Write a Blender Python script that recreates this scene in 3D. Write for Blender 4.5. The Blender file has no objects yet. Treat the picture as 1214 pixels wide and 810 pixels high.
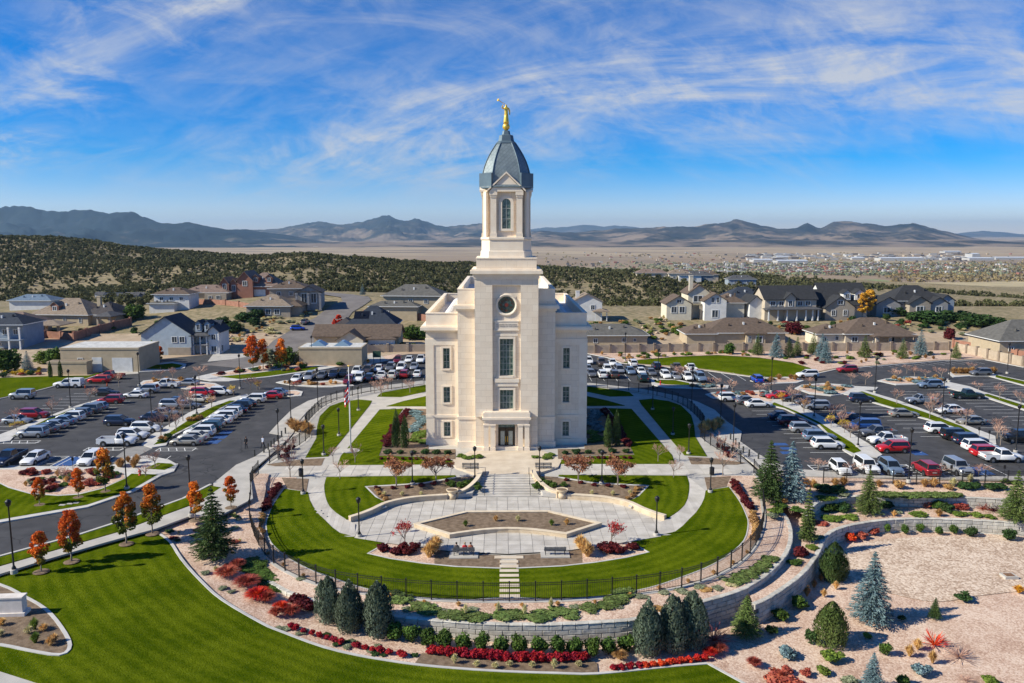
import bpy, bmesh, math, random
import numpy as np
from mathutils import Vector, Matrix, Euler, geometry
from mathutils import noise as mnoise
R = math.radians
scene = bpy.context.scene
COL = scene.collection
# ---------------------------------------------------------------- camera
F_PX, PITCH, YAW = 944.0, R(7.8), R(0.686)
CAM = Vector((-0.58, 0.0, 32.0))
cam = bpy.data.cameras.new('camera'); cam.sensor_width = 36.0
cam.lens = F_PX / 1214 * 36.0; cam.clip_start = 0.5; cam.clip_end = 60000
cam_o = bpy.data.objects.new('camera', cam); COL.objects.link(cam_o)
cam_o.location = CAM; cam_o.rotation_euler = (math.pi/2 - PITCH, 0, -YAW)
scene.camera = cam_o
# ---------------------------------------------------------------- sun and sky
SUN_AZ, SUN_EL = R(15.0), R(34.0)          # direction the light travels, from +X towards +Y
ldir = Vector((math.cos(SUN_AZ)*math.cos(SUN_EL), math.sin(SUN_AZ)*math.cos(SUN_EL), -math.sin(SUN_EL)))
sun = bpy.data.lights.new('sun', 'SUN'); sun.energy = 5.0; sun.angle = R(0.5); sun.color = (1.0, 0.945, 0.80)
sun_o = bpy.data.objects.new('sun', sun); COL.objects.link(sun_o); sun_o.location = (-80, -20, 90)
sun_o.rotation_euler = ldir.to_track_quat('-Z', 'Y').to_euler()
world = bpy.data.worlds.new('World'); scene.world = world; world.use_nodes = True
def build_world():
    nt = world.node_tree; N = nt.nodes; L = nt.links
    for n in list(N): N.remove(n)
    out = N.new('ShaderNodeOutputWorld'); bg = N.new('ShaderNodeBackground'); bg.inputs['Strength'].default_value = 0.07
    sky = N.new('ShaderNodeTexSky'); sky.sky_type = 'NISHITA'; sky.sun_disc = False
    sky.sun_elevation = SUN_EL; sky.sun_rotation = math.atan2(-ldir.x, -ldir.y); sky.altitude = 1800
    sky.air_density = 1.0; sky.dust_density = 0.0; sky.ozone_density = 4.0
    hs = N.new('ShaderNodeHueSaturation'); hs.inputs['Saturation'].default_value = 1.85; hs.inputs['Value'].default_value = 1.35
    L.new(sky.outputs[0], hs.inputs['Color'])
    tint = N.new('ShaderNodeMixRGB'); tint.blend_type = 'MULTIPLY'; tint.inputs[0].default_value = 1; tint.inputs[2].default_value = (.97, .83, 1.04, 1); L.new(hs.outputs[0], tint.inputs[1])
    tc = N.new('ShaderNodeTexCoord'); sep = N.new('ShaderNodeSeparateXYZ'); L.new(tc.outputs['Generated'], sep.inputs[0])
    def math_(op, a, b=None, clamp=False):
        m = N.new('ShaderNodeMath'); m.operation = op; m.use_clamp = clamp
        for i, v in enumerate((a, b)):
            if v is None: continue
            if isinstance(v, (int, float)): m.inputs[i].default_value = v
            else: L.new(v, m.inputs[i])
        return m.outputs[0]
    zc = math_('ADD', math_('MAXIMUM', sep.outputs[2], 0.0), 0.60)
    u = math_('DIVIDE', sep.outputs[0], zc); v = math_('DIVIDE', sep.outputs[1], zc)
    cmb = N.new('ShaderNodeCombineXYZ'); L.new(u, cmb.inputs[0]); L.new(v, cmb.inputs[1])
    def layer(rot, sx, sy, scale, det, dist, lo, hi, loc=(0, 0, 0), rough=.55):
        mp = N.new('ShaderNodeMapping'); mp.vector_type = 'TEXTURE'; mp.inputs['Rotation'].default_value = (0, 0, rot); mp.inputs['Scale'].default_value = (1/sx, 1/sy, 1); mp.inputs['Location'].default_value = loc
        L.new(cmb.outputs[0], mp.inputs[0])
        nz = N.new('ShaderNodeTexNoise'); nz.inputs['Scale'].default_value = scale; nz.inputs['Detail'].default_value = det
        nz.inputs['Distortion'].default_value = dist; nz.inputs['Roughness'].default_value = rough
        L.new(mp.outputs[0], nz.inputs['Vector'])
        mr = N.new('ShaderNodeMapRange'); mr.inputs['From Min'].default_value = lo; mr.inputs['From Max'].default_value = hi; mr.interpolation_type = 'SMOOTHSTEP'
        L.new(nz.outputs[0], mr.inputs[0]); return mr.outputs[0]
    def band(c0, wd, cw):                   # long cirrus band across the projected sky plane
        t = math_('ADD', math_('MULTIPLY', u, .402), math_('MULTIPLY', v, .916))
        t = math_('ADD', t, math_('MULTIPLY', math_('SUBTRACT', layer(.2, 1, 1, 2.2, 4, .4, 0, 1, CLOUD_LOC), .5), cw))
        t = math_('DIVIDE', math_('SUBTRACT', t, c0), wd); t = math_('MULTIPLY', t, t)
        return math_('POWER', 2.718, math_('MULTIPLY', t, -1.0))
    fib = layer(-0.30, 0.7, 2.2, 3.6, 12, 0.8, 0.36, 0.74, (3.1, 0, 0), .66)
    puff = layer(0.5, 1.0, 1.5, 9.0, 11, 0.5, 0.40, 0.70, (7.7, 2, 0), .64)
    wisp = layer(0.25, 0.7, 2.8, 3.4, 12, 1.2, 0.50, 0.78, (1.7, 5.2, 0), .66)
    c = math_('MULTIPLY', band(1.24, .175, .34), math_('ADD', math_('MULTIPLY', fib, .85), math_('ADD', math_('MULTIPLY', puff, .42), .10)))
    c2 = math_('MULTIPLY', band(.80, .11, .42), math_('ADD', math_('MULTIPLY', fib, .55), math_('MULTIPLY', puff, .65)))
    c = math_('ADD', math_('ADD', c, c2), math_('MULTIPLY', wisp, .26))
    c = math_('MINIMUM', c, 0.86)
    # thin out into blue right at the horizon
    hz = N.new('ShaderNodeMapRange'); hz.inputs['From Min'].default_value = 0.0; hz.inputs['From Max'].default_value = 0.10; hz.interpolation_type = 'SMOOTHSTEP'
    L.new(sep.outputs[2], hz.inputs[0])
    c = math_('MULTIPLY', c, hz.outputs[0])
    mix = N.new('ShaderNodeMixRGB'); L.new(c, mix.inputs[0]); L.new(tint.outputs[0], mix.inputs[1]); mix.inputs[2].default_value = (6.4, 6.6, 6.9, 1)
    L.new(mix.outputs[0], bg.inputs[0]); L.new(bg.outputs[0], out.inputs[0])
CLOUD_LOC = (0.35, 0.2, 0)
build_world()
vs = scene.view_settings; vs.view_transform = 'Standard'; vs.look = 'None'; vs.exposure = 0.5; vs.gamma = 1.0; vs.use_curve_mapping = False

# ---------------------------------------------------------------- helpers
rng = random.Random(7)
def sd(sx): return ', flagpole side' if sx > 0 else ', away from flagpole'
def ray(px, py):
    u = (px - 607) / F_PX; v = (405 - py) / F_PX
    d = (u, math.cos(PITCH) + v*math.sin(PITCH), -math.sin(PITCH) + v*math.cos(PITCH))
    c, s = math.cos(YAW), math.sin(YAW)
    return d[0]*c + d[1]*s, -d[0]*s + d[1]*c, d[2]
def G(px, py, z=0.0):
    """ground point seen at a photograph position, on a level or on a terrain function"""
    zf = z if callable(z) else (lambda x, y: z)
    d = ray(px, py); zz = zf(0.0, 100.0); x = y = 0
    for i in range(40):
        t = (zz - CAM.z) / min(d[2], -1e-4); x = CAM.x + d[0]*t; y = CAM.y + d[1]*t
        zz = .5*zz + .5*zf(x, y)
    return x, y, zf(x, y)
def interp(x, xs, ys):
    return float(np.interp(x, xs, ys))
def sstep(a, b, x):
    t = min(1.0, max(0.0, (x - a)/(b - a))); return t*t*(3 - 2*t)

def tag(o, label, cat, group=None):
    o['label'] = label; o['category'] = cat
    if group: o['group'] = group
    return o
def T(name, label, cat, loc=(0, 0, 0), rz=0.0, group=None, scale=1.0):
    o = bpy.data.objects.new(name, None); COL.objects.link(o); o.location = loc; o.rotation_euler = (0, 0, rz)
    o.empty_display_size = .3
    if scale != 1.0: o.scale = (scale, scale, scale)
    return tag(o, label, cat, group)
def setmat(o, m):
    if o.data.materials and o.data.materials[0] is m: return
    if not o.data.materials: o.data.materials.append(m); return
    s = o.material_slots[0]; s.link = 'OBJECT'; s.material = m
def obj(name, mesh, mat=None, parent=None, loc=None, rz=0, scale=None, kind=None):
    o = bpy.data.objects.new(name, mesh); COL.objects.link(o)
    if mat is not None: setmat(o, mat)
    if parent is not None: o.parent = parent
    if loc is not None: o.location = loc
    if rz: o.rotation_euler = (0, 0, rz)
    if scale is not None: o.scale = scale if isinstance(scale, (tuple, list)) else (scale,)*3
    if kind: o['kind'] = kind
    return o
class MB:
    def __init__(s): s.v = []; s.f = []
    def add(s, vs, fs):
        b = len(s.v); s.v += [tuple(p) for p in vs]; s.f += [tuple(b+i for i in f) for f in fs]; return s
    def box(s, x0, x1, y0, y1, z0, z1):
        return s.add([(x0,y0,z0),(x1,y0,z0),(x1,y1,z0),(x0,y1,z0),(x0,y0,z1),(x1,y0,z1),(x1,y1,z1),(x0,y1,z1)],
              [(0,3,2,1),(4,5,6,7),(0,1,5,4),(1,2,6,5),(2,3,7,6),(3,0,4,7)])
    def frus(s, a, b, z0, z1):
        (x0,x1,y0,y1), (X0,X1,Y0,Y1) = a, b
        return s.add([(x0,y0,z0),(x1,y0,z0),(x1,y1,z0),(x0,y1,z0),(X0,Y0,z1),(X1,Y0,z1),(X1,Y1,z1),(X0,Y1,z1)],
              [(0,3,2,1),(4,5,6,7),(0,1,5,4),(1,2,6,5),(2,3,7,6),(3,0,4,7)])
    def prism(s, poly, z0, z1):
        n = len(poly)
        return s.add([(x,y,z0) for x,y in poly]+[(x,y,z1) for x,y in poly],
              [tuple(range(n-1,-1,-1)), tuple(range(n,2*n))]+[(i,(i+1)%n,n+(i+1)%n,n+i) for i in range(n)])
    def loft(s, rings, cap=True):
        n = len(rings[0]); vs = [p for r in rings for p in r]; fs = []
        for k in range(len(rings)-1):
            for i in range(n): fs.append((k*n+i, k*n+(i+1)%n, (k+1)*n+(i+1)%n, (k+1)*n+i))
        if cap: fs.append(tuple(range(n-1,-1,-1))); fs.append(tuple(range((len(rings)-1)*n, len(rings)*n)))
        return s.add(vs, fs)
    def lathe(s, prof, n=16, c=(0,0,0), ph=0.0):
        return s.loft([[(c[0]+r*math.cos(ph+2*math.pi*i/n), c[1]+r*math.sin(ph+2*math.pi*i/n), c[2]+z) for i in range(n)] for r, z in prof])
    def tube(s, p0, p1, r0, r1=None, n=6):
        r1 = r0 if r1 is None else r1
        p0 = Vector(p0); p1 = Vector(p1); d = (p1-p0)
        if d.length < 1e-6: return s
        d.normalize(); a = d.orthogonal().normalized(); b = d.cross(a)
        ring = lambda p, r: [p + (a*math.cos(2*math.pi*i/n) + b*math.sin(2*math.pi*i/n))*r for i in range(n)]
        return s.loft([ring(p0, r0), ring(p1, r1)])
    def path(s, pts, rs, n=6):
        for i in range(len(pts)-1): s.tube(pts[i], pts[i+1], rs[i], rs[i+1], n)
        return s
    def mesh(s, name, mat=None, smooth=False):
        m = bpy.data.meshes.new(name); m.from_pydata(s.v, [], s.f); m.update()
        if smooth: m.shade_smooth()
        if mat: m.materials.append(mat)
        return m
    def build(s, name, mat, parent=None, smooth=False, kind=None, loc=None, rz=0):
        return obj(name, s.mesh(name, mat, smooth), None, parent, loc, rz, None, kind)
def bevel_mesh(m, w=.02, seg=1):
    bm = bmesh.new(); bm.from_mesh(m)
    bmesh.ops.bevel(bm, geom=bm.edges[:], offset=w, segments=seg, affect='EDGES', profile=.7)
    bm.to_mesh(m); bm.free(); m.update(); return m

# ---------------------------------------------------------------- materials
MATS = {}
def mat(name, c1, c2=None, scale=1.0, rough=.8, det=6, bump=0.0, bscale=None, spec=.3, metal=0.0, world=True, island=0.0, c3=None, lo=.35, hi=.65, trans=0.0, objrand=0.0, coat=0.0):
    """noise mix c1-c2 (-c3 large patches); island: random value per loose piece; objrand: random value per object"""
    if name in MATS: return MATS[name]
    m = bpy.data.materials.new(name); m.use_nodes = True; nt = m.node_tree; N = nt.nodes; L = nt.links
    bs = N['Principled BSDF']; bs.inputs['Roughness'].default_value = rough; bs.inputs['Metallic'].default_value = metal
    bs.inputs['Specular IOR Level'].default_value = spec
    if coat: bs.inputs['Coat Weight'].default_value = coat; bs.inputs['Coat Roughness'].default_value = .05
    geo = N.new('ShaderNodeNewGeometry'); tc = N.new('ShaderNodeTexCoord')
    vec = geo.outputs['Position'] if world else tc.outputs['Object']
    col = None
    def noise_(sc, d=det):
        nz = N.new('ShaderNodeTexNoise'); nz.inputs['Scale'].default_value = sc; nz.inputs['Detail'].default_value = d
        L.new(vec, nz.inputs['Vector']); return nz.outputs[0]
    if c2 is None:
        rgb = N.new('ShaderNodeRGB'); rgb.outputs[0].default_value = (*c1, 1); col = rgb.outputs[0]
    else:
        r = N.new('ShaderNodeValToRGB'); r.color_ramp.elements[0].position = lo; r.color_ramp.elements[1].position = hi
        r.color_ramp.elements[0].color = (*c1, 1); r.color_ramp.elements[1].color = (*c2, 1)
        L.new(noise_(scale), r.inputs[0]); col = r.outputs[0]
        if c3 is not None:
            mr = N.new('ShaderNodeMapRange'); mr.inputs[1].default_value = .45; mr.inputs[2].default_value = .65
            L.new(noise_(scale*.13, 4), mr.inputs[0])
            mx = N.new('ShaderNodeMixRGB'); L.new(mr.outputs[0], mx.inputs[0]); L.new(col, mx.inputs[1]); mx.inputs[2].default_value = (*c3, 1); col = mx.outputs[0]
    for amt, src in ((island, geo.outputs['Random Per Island']), (objrand, None)):
        if not amt: continue
        if src is None:
            oi = N.new('ShaderNodeObjectInfo'); src = oi.outputs['Random']
        hs = N.new('ShaderNodeHueSaturation'); mr = N.new('ShaderNodeMapRange'); mr.inputs[3].default_value = 1-amt; mr.inputs[4].default_value = 1+amt
        L.new(src, mr.inputs[0]); L.new(mr.outputs[0], hs.inputs['Value'])
        mh = N.new('ShaderNodeMapRange'); mh.inputs[3].default_value = .5-amt*.03; mh.inputs[4].default_value = .5+amt*.03
        L.new(src, mh.inputs[0]); L.new(mh.outputs[0], hs.inputs['Hue'])
        L.new(col, hs.inputs['Color']); col = hs.outputs[0]
    L.new(col, bs.inputs['Base Color'])
    if bump:
        b = N.new('ShaderNodeBump'); b.inputs['Strength'].default_value = bump; b.inputs['Distance'].default_value = .05
        L.new(noise_(bscale or scale*4), b.inputs['Height']); L.new(b.outputs[0], bs.inputs['Normal'])
    if trans:
        tr = N.new('ShaderNodeBsdfTranslucent'); L.new(col, tr.inputs['Color'])
        ms = N.new('ShaderNodeMixShader'); ms.inputs[0].default_value = trans
        L.new(bs.outputs[0], ms.inputs[1]); L.new(tr.outputs[0], ms.inputs[2]); L.new(ms.outputs[0], N['Material Output'].inputs['Surface'])
    MATS[name] = m; return m

# ---------------------------------------------------------------- ground levels
def clamp(a, b, x): return max(a, min(b, x))
def Zt(x, y):                       # garden terrace round the temple
    return interp(y, [60, 68, 84, 110], [-1.65, -1.5, -1.3, 0.0])
def Zf(x, y):                       # front slope, lawn and gravel basin below the terrace wall
    zx = interp(x, [-75, -48, -33, -25, -12, 0, 15, 25], [0, -.2, -.5, -1.3, -2.6, -3.1, -3.75, -3.9])
    if x < -12: zx *= clamp(0, 1, (98 - y)/22)
    if x > 15:
        zb = -3.5 - clamp(-1, 2.2, (91 - y)/31)*.7
        t = clamp(0, 1, (x - 15)/8); zx = zx*(1-t) + zb*t
    return zx
def Zb(x, y):                       # bed between the lot and the upper tier wall
    return interp(y, [95, 101], [-.7, 0.0])
def Zlot(x, y): return 0.0
RPX = [-300, 0, 100, 200, 300, 370, 450, 550, 700, 760, 850, 930, 1000, 1100, 1214, 1500]
RAZ = [(p-596)/944. for p in RPX]
RZ = [32, 26.7, 20, 13.4, 8.5, 13, 10, 4.2, -2, -.3, -3.7, -5, -5.6, -8, -11, -16]
RD = [800, 800, 800, 780, 700, 620, 600, 600, 600, 600, 600, 550, 520, 500, 480, 480]
MZ = [-3, -3, -2, 1, 4, 4, 2, -2, -9, -10, -12, -14, -15, -16, -17, -20]
def Hn(x, y):                       # neighbourhood
    l = interp(x, [-190, -130, -85], [2.5, 5.0, 9.0])*sstep(205, 300, y); r = 4.5*sstep(216, 262, y); t = sstep(-15, 15, x)
    return l*(1-t) + r*t
def H(x, y):
    if y < 60: return -5.2
    az = x/y; d = y
    zr = interp(az, RAZ, RZ); rd = interp(az, RAZ, RD); zm = interp(az, RAZ, MZ)
    if d < 290: return Hn(x, y)
    a = Hn(x, 290)
    if d < 430: t = sstep(290, 430, d); z = a*(1-t) + zm*t
    elif d < rd: t = sstep(430, rd, d); z = zm*(1-t) + zr*t
    else: t = sstep(rd, 1700, d); z = zr*(1-t) - 90*t
    nz = mnoise.noise(Vector((x*.008, y*.008, 0)))*5 + mnoise.noise(Vector((x*.025, y*.025, 3)))*1.6
    return z + nz*sstep(330, 480, d)*(1-sstep(1300, 1700, d))
# ================================================================ TERRAIN
def np_mesh(name, V, Fq):
    m = bpy.data.meshes.new(name); m.from_pydata([tuple(p) for p in V], [], [tuple(f) for f in Fq]); m.update(); return m
def far_material():
    m = bpy.data.materials.new('desert_ground'); m.use_nodes = True; nt = m.node_tree; N = nt.nodes; L = nt.links
    bs = N['Principled BSDF']; bs.inputs['Roughness'].default_value = .95; bs.inputs['Specular IOR Level'].default_value = .1
    geo = N.new('ShaderNodeNewGeometry')
    def nz(sc, det=5, sx=1, sy=1):
        mp = N.new('ShaderNodeMapping'); mp.inputs['Scale'].default_value = (sx, sy, 0); L.new(geo.outputs['Position'], mp.inputs[0])
        n = N.new('ShaderNodeTexNoise'); n.inputs['Scale'].default_value = sc; n.inputs['Detail'].default_value = det; L.new(mp.outputs[0], n.inputs['Vector']); return n.outputs[0]
    def ramp(src, els):
        r = N.new('ShaderNodeValToRGB'); e = r.color_ramp.elements
        while len(e) < len(els): e.new(.5)
        for i, (p, c) in enumerate(els): e[i].position = p; e[i].color = (*c, 1)
        L.new(src, r.inputs[0]); return r.outputs[0]
    def mix(f, a, b):
        x = N.new('ShaderNodeMixRGB'); L.new(f, x.inputs[0]); L.new(a, x.inputs[1]); L.new(b, x.inputs[2]); return x.outputs[0]
    near = ramp(nz(.06, 9), [(.3, (.24, .185, .105)), (.5, (.33, .26, .165)), (.7, (.21, .175, .09))])
    near = mix(ramp(nz(.5, 6), [(.42, (0, 0, 0)), (.58, (.85, .85, .85))]), near, ramp(nz(1.1, 4), [(.3, (.10, .095, .05)), (.7, (.23, .19, .10))]))
    # farmed fields of the valley: long cells with their own crop colours
    mp = N.new('ShaderNodeMapping'); mp.inputs['Scale'].default_value = (1/520., 1/900., 0); mp.inputs['Rotation'].default_value = (0, 0, .12); L.new(geo.outputs['Position'], mp.inputs[0])
    vo = N.new('ShaderNodeTexVoronoi'); vo.distance = 'CHEBYCHEV'; vo.inputs['Scale'].default_value = 1; vo.inputs['Randomness'].default_value = .8; L.new(mp.outputs[0], vo.inputs['Vector'])
    sp = N.new('ShaderNodeSeparateColor'); L.new(vo.outputs['Color'], sp.inputs[0])
    fld = ramp(sp.outputs[0], [(.0, (.36, .28, .17)), (.22, (.30, .215, .14)), (.4, (.235, .18, .125)), (.56, (.33, .27, .15)), (.68, (.20, .225, .09)), (.78, (.38, .30, .20)), (.9, (.25, .19, .13))])
    fld = mix(ramp(nz(.012, 7), [(.42, (0, 0, 0)), (.6, (.7, .7, .7))]), fld, ramp(nz(.004, 6), [(.35, (.20, .155, .11)), (.65, (.33, .25, .17))]))
    plain = ramp(nz(.0011, 8, 1, 3.2), [(.33, (.19, .15, .11)), (.46, (.34, .255, .17)), (.56, (.43, .335, .215)), (.68, (.245, .18, .13))])
    sepx = N.new('ShaderNodeSeparateXYZ'); L.new(geo.outputs['Position'], sepx.inputs[0])
    def mr(a, b):
        r = N.new('ShaderNodeMapRange'); r.interpolation_type = 'SMOOTHSTEP'; r.inputs[1].default_value = a; r.inputs[2].default_value = b; L.new(sepx.outputs[1], r.inputs[0]); return r.outputs[0]
    col = mix(mr(900, 1500), near, fld); col = mix(mr(3200, 5000), col, plain)
    L.new(col, bs.inputs['Base Color']); return m
M_GROUND = far_material()
def terrain():
    ds = np.concatenate([np.arange(0, 230, 15), np.arange(230, 900, 7), np.geomspace(900, 2000, 50), np.geomspace(2060, 60000, 40)])
    az = np.concatenate([np.linspace(-40, -1.05, 12), np.linspace(-1.0, 1.0, 230), np.linspace(1.05, 40, 12)])
    V = []; Fq = []; n = len(az)
    for d in ds:
        yy = d - 20
        for a in az:
            x = a*max(yy, 60)
            x = clamp(-45000, 45000, x)
            inside = -270 < x < 270 and yy < 226
            z = -8.0 if inside else H(x, max(yy, 61)) - (.15 if yy > 200 else .4)
            V.append((x, yy, z))
    for j in range(len(ds)-1):
        for i in range(n-1): Fq.append((j*n+i, j*n+i+1, (j+1)*n+i+1, (j+1)*n+i))
    b = len(V); V += [(-60000, -20, -8.2), (60000, -20, -8.2), (60000, -3000, -8.2), (-60000, -3000, -8.2)]; Fq.append((b, b+3, b+2, b+1))
    m = np_mesh('ground', V, Fq); m.shade_smooth(); o = obj('ground', m, M_GROUND, kind='structure'); return o
terrain()

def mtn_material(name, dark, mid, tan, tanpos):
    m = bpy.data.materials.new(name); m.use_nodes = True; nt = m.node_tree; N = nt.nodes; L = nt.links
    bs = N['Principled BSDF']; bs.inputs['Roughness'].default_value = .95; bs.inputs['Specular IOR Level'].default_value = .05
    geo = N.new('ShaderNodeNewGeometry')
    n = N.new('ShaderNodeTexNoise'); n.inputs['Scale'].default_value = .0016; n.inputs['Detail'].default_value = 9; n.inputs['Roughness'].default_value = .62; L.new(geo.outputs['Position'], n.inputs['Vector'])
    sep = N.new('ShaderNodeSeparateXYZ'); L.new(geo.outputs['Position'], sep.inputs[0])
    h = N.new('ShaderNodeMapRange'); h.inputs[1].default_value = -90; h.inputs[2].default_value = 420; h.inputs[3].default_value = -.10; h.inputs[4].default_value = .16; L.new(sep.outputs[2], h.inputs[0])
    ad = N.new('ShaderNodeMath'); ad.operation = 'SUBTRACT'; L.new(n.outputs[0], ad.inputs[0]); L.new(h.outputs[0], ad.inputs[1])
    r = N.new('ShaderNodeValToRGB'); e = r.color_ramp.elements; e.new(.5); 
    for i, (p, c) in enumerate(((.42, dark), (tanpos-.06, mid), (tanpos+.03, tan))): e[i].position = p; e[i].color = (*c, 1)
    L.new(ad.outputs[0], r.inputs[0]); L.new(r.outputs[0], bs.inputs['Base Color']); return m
def mountain(name, prof, dist, depth, seed, mtl, rough=.3, base=-92, n_az=420, n_d=64):
    """a range whose skyline follows prof (photograph x, y) at its distance; ridged relief on the slopes"""
    px = [p[0] for p in prof]; py = [p[1] for p in prof]
    V = []; Fq = []; xs = np.linspace(px[0], px[-1], n_az)
    for j in range(n_d):
        t = j/(n_d-1)                          # 0 foot .. 1 behind the crest
        for i, X in enumerate(xs):
            y = interp(X, px, py); ex = math.atan((405-y)/F_PX) - PITCH
            az = (X-596)/944.
            hr = CAM.z + dist*math.tan(ex) - base
            d = dist - depth*.72 + depth*t
            wx, wy = az*d, d
            s = (t/.72) if t < .72 else 1 - (t-.72)/.28*.75
            s = clamp(0, 1, s)
            prof_s = s**1.25
            rn = 1 - abs(mnoise.fractal(Vector((wx*.00055+seed, wy*.00055, seed)), .8, 2.1, 6))*1.9
            r2 = mnoise.fractal(Vector((wx*.0016, wy*.0016+seed, 5)), .8, 2.1, 5)
            env = math.sin(min(1, s)*math.pi)**.8 if s < 1 else 0
            edge = sstep(0, .05, i/n_az)*sstep(0, .05, 1-i/n_az)
            hgt = hr*prof_s + hr*env*rough*(rn-.55) + r2*hr*.22*(1 if s > .15 else s/.15)
            V.append((wx, wy, base + max(-8, hgt*edge)))
    for j in range(n_d-1):
        for i in range(n_az-1): Fq.append((j*n_az+i, j*n_az+i+1, (j+1)*n_az+i+1, (j+1)*n_az+i))
    m = np_mesh(name, V, Fq); m.shade_smooth()
    o = obj(name, m, mtl, kind='structure'); return o
MT1 = mtn_material('mountain_cloud_shaded', (.012, .024, .034), (.026, .038, .046), (.13, .11, .09), .69)  # bluish forest tone, made darker to paint in the cloud shadow over this range
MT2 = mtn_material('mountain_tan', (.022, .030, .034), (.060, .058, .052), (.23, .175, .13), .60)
MT3 = mtn_material('mountain_far', (.05, .055, .05), (.07, .07, .06), (.14, .12, .1), .62)
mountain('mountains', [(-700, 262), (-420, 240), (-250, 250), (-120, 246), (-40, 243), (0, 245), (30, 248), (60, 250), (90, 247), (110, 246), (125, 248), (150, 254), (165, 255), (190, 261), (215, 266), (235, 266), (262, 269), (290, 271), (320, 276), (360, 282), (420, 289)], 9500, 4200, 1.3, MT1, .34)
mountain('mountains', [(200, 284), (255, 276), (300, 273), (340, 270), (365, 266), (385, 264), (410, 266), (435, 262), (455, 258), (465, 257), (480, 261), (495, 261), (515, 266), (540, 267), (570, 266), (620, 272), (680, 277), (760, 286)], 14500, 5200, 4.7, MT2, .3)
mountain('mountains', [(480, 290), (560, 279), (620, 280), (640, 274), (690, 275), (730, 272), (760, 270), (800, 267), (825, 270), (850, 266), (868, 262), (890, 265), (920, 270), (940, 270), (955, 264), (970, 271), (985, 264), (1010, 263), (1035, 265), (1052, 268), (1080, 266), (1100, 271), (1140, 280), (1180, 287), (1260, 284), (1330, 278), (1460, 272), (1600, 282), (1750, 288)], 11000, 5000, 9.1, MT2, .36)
mountain('mountains', [(560, 281), (640, 270), (690, 267), (740, 268), (790, 273), (950, 281), (1100, 281), (1140, 276), (1165, 274), (1214, 278), (1300, 270), (1500, 266), (1800, 280)], 24000, 5000, 3.3, MT3, .2, n_az=200, n_d=40)
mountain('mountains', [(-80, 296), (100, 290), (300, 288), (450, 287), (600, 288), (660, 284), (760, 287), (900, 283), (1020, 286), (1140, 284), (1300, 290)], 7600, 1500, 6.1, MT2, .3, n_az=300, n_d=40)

# ================================================================ SITE SHEETS
def inpoly(x, y, P):
    c = False; n = len(P); j = n-1
    for i in range(n):
        xi, yi = P[i]; xj, yj = P[j]
        if (yi > y) != (yj > y) and x < (xj-xi)*(y-yi)/(yj-yi) + xi: c = not c
        j = i
    return c
def smooth_closed(P, k=4, closed=True):
    """Catmull-Rom through the traced points"""
    n = len(P); out = []
    rngi = range(n) if closed else range(n-1)
    for i in rngi:
        p0, p1, p2, p3 = (P[(i-1) % n], P[i], P[(i+1) % n], P[(i+2) % n]) if closed else (P[max(i-1, 0)], P[i], P[i+1], P[min(i+2, n-1)])
        for s in range(k):
            t = s/k
            out.append(tuple(.5*((2*p1[a]) + (-p0[a]+p2[a])*t + (2*p0[a]-5*p1[a]+4*p2[a]-p3[a])*t*t + (-p0[a]+3*p1[a]-3*p2[a]+p3[a])*t**3) for a in (0, 1)))
    if not closed: out.append(tuple(P[-1]))
    return out
def patch(name, P, zf, m, off=0.0, holes=(), step=3.0, skirt=0.0, parent=None, kind='structure', z_const=None):
    zf_ = (lambda x, y: z_const) if z_const is not None else zf
    vs = [Vector(p) for p in P]; n = len(vs); edges = [(i, (i+1) % n) for i in range(n)]
    for h in holes:
        b = len(vs); vs += [Vector(p) for p in h]; k = len(h); edges += [(b+i, b+(i+1) % k) for i in range(k)]
    xs = [p[0] for p in P]; ys = [p[1] for p in P]
    if step:
        x = min(xs)+step*.5
        while x < max(xs):
            y = min(ys)+step*.5
            while y < max(ys):
                if inpoly(x, y, P): vs.append(Vector((x, y)))
                y += step
            x += step
    r = geometry.delaunay_2d_cdt(vs, edges, [list(range(n))], 1, 1e-4)
    cv, ce, cf = r[0], r[1], r[2]
    F = []
    for f in cf:
        cx = sum(cv[i].x for i in f)/len(f); cy = sum(cv[i].y for i in f)/len(f)
        if any(inpoly(cx, cy, h) for h in holes) or not inpoly(cx, cy, P): continue
        a, b, c = cv[f[0]], cv[f[1]], cv[f[2]]
        if (b-a).cross(c-a) < 0: f = f[::-1]
        F.append(tuple(f))
    V = [(p.x, p.y, zf_(p.x, p.y)+off) for p in cv]
    if skirt:
        cnt = {}
        for f in F:
            for i in range(len(f)):
                e = (f[i], f[(i+1) % len(f)]); cnt[tuple(sorted(e))] = None if tuple(sorted(e)) in cnt else e
        low = {}
        for e in [e for e in cnt.values() if e]:
            for i in e:
                if i not in low: low[i] = len(V); V.append((V[i][0], V[i][1], V[i][2]-skirt))
            F.append((e[1], e[0], low[e[0]], low[e[1]]))
    me = bpy.data.meshes.new(name); me.from_pydata(V, [], F); me.update()
    return obj(name, me, m, parent, kind=kind if parent is None else None)
def gp(pts, zf=Zlot): return [G(x, y, zf)[:2] for x, y in pts]
def mir(P): return [(-x, y) for x, y in P][::-1]
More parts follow.
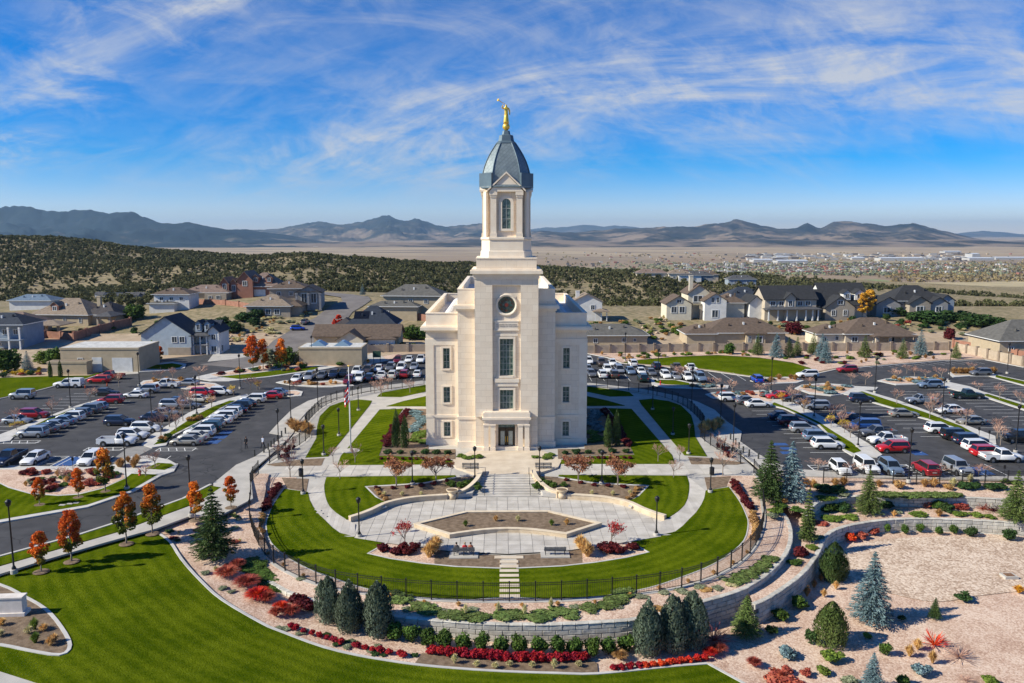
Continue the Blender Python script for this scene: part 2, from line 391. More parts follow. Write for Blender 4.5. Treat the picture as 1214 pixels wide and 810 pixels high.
def ribbon(name, P, w, zf, off, m, h=.12, parent=None, kind='structure', closed=False):
    """kerb strip along a polyline"""
    mb = MB(); n = len(P); L_, R_ = [], []
    for i in range(n):
        a = Vector(P[i-1] if (i or closed) else P[0]); b = Vector(P[(i+1) % n] if (i < n-1 or closed) else P[-1]); d = (b-a)
        if d.length < 1e-6: d = Vector((1, 0))
        d.normalize(); nn = Vector((-d.y, d.x))*w/2; p = Vector(P[i]); L_.append(p+nn); R_.append(p-nn)
    for i in range(n if closed else n-1):
        j = (i+1) % n
        a, b, c, d = L_[i], L_[j], R_[j], R_[i]
        z = [zf(q.x, q.y)+off for q in (a, b, c, d)]
        mb.add([(a.x,a.y,z[0]),(b.x,b.y,z[1]),(c.x,c.y,z[2]),(d.x,d.y,z[3]),(a.x,a.y,z[0]-h),(b.x,b.y,z[1]-h),(c.x,c.y,z[2]-h),(d.x,d.y,z[3]-h)],
               [(0,3,2,1),(0,1,5,4),(1,2,6,5),(2,3,7,6),(3,0,4,7)])
    return mb.build(name, m, parent, kind=kind if parent is None else None)

def lawn_material():
    m = bpy.data.materials.new('lawn'); m.use_nodes = True; nt = m.node_tree; N = nt.nodes; L = nt.links
    bs = N['Principled BSDF']; bs.inputs['Roughness'].default_value = .9; bs.inputs['Specular IOR Level'].default_value = .0
    geo = N.new('ShaderNodeNewGeometry')
    def nz(sc, det, lo, hi, v0, v1):
        n = N.new('ShaderNodeTexNoise'); n.inputs['Scale'].default_value = sc; n.inputs['Detail'].default_value = det; L.new(geo.outputs['Position'], n.inputs['Vector'])
        r = N.new('ShaderNodeMapRange'); r.inputs[1].default_value = lo; r.inputs[2].default_value = hi; r.inputs[3].default_value = v0; r.inputs[4].default_value = v1; L.new(n.outputs[0], r.inputs[0]); return r.outputs[0]
    r = N.new('ShaderNodeValToRGB'); e = r.color_ramp.elements; e[0].position = .2; e[0].color = (.046, .075, .002, 1); e[1].position = .8; e[1].color = (.112, .142, .006, 1)
    # mowing: two crossing directions of faint bands, broken up by noise
    mp = N.new('ShaderNodeMapping'); mp.inputs['Location'].default_value = (0, -101, 0); mp.inputs['Scale'].default_value = (1, 1, 0); L.new(geo.outputs['Position'], mp.inputs[0])
    w = N.new('ShaderNodeTexWave'); w.wave_type = 'RINGS'; w.rings_direction = 'SPHERICAL'; w.inputs['Scale'].default_value = .24; w.inputs['Distortion'].default_value = 1.6; w.inputs['Detail'].default_value = 3; w.inputs['Detail Scale'].default_value = .8; L.new(mp.outputs[0], w.inputs['Vector'])
    a = N.new('ShaderNodeMath'); a.operation = 'MULTIPLY_ADD'; L.new(w.outputs['Fac'], a.inputs[0]); a.inputs[1].default_value = .24; L.new(nz(.22, 8, .3, .7, 0, .45), a.inputs[2])
    b = N.new('ShaderNodeMath'); b.operation = 'ADD'; L.new(a.outputs[0], b.inputs[0]); L.new(nz(2.6, 6, .3, .7, -.06, .30), b.inputs[1])
    L.new(b.outputs[0], r.inputs[0]); L.new(r.outputs[0], bs.inputs['Base Color'])
    bu = N.new('ShaderNodeBump'); bu.inputs['Strength'].default_value = .6; bu.inputs['Distance'].default_value = .08
    L.new(nz(7, 5, .2, .8, 0, 1), bu.inputs['Height']); L.new(bu.outputs[0], bs.inputs['Normal']); return m
M_LAWN = lawn_material()
M_ASPH = mat('asphalt', (.044, .044, .047), (.064, .063, .066), .35, .85, 8, .3, 9, c3=(.050, .049, .051))
def cracks(m):
    N = m.node_tree.nodes; L = m.node_tree.links; bs = N['Principled BSDF']; src = bs.inputs['Base Color'].links[0].from_socket; g = N.new('ShaderNodeNewGeometry')
    n = N.new('ShaderNodeTexNoise'); n.inputs['Scale'].default_value = .3; n.inputs['Detail'].default_value = 5; L.new(g.outputs['Position'], n.inputs['Vector']); ad = N.new('ShaderNodeVectorMath'); ad.operation = 'MULTIPLY_ADD'; ad.inputs[1].default_value = (5, 5, 0); L.new(n.outputs['Color'], ad.inputs[0]); L.new(g.outputs['Position'], ad.inputs[2])
    v = N.new('ShaderNodeTexVoronoi'); v.feature = 'DISTANCE_TO_EDGE'; v.inputs['Scale'].default_value = .11; L.new(ad.outputs[0], v.inputs['Vector']); r = N.new('ShaderNodeMapRange'); r.inputs[1].default_value = .004; r.inputs[2].default_value = .012; r.inputs[3].default_value = .55; r.inputs[4].default_value = 1; L.new(v.outputs['Distance'], r.inputs[0])
    s = N.new('ShaderNodeTexNoise'); s.inputs['Scale'].default_value = .55; s.inputs['Detail'].default_value = 7; L.new(g.outputs['Position'], s.inputs['Vector']); q = N.new('ShaderNodeMapRange'); q.inputs[1].default_value = .3; q.inputs[2].default_value = .72; q.inputs[3].default_value = .82; q.inputs[4].default_value = 1.22; L.new(s.outputs[0], q.inputs[0]); k = N.new('ShaderNodeMath'); k.operation = 'MULTIPLY'; L.new(r.outputs[0], k.inputs[0]); L.new(q.outputs[0], k.inputs[1])
    x = N.new('ShaderNodeVectorMath'); x.operation = 'SCALE'; L.new(src, x.inputs[0]); L.new(k.outputs[0], x.inputs['Scale']); L.new(x.outputs[0], bs.inputs['Base Color'])
cracks(M_ASPH)
M_ROAD = mat('old_asphalt', (.14, .125, .118), (.19, .172, .16), .3, .9, 8, .2, 6)
M_CONC = mat('concrete', (.39, .365, .325), (.48, .45, .405), .5, .85, 8, .15, 7)
M_KERB = mat('kerb_concrete', (.46, .44, .41), (.56, .54, .50), .8, .85, 6)
M_PAVE = mat('paving', (.43, .395, .345), (.54, .50, .445), .7, .85, 8, .15, 8, objrand=.09)
M_TANC = mat('tan_concrete', (.56, .46, .34), (.66, .56, .43), .6, .8, 6, .1, 8, objrand=.05)
def stones(name, cols, sc, mo):
    m = bpy.data.materials.new(name); m.use_nodes = True; N = m.node_tree.nodes; L = m.node_tree.links; bs = N['Principled BSDF']; bs.inputs['Roughness'].default_value = .95; bs.inputs['Specular IOR Level'].default_value = .15
    geo = N.new('ShaderNodeNewGeometry'); vo = N.new('ShaderNodeTexVoronoi'); vo.inputs['Scale'].default_value = sc; L.new(geo.outputs['Position'], vo.inputs['Vector'])
    sp = N.new('ShaderNodeSeparateColor'); L.new(vo.outputs['Color'], sp.inputs[0]); n = N.new('ShaderNodeTexNoise'); n.inputs['Scale'].default_value = .35; n.inputs['Detail'].default_value = 8; L.new(geo.outputs['Position'], n.inputs['Vector'])
    a = N.new('ShaderNodeMath'); a.operation = 'MULTIPLY_ADD'; L.new(sp.outputs[0], a.inputs[0]); a.inputs[1].default_value = mo; b = N.new('ShaderNodeMath'); b.operation = 'MULTIPLY_ADD'; L.new(n.outputs[0], b.inputs[0]); b.inputs[1].default_value = 1.1; b.inputs[2].default_value = -.05-mo/2; L.new(b.outputs[0], a.inputs[2])
    r = N.new('ShaderNodeValToRGB'); e = r.color_ramp.elements; e.new(.5)
    for i, (p, c) in enumerate(zip((.15, .5, .85), cols)): e[i].position = p; e[i].color = (*c, 1)
    L.new(a.outputs[0], r.inputs[0]); L.new(r.outputs[0], bs.inputs['Base Color']); bu = N.new('ShaderNodeBump'); bu.inputs['Strength'].default_value = .4; bu.inputs['Distance'].default_value = .3/sc; bu.invert = True
    L.new(vo.outputs['Distance'], bu.inputs['Height']); L.new(bu.outputs[0], bs.inputs['Normal']); return m
M_GRAV = stones('pink_gravel', ((.39, .25, .18), (.56, .395, .295), (.68, .53, .415)), 7.0, .6)
M_COB = stones('tan_cobble', ((.37, .26, .185), (.55, .415, .31), (.69, .56, .44)), 5.0, .8)
M_DIRT = mat('tan_dirt', (.33, .25, .165), (.46, .36, .25), .5, .95, 9, .5, 3, c3=(.40, .29, .20))
M_MULCH = mat('brown_mulch', (.135, .092, .058), (.23, .165, .11), 2.0, .95, 8, .7, 6)
M_LINE = mat('line_paint', (.62, .62, .60), (.75, .75, .73), 2.0, .7)
M_BLUE = mat('blue_paint', (.025, .07, .20), (.04, .10, .28), 2.0, .7)

A_WALL_PX = [(319, 691), (343, 704), (374, 714), (420, 724), (473, 732), (517, 736), (560, 739), (600, 740.5), (650, 740.5), (700, 738.5), (750, 735), (790, 727), (830, 715), (872, 703), (898, 690), (918, 674), (932, 657), (937, 640), (934, 624), (925, 612)]
A_WALL = smooth_closed(gp(A_WALL_PX, lambda x, y: -1.62), 4, False)
FENCE_W = [(-33.4, 104), (-33.2, 100), (-31.6, 95), (-29.6, 88), (-26.2, 80.7), (-22.0, 75.4), (-16.2, 71.5), (-8.0, 69.4), (0, 68.9)]
FENCE_FRONT = smooth_closed(FENCE_W + [(-x, y) for x, y in FENCE_W[::-1][1:]], 4, False)

# base of the front slope and of the lots
patch('gravel_bed', [(-300, 5), (300, 5), (300, 100), (33, 100), (27, 90), (22, 80), (14, 70), (0, 66), (-12, 67), (-21, 72), (-28, 86), (-32, 104), (-300, 104)], Zf, M_GRAV, -.10, step=4.0)
patch('bare_ground', [(-300, 66), (-62, 66), (-36, 92), (-34.5, 104), (-34.5, 150), (-16, 163), (16, 163), (34, 146), (34.3, 104), (36, 100.9), (300, 100.9), (300, 240), (-300, 240)], Hn, M_DIRT, -.08, step=6.0)
ASPH_L = gp([(-260, 555), (0, 473), (66, 457), (128, 441), (152, 434), (175, 427), (240, 421), (262, 418), (300, 424), (345, 432), (400, 434), (440, 433), (465, 427), (470, 422), (503, 417)]) + [(-8, 206), (-8, 166.5), (-18.1, 170.4), (-29.5, 162), (-35.5, 154.4), (-37.8, 149.7), (-38.9, 141.7), (-38.6, 133), (-38.1, 125.2), (-34, 124.5), (-33.5, 114)] + gp([(296, 552), (280, 556), (253, 574), (217, 592.7), (141, 620), (95, 635), (0, 661)]) + [(-78, 45), (-92, 45)]
patch('parking_lot', ASPH_L, Zlot, M_ASPH, 0.0, step=8)
ASPH_R = [(8, 166), (18.1, 166.1), (27.4, 158.7), (31.7, 155.3), (34.7, 148.8), (37.2, 140.8), (36.8, 131.8), (37.2, 124)] + gp([(862, 521), (904, 546), (920, 556), (951, 565), (1008, 566.5), (1075, 568), (1143, 567.5), (1177, 566)]) + [(70, 101.3), (160, 101.3), (160, 178)] + gp([(1214, 436), (1168, 427), (1119, 428), (1037, 434.6), (993, 438), (971, 443), (955, 446), (935, 449), (890, 447), (840, 440), (770, 434), (737, 431), (720, 424), (690, 418)]) + [(8, 206)]
patch('parking_lot', ASPH_R, Zlot, M_ASPH, 0.0, step=8)
patch('parking_lot', [(-8, 167), (8, 166.5), (8, 206), (-8, 206)], Zlot, M_ASPH, 0.0, step=0)
HILL = lambda x, y: Hn(x, y)
patch('road', gp([(236, 432.5), (300, 422), (318, 410), (324, 404), (354, 386), (374, 376.6), (393, 362), (406, 357), (404, 352.6), (380, 348.5), (330, 346), (330, 343), (417, 349), (437, 352), (440, 356), (430, 363), (418, 370), (411, 379), (392, 391), (378, 402), (360, 418), (345, 431), (300, 438)], HILL), HILL, M_ROAD, .03, step=5)

# islands in the lots: kerbed concrete with lawn or gravel on top
def island(P, lawns=(), beds=(), bedmat=None, h=.14):
    patch('kerbed_island', P, Zlot, M_KERB, h, step=0, skirt=.16)
    for q in lawns: patch('lawn', q, Zlot, M_LAWN, h+.03, step=0, skirt=.03)
    for q in beds: patch('planting_bed', q, Zlot, bedmat or M_DIRT, h+.02, step=0, skirt=.02)
island(gp([(-260, 556), (0, 553), (60, 554), (130, 554), (150, 544), (175, 541), (200, 546), (209, 551), (204, 560), (189, 565), (156, 584), (103, 602), (0, 620)]) + [(-95, 62)],
  [gp([(-200, 585), (0, 575), (10, 580), (35, 587), (69, 589.5), (93, 588), (121, 581), (149, 568.5), (156, 563), (187, 564), (155, 582.5), (103, 600), (0, 617.5)]) + [(-94, 65)], gp([(172, 557), (187, 550), (203, 551), (207, 553), (195, 558.5)])],
  [gp([(-200, 560), (0, 558), (74, 558.5), (121, 558.5), (146, 562), (148, 568), (120, 580), (92, 586.5), (69, 588), (35, 585.5), (10, 578), (0, 573)])], M_GRAV)
island(gp([(-60, 536), (0, 516), (55, 495), (90, 482), (124, 472), (138, 468), (141, 470.5), (126, 476), (95, 486), (60, 500), (16, 519), (12, 523.5), (0, 525), (-60, 545)]),
  [gp([(14, 519), (58, 497), (91, 484), (124, 473.5), (137, 469.2), (139, 470.4), (125, 475.3), (94, 485.3), (59, 499.2), (17, 518.2)])])
island(gp([(168, 528), (180, 516), (194, 508), (211, 498), (224, 490), (250, 478.5), (272, 473), (284, 470), (293, 468), (300, 474), (281, 477.5), (262, 485.5), (243, 498), (233, 503.5), (205, 518), (200, 523), (197, 529), (180, 531.5)]),
  [gp([(182, 528.5), (194, 519), (207, 510), (220, 501.5), (233, 493), (252, 483.5), (272, 476), (279, 475.8), (262, 484), (243, 496.5), (233, 502), (205, 516.3), (197, 526)])])
patch('lawn', gp([(-260, 530), (-200, 470), (0, 449), (65, 446.5), (105, 446), (126, 440.5), (100, 450), (64, 458), (41, 464), (0, 472.3)]), Zlot, M_LAWN, .16, step=0, skirt=.16)
ribbon('kerb', gp([(-260, 555), (0, 473.2), (41, 464.6), (64, 458.6), (100, 450.5), (128, 441)]), .3, Zlot, .15, M_KERB)
island(gp([(163, 457), (170, 452), (200, 449), (225, 452), (255, 455), (262, 458), (262, 461), (222, 462), (205, 459.5), (185, 459)]), (), [gp([(168, 456), (173, 453), (200, 450.3), (225, 453.5), (254, 456.5), (256, 460), (222, 460.5), (205, 458), (185, 457.8)])], M_GRAV)
island(gp([(228, 448.5), (252, 443), (298, 436), (322, 431), (345, 431), (380, 433.5), (400, 435.5), (375, 440), (345, 444), (320, 447.5), (300, 449.5), (272, 452.5), (250, 452.5)]),
  [gp([(258, 447.5), (300, 443.5), (345, 437.5), (380, 435), (372, 439), (345, 443), (318, 446.8), (285, 450.3)])], [gp([(250, 445), (298, 437.3), (322, 432.5), (345, 432.3), (376, 434), (345, 436.8), (300, 442.5), (257, 447)])], M_GRAV)
island(gp([(158, 437), (170, 432.5), (205, 429.5), (221, 432), (219, 437), (200, 440), (165, 441.5)]), [gp([(165, 438), (173, 434.5), (204, 431.5), (217, 433.5), (213, 436.5), (198, 438.7)])])
island(gp([(327, 454), (338, 451.5), (355, 453), (380, 453), (398, 451), (412, 453), (420, 458), (395, 459.5), (375, 459.5), (345, 457.5)]), (), [gp([(333, 454), (340, 452.5), (356, 454), (380, 454.3), (397, 452.5), (408, 455), (395, 458), (375, 458), (346, 456.3)])], M_DIRT)
island(gp([(331, 468), (333, 464), (350, 463), (359, 465), (357, 470), (345, 471)]), (), [gp([(334, 467.5), (336, 465), (350, 464.3), (356, 466), (354, 469), (345, 469.5)])], M_GRAV)
# right lot
island(gp([(771, 449.5), (800, 450), (818, 454), (845, 456.5), (864, 457.5), (863, 461), (830, 461.5), (790, 460.5), (773, 457)]), [gp([(775, 451), (800, 451.5), (817, 455), (818, 457.6), (790, 456.6), (777, 454.5)])], [gp([(778, 456), (818, 458.4), (845, 457.5), (860, 458.5), (860, 460.3), (830, 460.6), (790, 459.5)])], M_GRAV)
island(gp([(836, 468), (845, 466), (870, 465), (893, 464), (905, 463), (925, 470), (940, 477), (960, 487), (985, 500), (1008, 514), (1030, 527), (1046, 540), (1040, 543), (1010, 541), (1000, 535), (985, 520), (970, 505), (950, 495), (930, 485.5), (912, 481.5), (895, 476), (870, 474), (845, 473)]),
  [gp([(914, 480.8), (918, 478), (945, 489), (970, 501), (990, 514), (1010, 526), (1021, 536), (1012, 538.5), (1002, 534), (987, 519.5), (971.5, 504.3), (950.5, 494), (930, 484.7)])], [gp([(840, 469), (848, 467.5), (870, 466.2), (893, 465.5), (905, 465), (920, 471), (914, 477), (897, 474.5), (870, 472.5), (846, 471.5)])], M_GRAV)
island(gp([(942, 461), (950, 457), (975, 455), (1000, 456.5), (1014, 458.5), (1041, 459.8), (1038, 463), (1024, 463.3), (1064, 475), (1100, 488), (1140, 503), (1180, 518), (1181, 527), (1165, 524.5), (1130, 509.5), (1100, 498.5), (1085, 494.5), (1060, 485.5), (1036, 478.5), (1010, 469.5), (1000, 468), (985, 470), (960, 467.5)]),
  [gp([(1009, 468), (1022, 465), (1064, 478.7), (1100, 491), (1140, 506.5), (1160, 517.5), (1150, 516), (1130, 508.3), (1100, 497.2), (1085, 493.2), (1060, 484.3), (1036, 477.2)])], [gp([(947, 460.8), (953, 458.3), (975, 456.5), (1000, 458), (1012, 460), (1000, 466.5), (985, 468.3), (961, 466)])], M_GRAV)
island(gp([(1040, 452), (1050, 449.5), (1075, 447), (1100, 448), (1125, 450), (1118, 456), (1090, 456.3), (1062, 457)]), (), [gp([(1045, 452), (1052, 450.6), (1075, 448.3), (1100, 449.3), (1120, 451), (1114, 454.8), (1090, 455), (1062, 455.6)])], M_GRAV)
island(gp([(1117, 455), (1126, 453.8), (1150, 459), (1165, 465), (1214, 479), (1400, 535), (1400, 547), (1214, 487), (1165, 471), (1140, 465), (1117, 459)]), [gp([(1164, 468.6), (1171, 468), (1214, 481.5), (1400, 538), (1400, 543), (1214, 485.7), (1170, 470.8)])])
island(gp([(1124, 443), (1130, 440.5), (1150, 440.5), (1180, 440.5), (1178, 444), (1214, 452), (1400, 495), (1400, 504), (1214, 458), (1172, 446.5), (1150, 446.5), (1130, 448)]), [gp([(1181, 445.5), (1214, 453), (1400, 497), (1400, 502), (1214, 457), (1180, 448)])], [gp([(1128, 442.8), (1133, 441.3), (1150, 441.5), (1177, 441.5), (1172, 445), (1150, 445.3), (1132, 446)])])
island(gp([(889, 452), (900, 450), (930, 447.5), (942, 448), (953, 452), (945, 454.5), (907, 456)]), (), [gp([(894, 452), (902, 451), (930, 449), (940, 449.3), (948, 451.8), (943, 453.3), (908, 454.6)])], M_GRAV)
patch('lawn', gp([(740, 430), (760, 427.5), (800, 424), (850, 422), (900, 425), (940, 431), (960, 437), (965, 441), (955, 445), (935, 447.6), (905, 446.8), (890, 445.4), (860, 440.8), (840, 437.8), (790, 433)]), Zlot, M_LAWN, .16, step=0, skirt=.2)
ribbon('kerb', gp([(690, 418.4), (720, 424.4), (737, 431.2), (770, 434.2), (840, 440.2), (890, 447.2), (935, 449.2), (955, 446), (971, 443), (993, 438), (1037, 434.6), (1119, 428), (1168, 427), (1214, 436)]), .35, Zlot, .14, M_KERB)
patch('gravel_bed', gp([(968, 441), (993, 436), (1037, 433), (1119, 426.5), (1166, 425.5), (1160, 419), (1125, 415.5), (1000, 416.5), (890, 417), (800, 417.5), (692, 419.5), (722, 423), (738, 429.5), (760, 426.5), (800, 423), (850, 421), (900, 424), (940, 430), (961, 436.5)]), Zlot, M_GRAV, .03, step=0)
patch('gravel_bed', gp([(320, 446), (375, 439), (400, 435), (440, 432), (465, 426), (470, 421), (480, 418), (420, 429), (345, 428)]), Zlot, M_GRAV, .05, step=0)
patch('driveway', gp([(432, 434), (460, 428), (452, 422), (440, 419), (425, 428)]), Zlot, M_CONC, .08, step=0)
patch('driveway', gp([(128, 441), (152, 434), (170, 431.5), (160, 437), (165, 443), (150, 444), (142, 446)]), Zlot, M_CONC, .02, step=0)
patch('driveway', gp([(246, 429), (258, 413), (272, 411), (292, 419), (296, 424)]), Zlot, M_CONC, .02, step=0)
# sidewalks of the lots and the road
patch('sidewalk', [(-38.1, 125.2), (-38.6, 133.3), (-38.9, 141.7), (-37.8, 149.7), (-35.5, 154.4), (-29.5, 162), (-18.1, 170.4), (-8, 168), (-8, 164), (-17.5, 166.8), (-28, 159), (-33, 152.5), (-35, 147.5), (-35.8, 141), (-35.4, 133), (-34.2, 125), (-34, 118), (-34.5, 104)] + gp([(300, 592), (262, 612)], 0) + gp([(225.5, 613), (185, 628), (130, 643), (54, 665), (0, 682)]) + [(-62, 52), (-64, 53)] + gp([(0, 673), (141, 632), (236, 597), (253, 580), (253, 574), (280, 552), (302, 542.5), (319, 531), (337, 517)]), Zlot, M_CONC, .12, step=4, skirt=.2)
patch('sidewalk', mir([(-38.1, 125.2), (-37.6, 132), (-37.9, 141), (-36.4, 148.5), (-33.5, 154), (-28.2, 160.5), (-18.1, 167.4), (-8, 165.5), (-8, 162), (-17.5, 163.5), (-26.5, 157), (-31, 151), (-33.4, 146), (-34.2, 140), (-34, 133), (-33.7, 125), (-33.8, 118), (-34.5, 103), (-38.5, 101.6), (-38.5, 105), (-36.5, 112), (-36, 119)]), Zlot, M_CONC, .12, step=4, skirt=.2)
patch('sidewalk', [(38.5, 104.8), (38.5, 101.3), (66, 99.4), (160, 99.0), (160, 100.9), (66, 101.0), (52, 100.8)], Zlot, M_CONC, .13, step=0, skirt=.2)
patch('lawn', gp([(217, 592.7), (250, 577), (262, 579), (236, 596), (141, 631), (0, 672)]) + [(-66, 53), (-70, 52)] + gp([(0, 662), (95, 636), (141, 621)]), Zlot, M_LAWN, .13, step=0, skirt=.15)
ribbon('kerb', gp([(250, 575), (217, 592), (141, 619.5), (95, 634.5), (0, 660.5)]) + [(-73, 50)], .35, Zlot, .15, M_KERB)
ribbon('kerb', gp([(209, 551), (204, 560), (189, 565), (156, 584), (103, 602), (0, 620)]), .5, Zlot, .155, M_KERB, .15)

# front lawn and its kerb
FL_EDGE = gp([(182, 629), (201, 642), (215, 663), (239, 690), (264, 712), (310, 739), (333, 749), (385, 768), (438, 780), (491, 788), (544, 793), (600, 796.5), (660, 798.5), (709, 799), (790, 791), (839, 787)], Zf)
FL_EDGE = smooth_closed(FL_EDGE, 3, False)
FL_R = gp([(890, 815), (930, 850)], Zf)
LAWN_SEG = [(-62.5, 51.5)] + gp([(0, 684), (54, 667), (130, 645), (181, 630)], Zf) + FL_EDGE[1:] + FL_R + [(24, 30), (20, 8), (-70, 8), (-75, 40)]
patch('lawn', LAWN_SEG, Zf, M_LAWN, .02, step=2.0)
ribbon('kerb', FL_EDGE, .28, Zf, .07, M_KERB, .2)
ribbon('kerb', FL_EDGE[-1:] + FL_R, .28, Zf, .07, M_KERB, .2)
MON = smooth_closed(gp([(-60, 680), (0, 694), (27, 707), (54, 723), (73, 745), (83, 766), (71, 777), (35, 772), (0, 765), (-60, 758)], Zf), 3)
patch('planting_bed', MON, Zf, M_MULCH, .06, step=2)
ribbon('kerb', MON, .3, Zf, .10, M_KERB, .2, closed=True)
patch('path', gp([(-80, 790), (0, 797), (47, 812), (80, 840), (-80, 880)], Zf), Zf, M_CONC, .06, step=2)
# mulch strip along the front, tan cobble field in the basin
patch('planting_bed', gp([(492, 786), (545, 791), (600, 794.5), (660, 796.5), (709, 797), (708, 786), (690, 778), (600, 781), (500, 774)], Zf), Zf, M_MULCH, -.02, step=2)
patch('gravel_bed', smooth_closed(gp([(1000, 655), (1040, 640), (1110, 636), (1214, 634), (1330, 640), (1330, 690), (1214, 700), (1160, 706), (1110, 713), (1060, 704), (1010, 690)], Zf), 3), Zf, M_COB, -.04, step=3)
# tiers on the right
B_WALL_PX = [(893, 716), (914, 706), (949, 681), (968, 657), (979, 635), (1001, 624), (1044, 616.5), (1090, 614.5), (1150, 616), (1214, 620)]
B_WALL = smooth_closed(gp(B_WALL_PX, lambda x, y: -2.0), 4, False) + [(80, 89.2), (110, 90.5)]
C_WALL_PX = [(956, 612), (962, 601), (975, 594), (1008, 589.5), (1042, 588), (1143, 590), (1188, 592), (1214, 592)]
C_WALL = smooth_closed(gp(C_WALL_PX, lambda x, y: -.75), 4, False) + [(80, 96.2), (110, 96.4)]
patch('gravel_bed', B_WALL + [(110, 97)] + C_WALL[::-1][1:] + [(33, 97), (31, 94), (28, 86), (24, 80)], lambda x, y: -2.05, M_GRAV, 0.0, step=0)
patch('gravel_bed', C_WALL + [(110, 101), (66, 99.4), (38.5, 101.3), (34.5, 103), (32.5, 98), (33.5, 92)], Zb, M_GRAV, -.02, step=3)
patch('gravel_bed', [(30.5, 88), (37, 88), (41, 97), (35, 101.5), (32.5, 97)], Zlot, M_GRAV, 0, step=0, z_const=-2.07)
# ================================================================ TERRACE
PL = [(-5.9, 80), (-9.9, 81.3), (-13.3, 82.5), (-16.6, 83.8), (-18.6, 84.6), (-20.6, 87.4), (-18.9, 88.8), (-17.8, 89.2), (-16.2, 91.2), (-14.6, 93.8), (-11.7, 95.6), (-7.6, 96.5), (-4.45, 97.2)]
PLAZA = [(0, 79.3)] + PL + [(-x, y) for x, y in PL[::-1]]
STAIR = [(-4.45, 97.2), (-3.15, 103), (3.15, 103), (4.45, 97.2)]
TERR = A_WALL + [(33.6, 99), (34.2, 104), (33.8, 118), (34, 125), (34, 133), (34.2, 140), (33.4, 146), (31, 151), (26.5, 157), (17.5, 163.5), (8, 162), (-8, 164), (-17.5, 166.8), (-28, 159), (-33, 152.5), (-35, 147.5), (-35.8, 141), (-35.4, 133), (-34.2, 125), (-34.2, 104), (-33.6, 99), (-32.0, 94), (-30.0, 87.5), (-27.2, 80)]
HOLE = PLAZA[:14] + [(-3.15, 103), (3.15, 103)] + PLAZA[14:]
patch('walkway', TERR, Zt, M_CONC, 0.0, holes=[HOLE], step=2.2, skirt=.5)
# fence-side planting strip (gravel) between lawn kerb and the wall
LO_PX = [(337, 580), (326, 596), (319, 611), (316, 624), (322, 644), (343, 662), (367, 675), (399, 687), (438, 699), (491, 708), (545, 711.5)]
LO = gp(LO_PX, Zt) + [(0, 69.75)]
LO = smooth_closed(LO + [(-x, y) for x, y in LO[::-1][1:]], 3, False)
patch('gravel_bed', LO + [(28, 103), (33.4, 103)] + [(33.3, 99)] + A_WALL[::-1] + [(-27.0, 80), (-29.8, 87.5), (-31.8, 94), (-33.3, 99), (-33.8, 103), (-28, 103)], Zt, M_GRAV, .03, step=2.2)
ribbon('kerb', LO, .28, Zt, .07, M_KERB)
ribbon('kerb', [(x*1.0, y) for x, y in FENCE_FRONT], .5, Zt, .08, M_CONC)
def lawn2(px, zf=Zt, sm=False):
    P = gp(px, zf)
    if sm: P = smooth_closed(P, 2)
    for Q in (P, mir(P)): patch('lawn', Q, zf, M_LAWN, .075, step=2.2, skirt=.08)
def bed2(px, m, zf=Zt, off=.045):
    P = gp(px, zf)
    for Q in (P, mir(P)): patch('planting_bed', Q, zf, m, off, step=2.2, skirt=.04)
RW_IN = [(387, 566), (384.5, 575), (385, 584), (387, 593), (391, 601), (399, 608.5), (408.5, 614.6), (421, 621.5)]
RW_OUT = [(365, 584), (367, 593), (371, 601), (377.5, 610), (386, 618), (394, 626), (403, 632.5), (421, 637)]
P = gp(RW_IN[:-1], Zt) + [(-18.7, 88.9), (-17.6, 90.1), (-16.4, 91.7), (-14.9, 94.1)] + gp([(445, 590), (432, 577), (460, 575.5), (500, 573), (540, 566), (540, 564)], Zt)
for Q in (P, mir(P)): patch('lawn', Q, Zt, M_LAWN, .075, step=2.2, skirt=.08)
lo_half = [p for p in LO if p[0] <= 0]
wl = gp(RW_OUT, Zt) + [(-13.3, 82.3)] + gp([(436, 657), (463, 663), (500, 668.5), (540, 672.5), (594, 674.5)], Zt)
P = lo_half[:-1] + [(0, 69.75), (0, wl[-1][1])] + wl[::-1]
for Q in (P, mir(P)): patch('lawn', Q, Zt, M_LAWN, .075, step=2.2, skirt=.08)
bed2([(437, 656.5), (458, 645), (495, 649.5), (515, 652.5), (515, 669.3), (500, 667.8), (463, 662.3)], M_GRAV)
bed2([(515, 652.5), (538, 656), (593.5, 659), (593.5, 673.7), (540, 671.7), (515, 669.3)], M_MULCH)
for sx in (1, -1):
    kb = gp([(458, 644.5), (436, 657), (463, 663), (500, 668.5), (540, 672.5), (594, 674.5)], Zt)
    ribbon('kerb', [(x*sx, y) for x, y in kb], .22, Zt, .09, M_KERB)
# beds behind the seat walls
for sx in (1, -1):
    P = gp([(433, 577.5), (460, 576), (500, 573.5), (540, 566.5)], Zt) + [(-4.2, 103.2), (-4.6, 100), (-5.6, 98.2), (-8, 97), (-12, 96.1), (-15, 94.2)]
    P = [(x*sx, y) for x, y in P]; P = P if sx > 0 else P[::-1]
    patch('planting_bed', P, Zt, M_MULCH, .04, step=1.5, skirt=.3)
    e = gp([(456, 602), (445, 590), (433, 577.5), (460, 576), (500, 573.5), (540, 566.5)], Zt)
    ribbon('kerb', [(x*sx, y) for x, y in e], .5, Zt, .07, M_KERB)
lawn2([(400, 552), (404, 541), (411, 533), (450, 486), (478, 485), (463, 505), (451, 536), (449, 541), (500, 542), (536, 546), (540, 551)])
bed2([(463, 505), (480, 485), (508, 485), (508, 533), (540, 533), (540, 545), (500, 541), (450, 540.5), (452, 535)], M_MULCH)
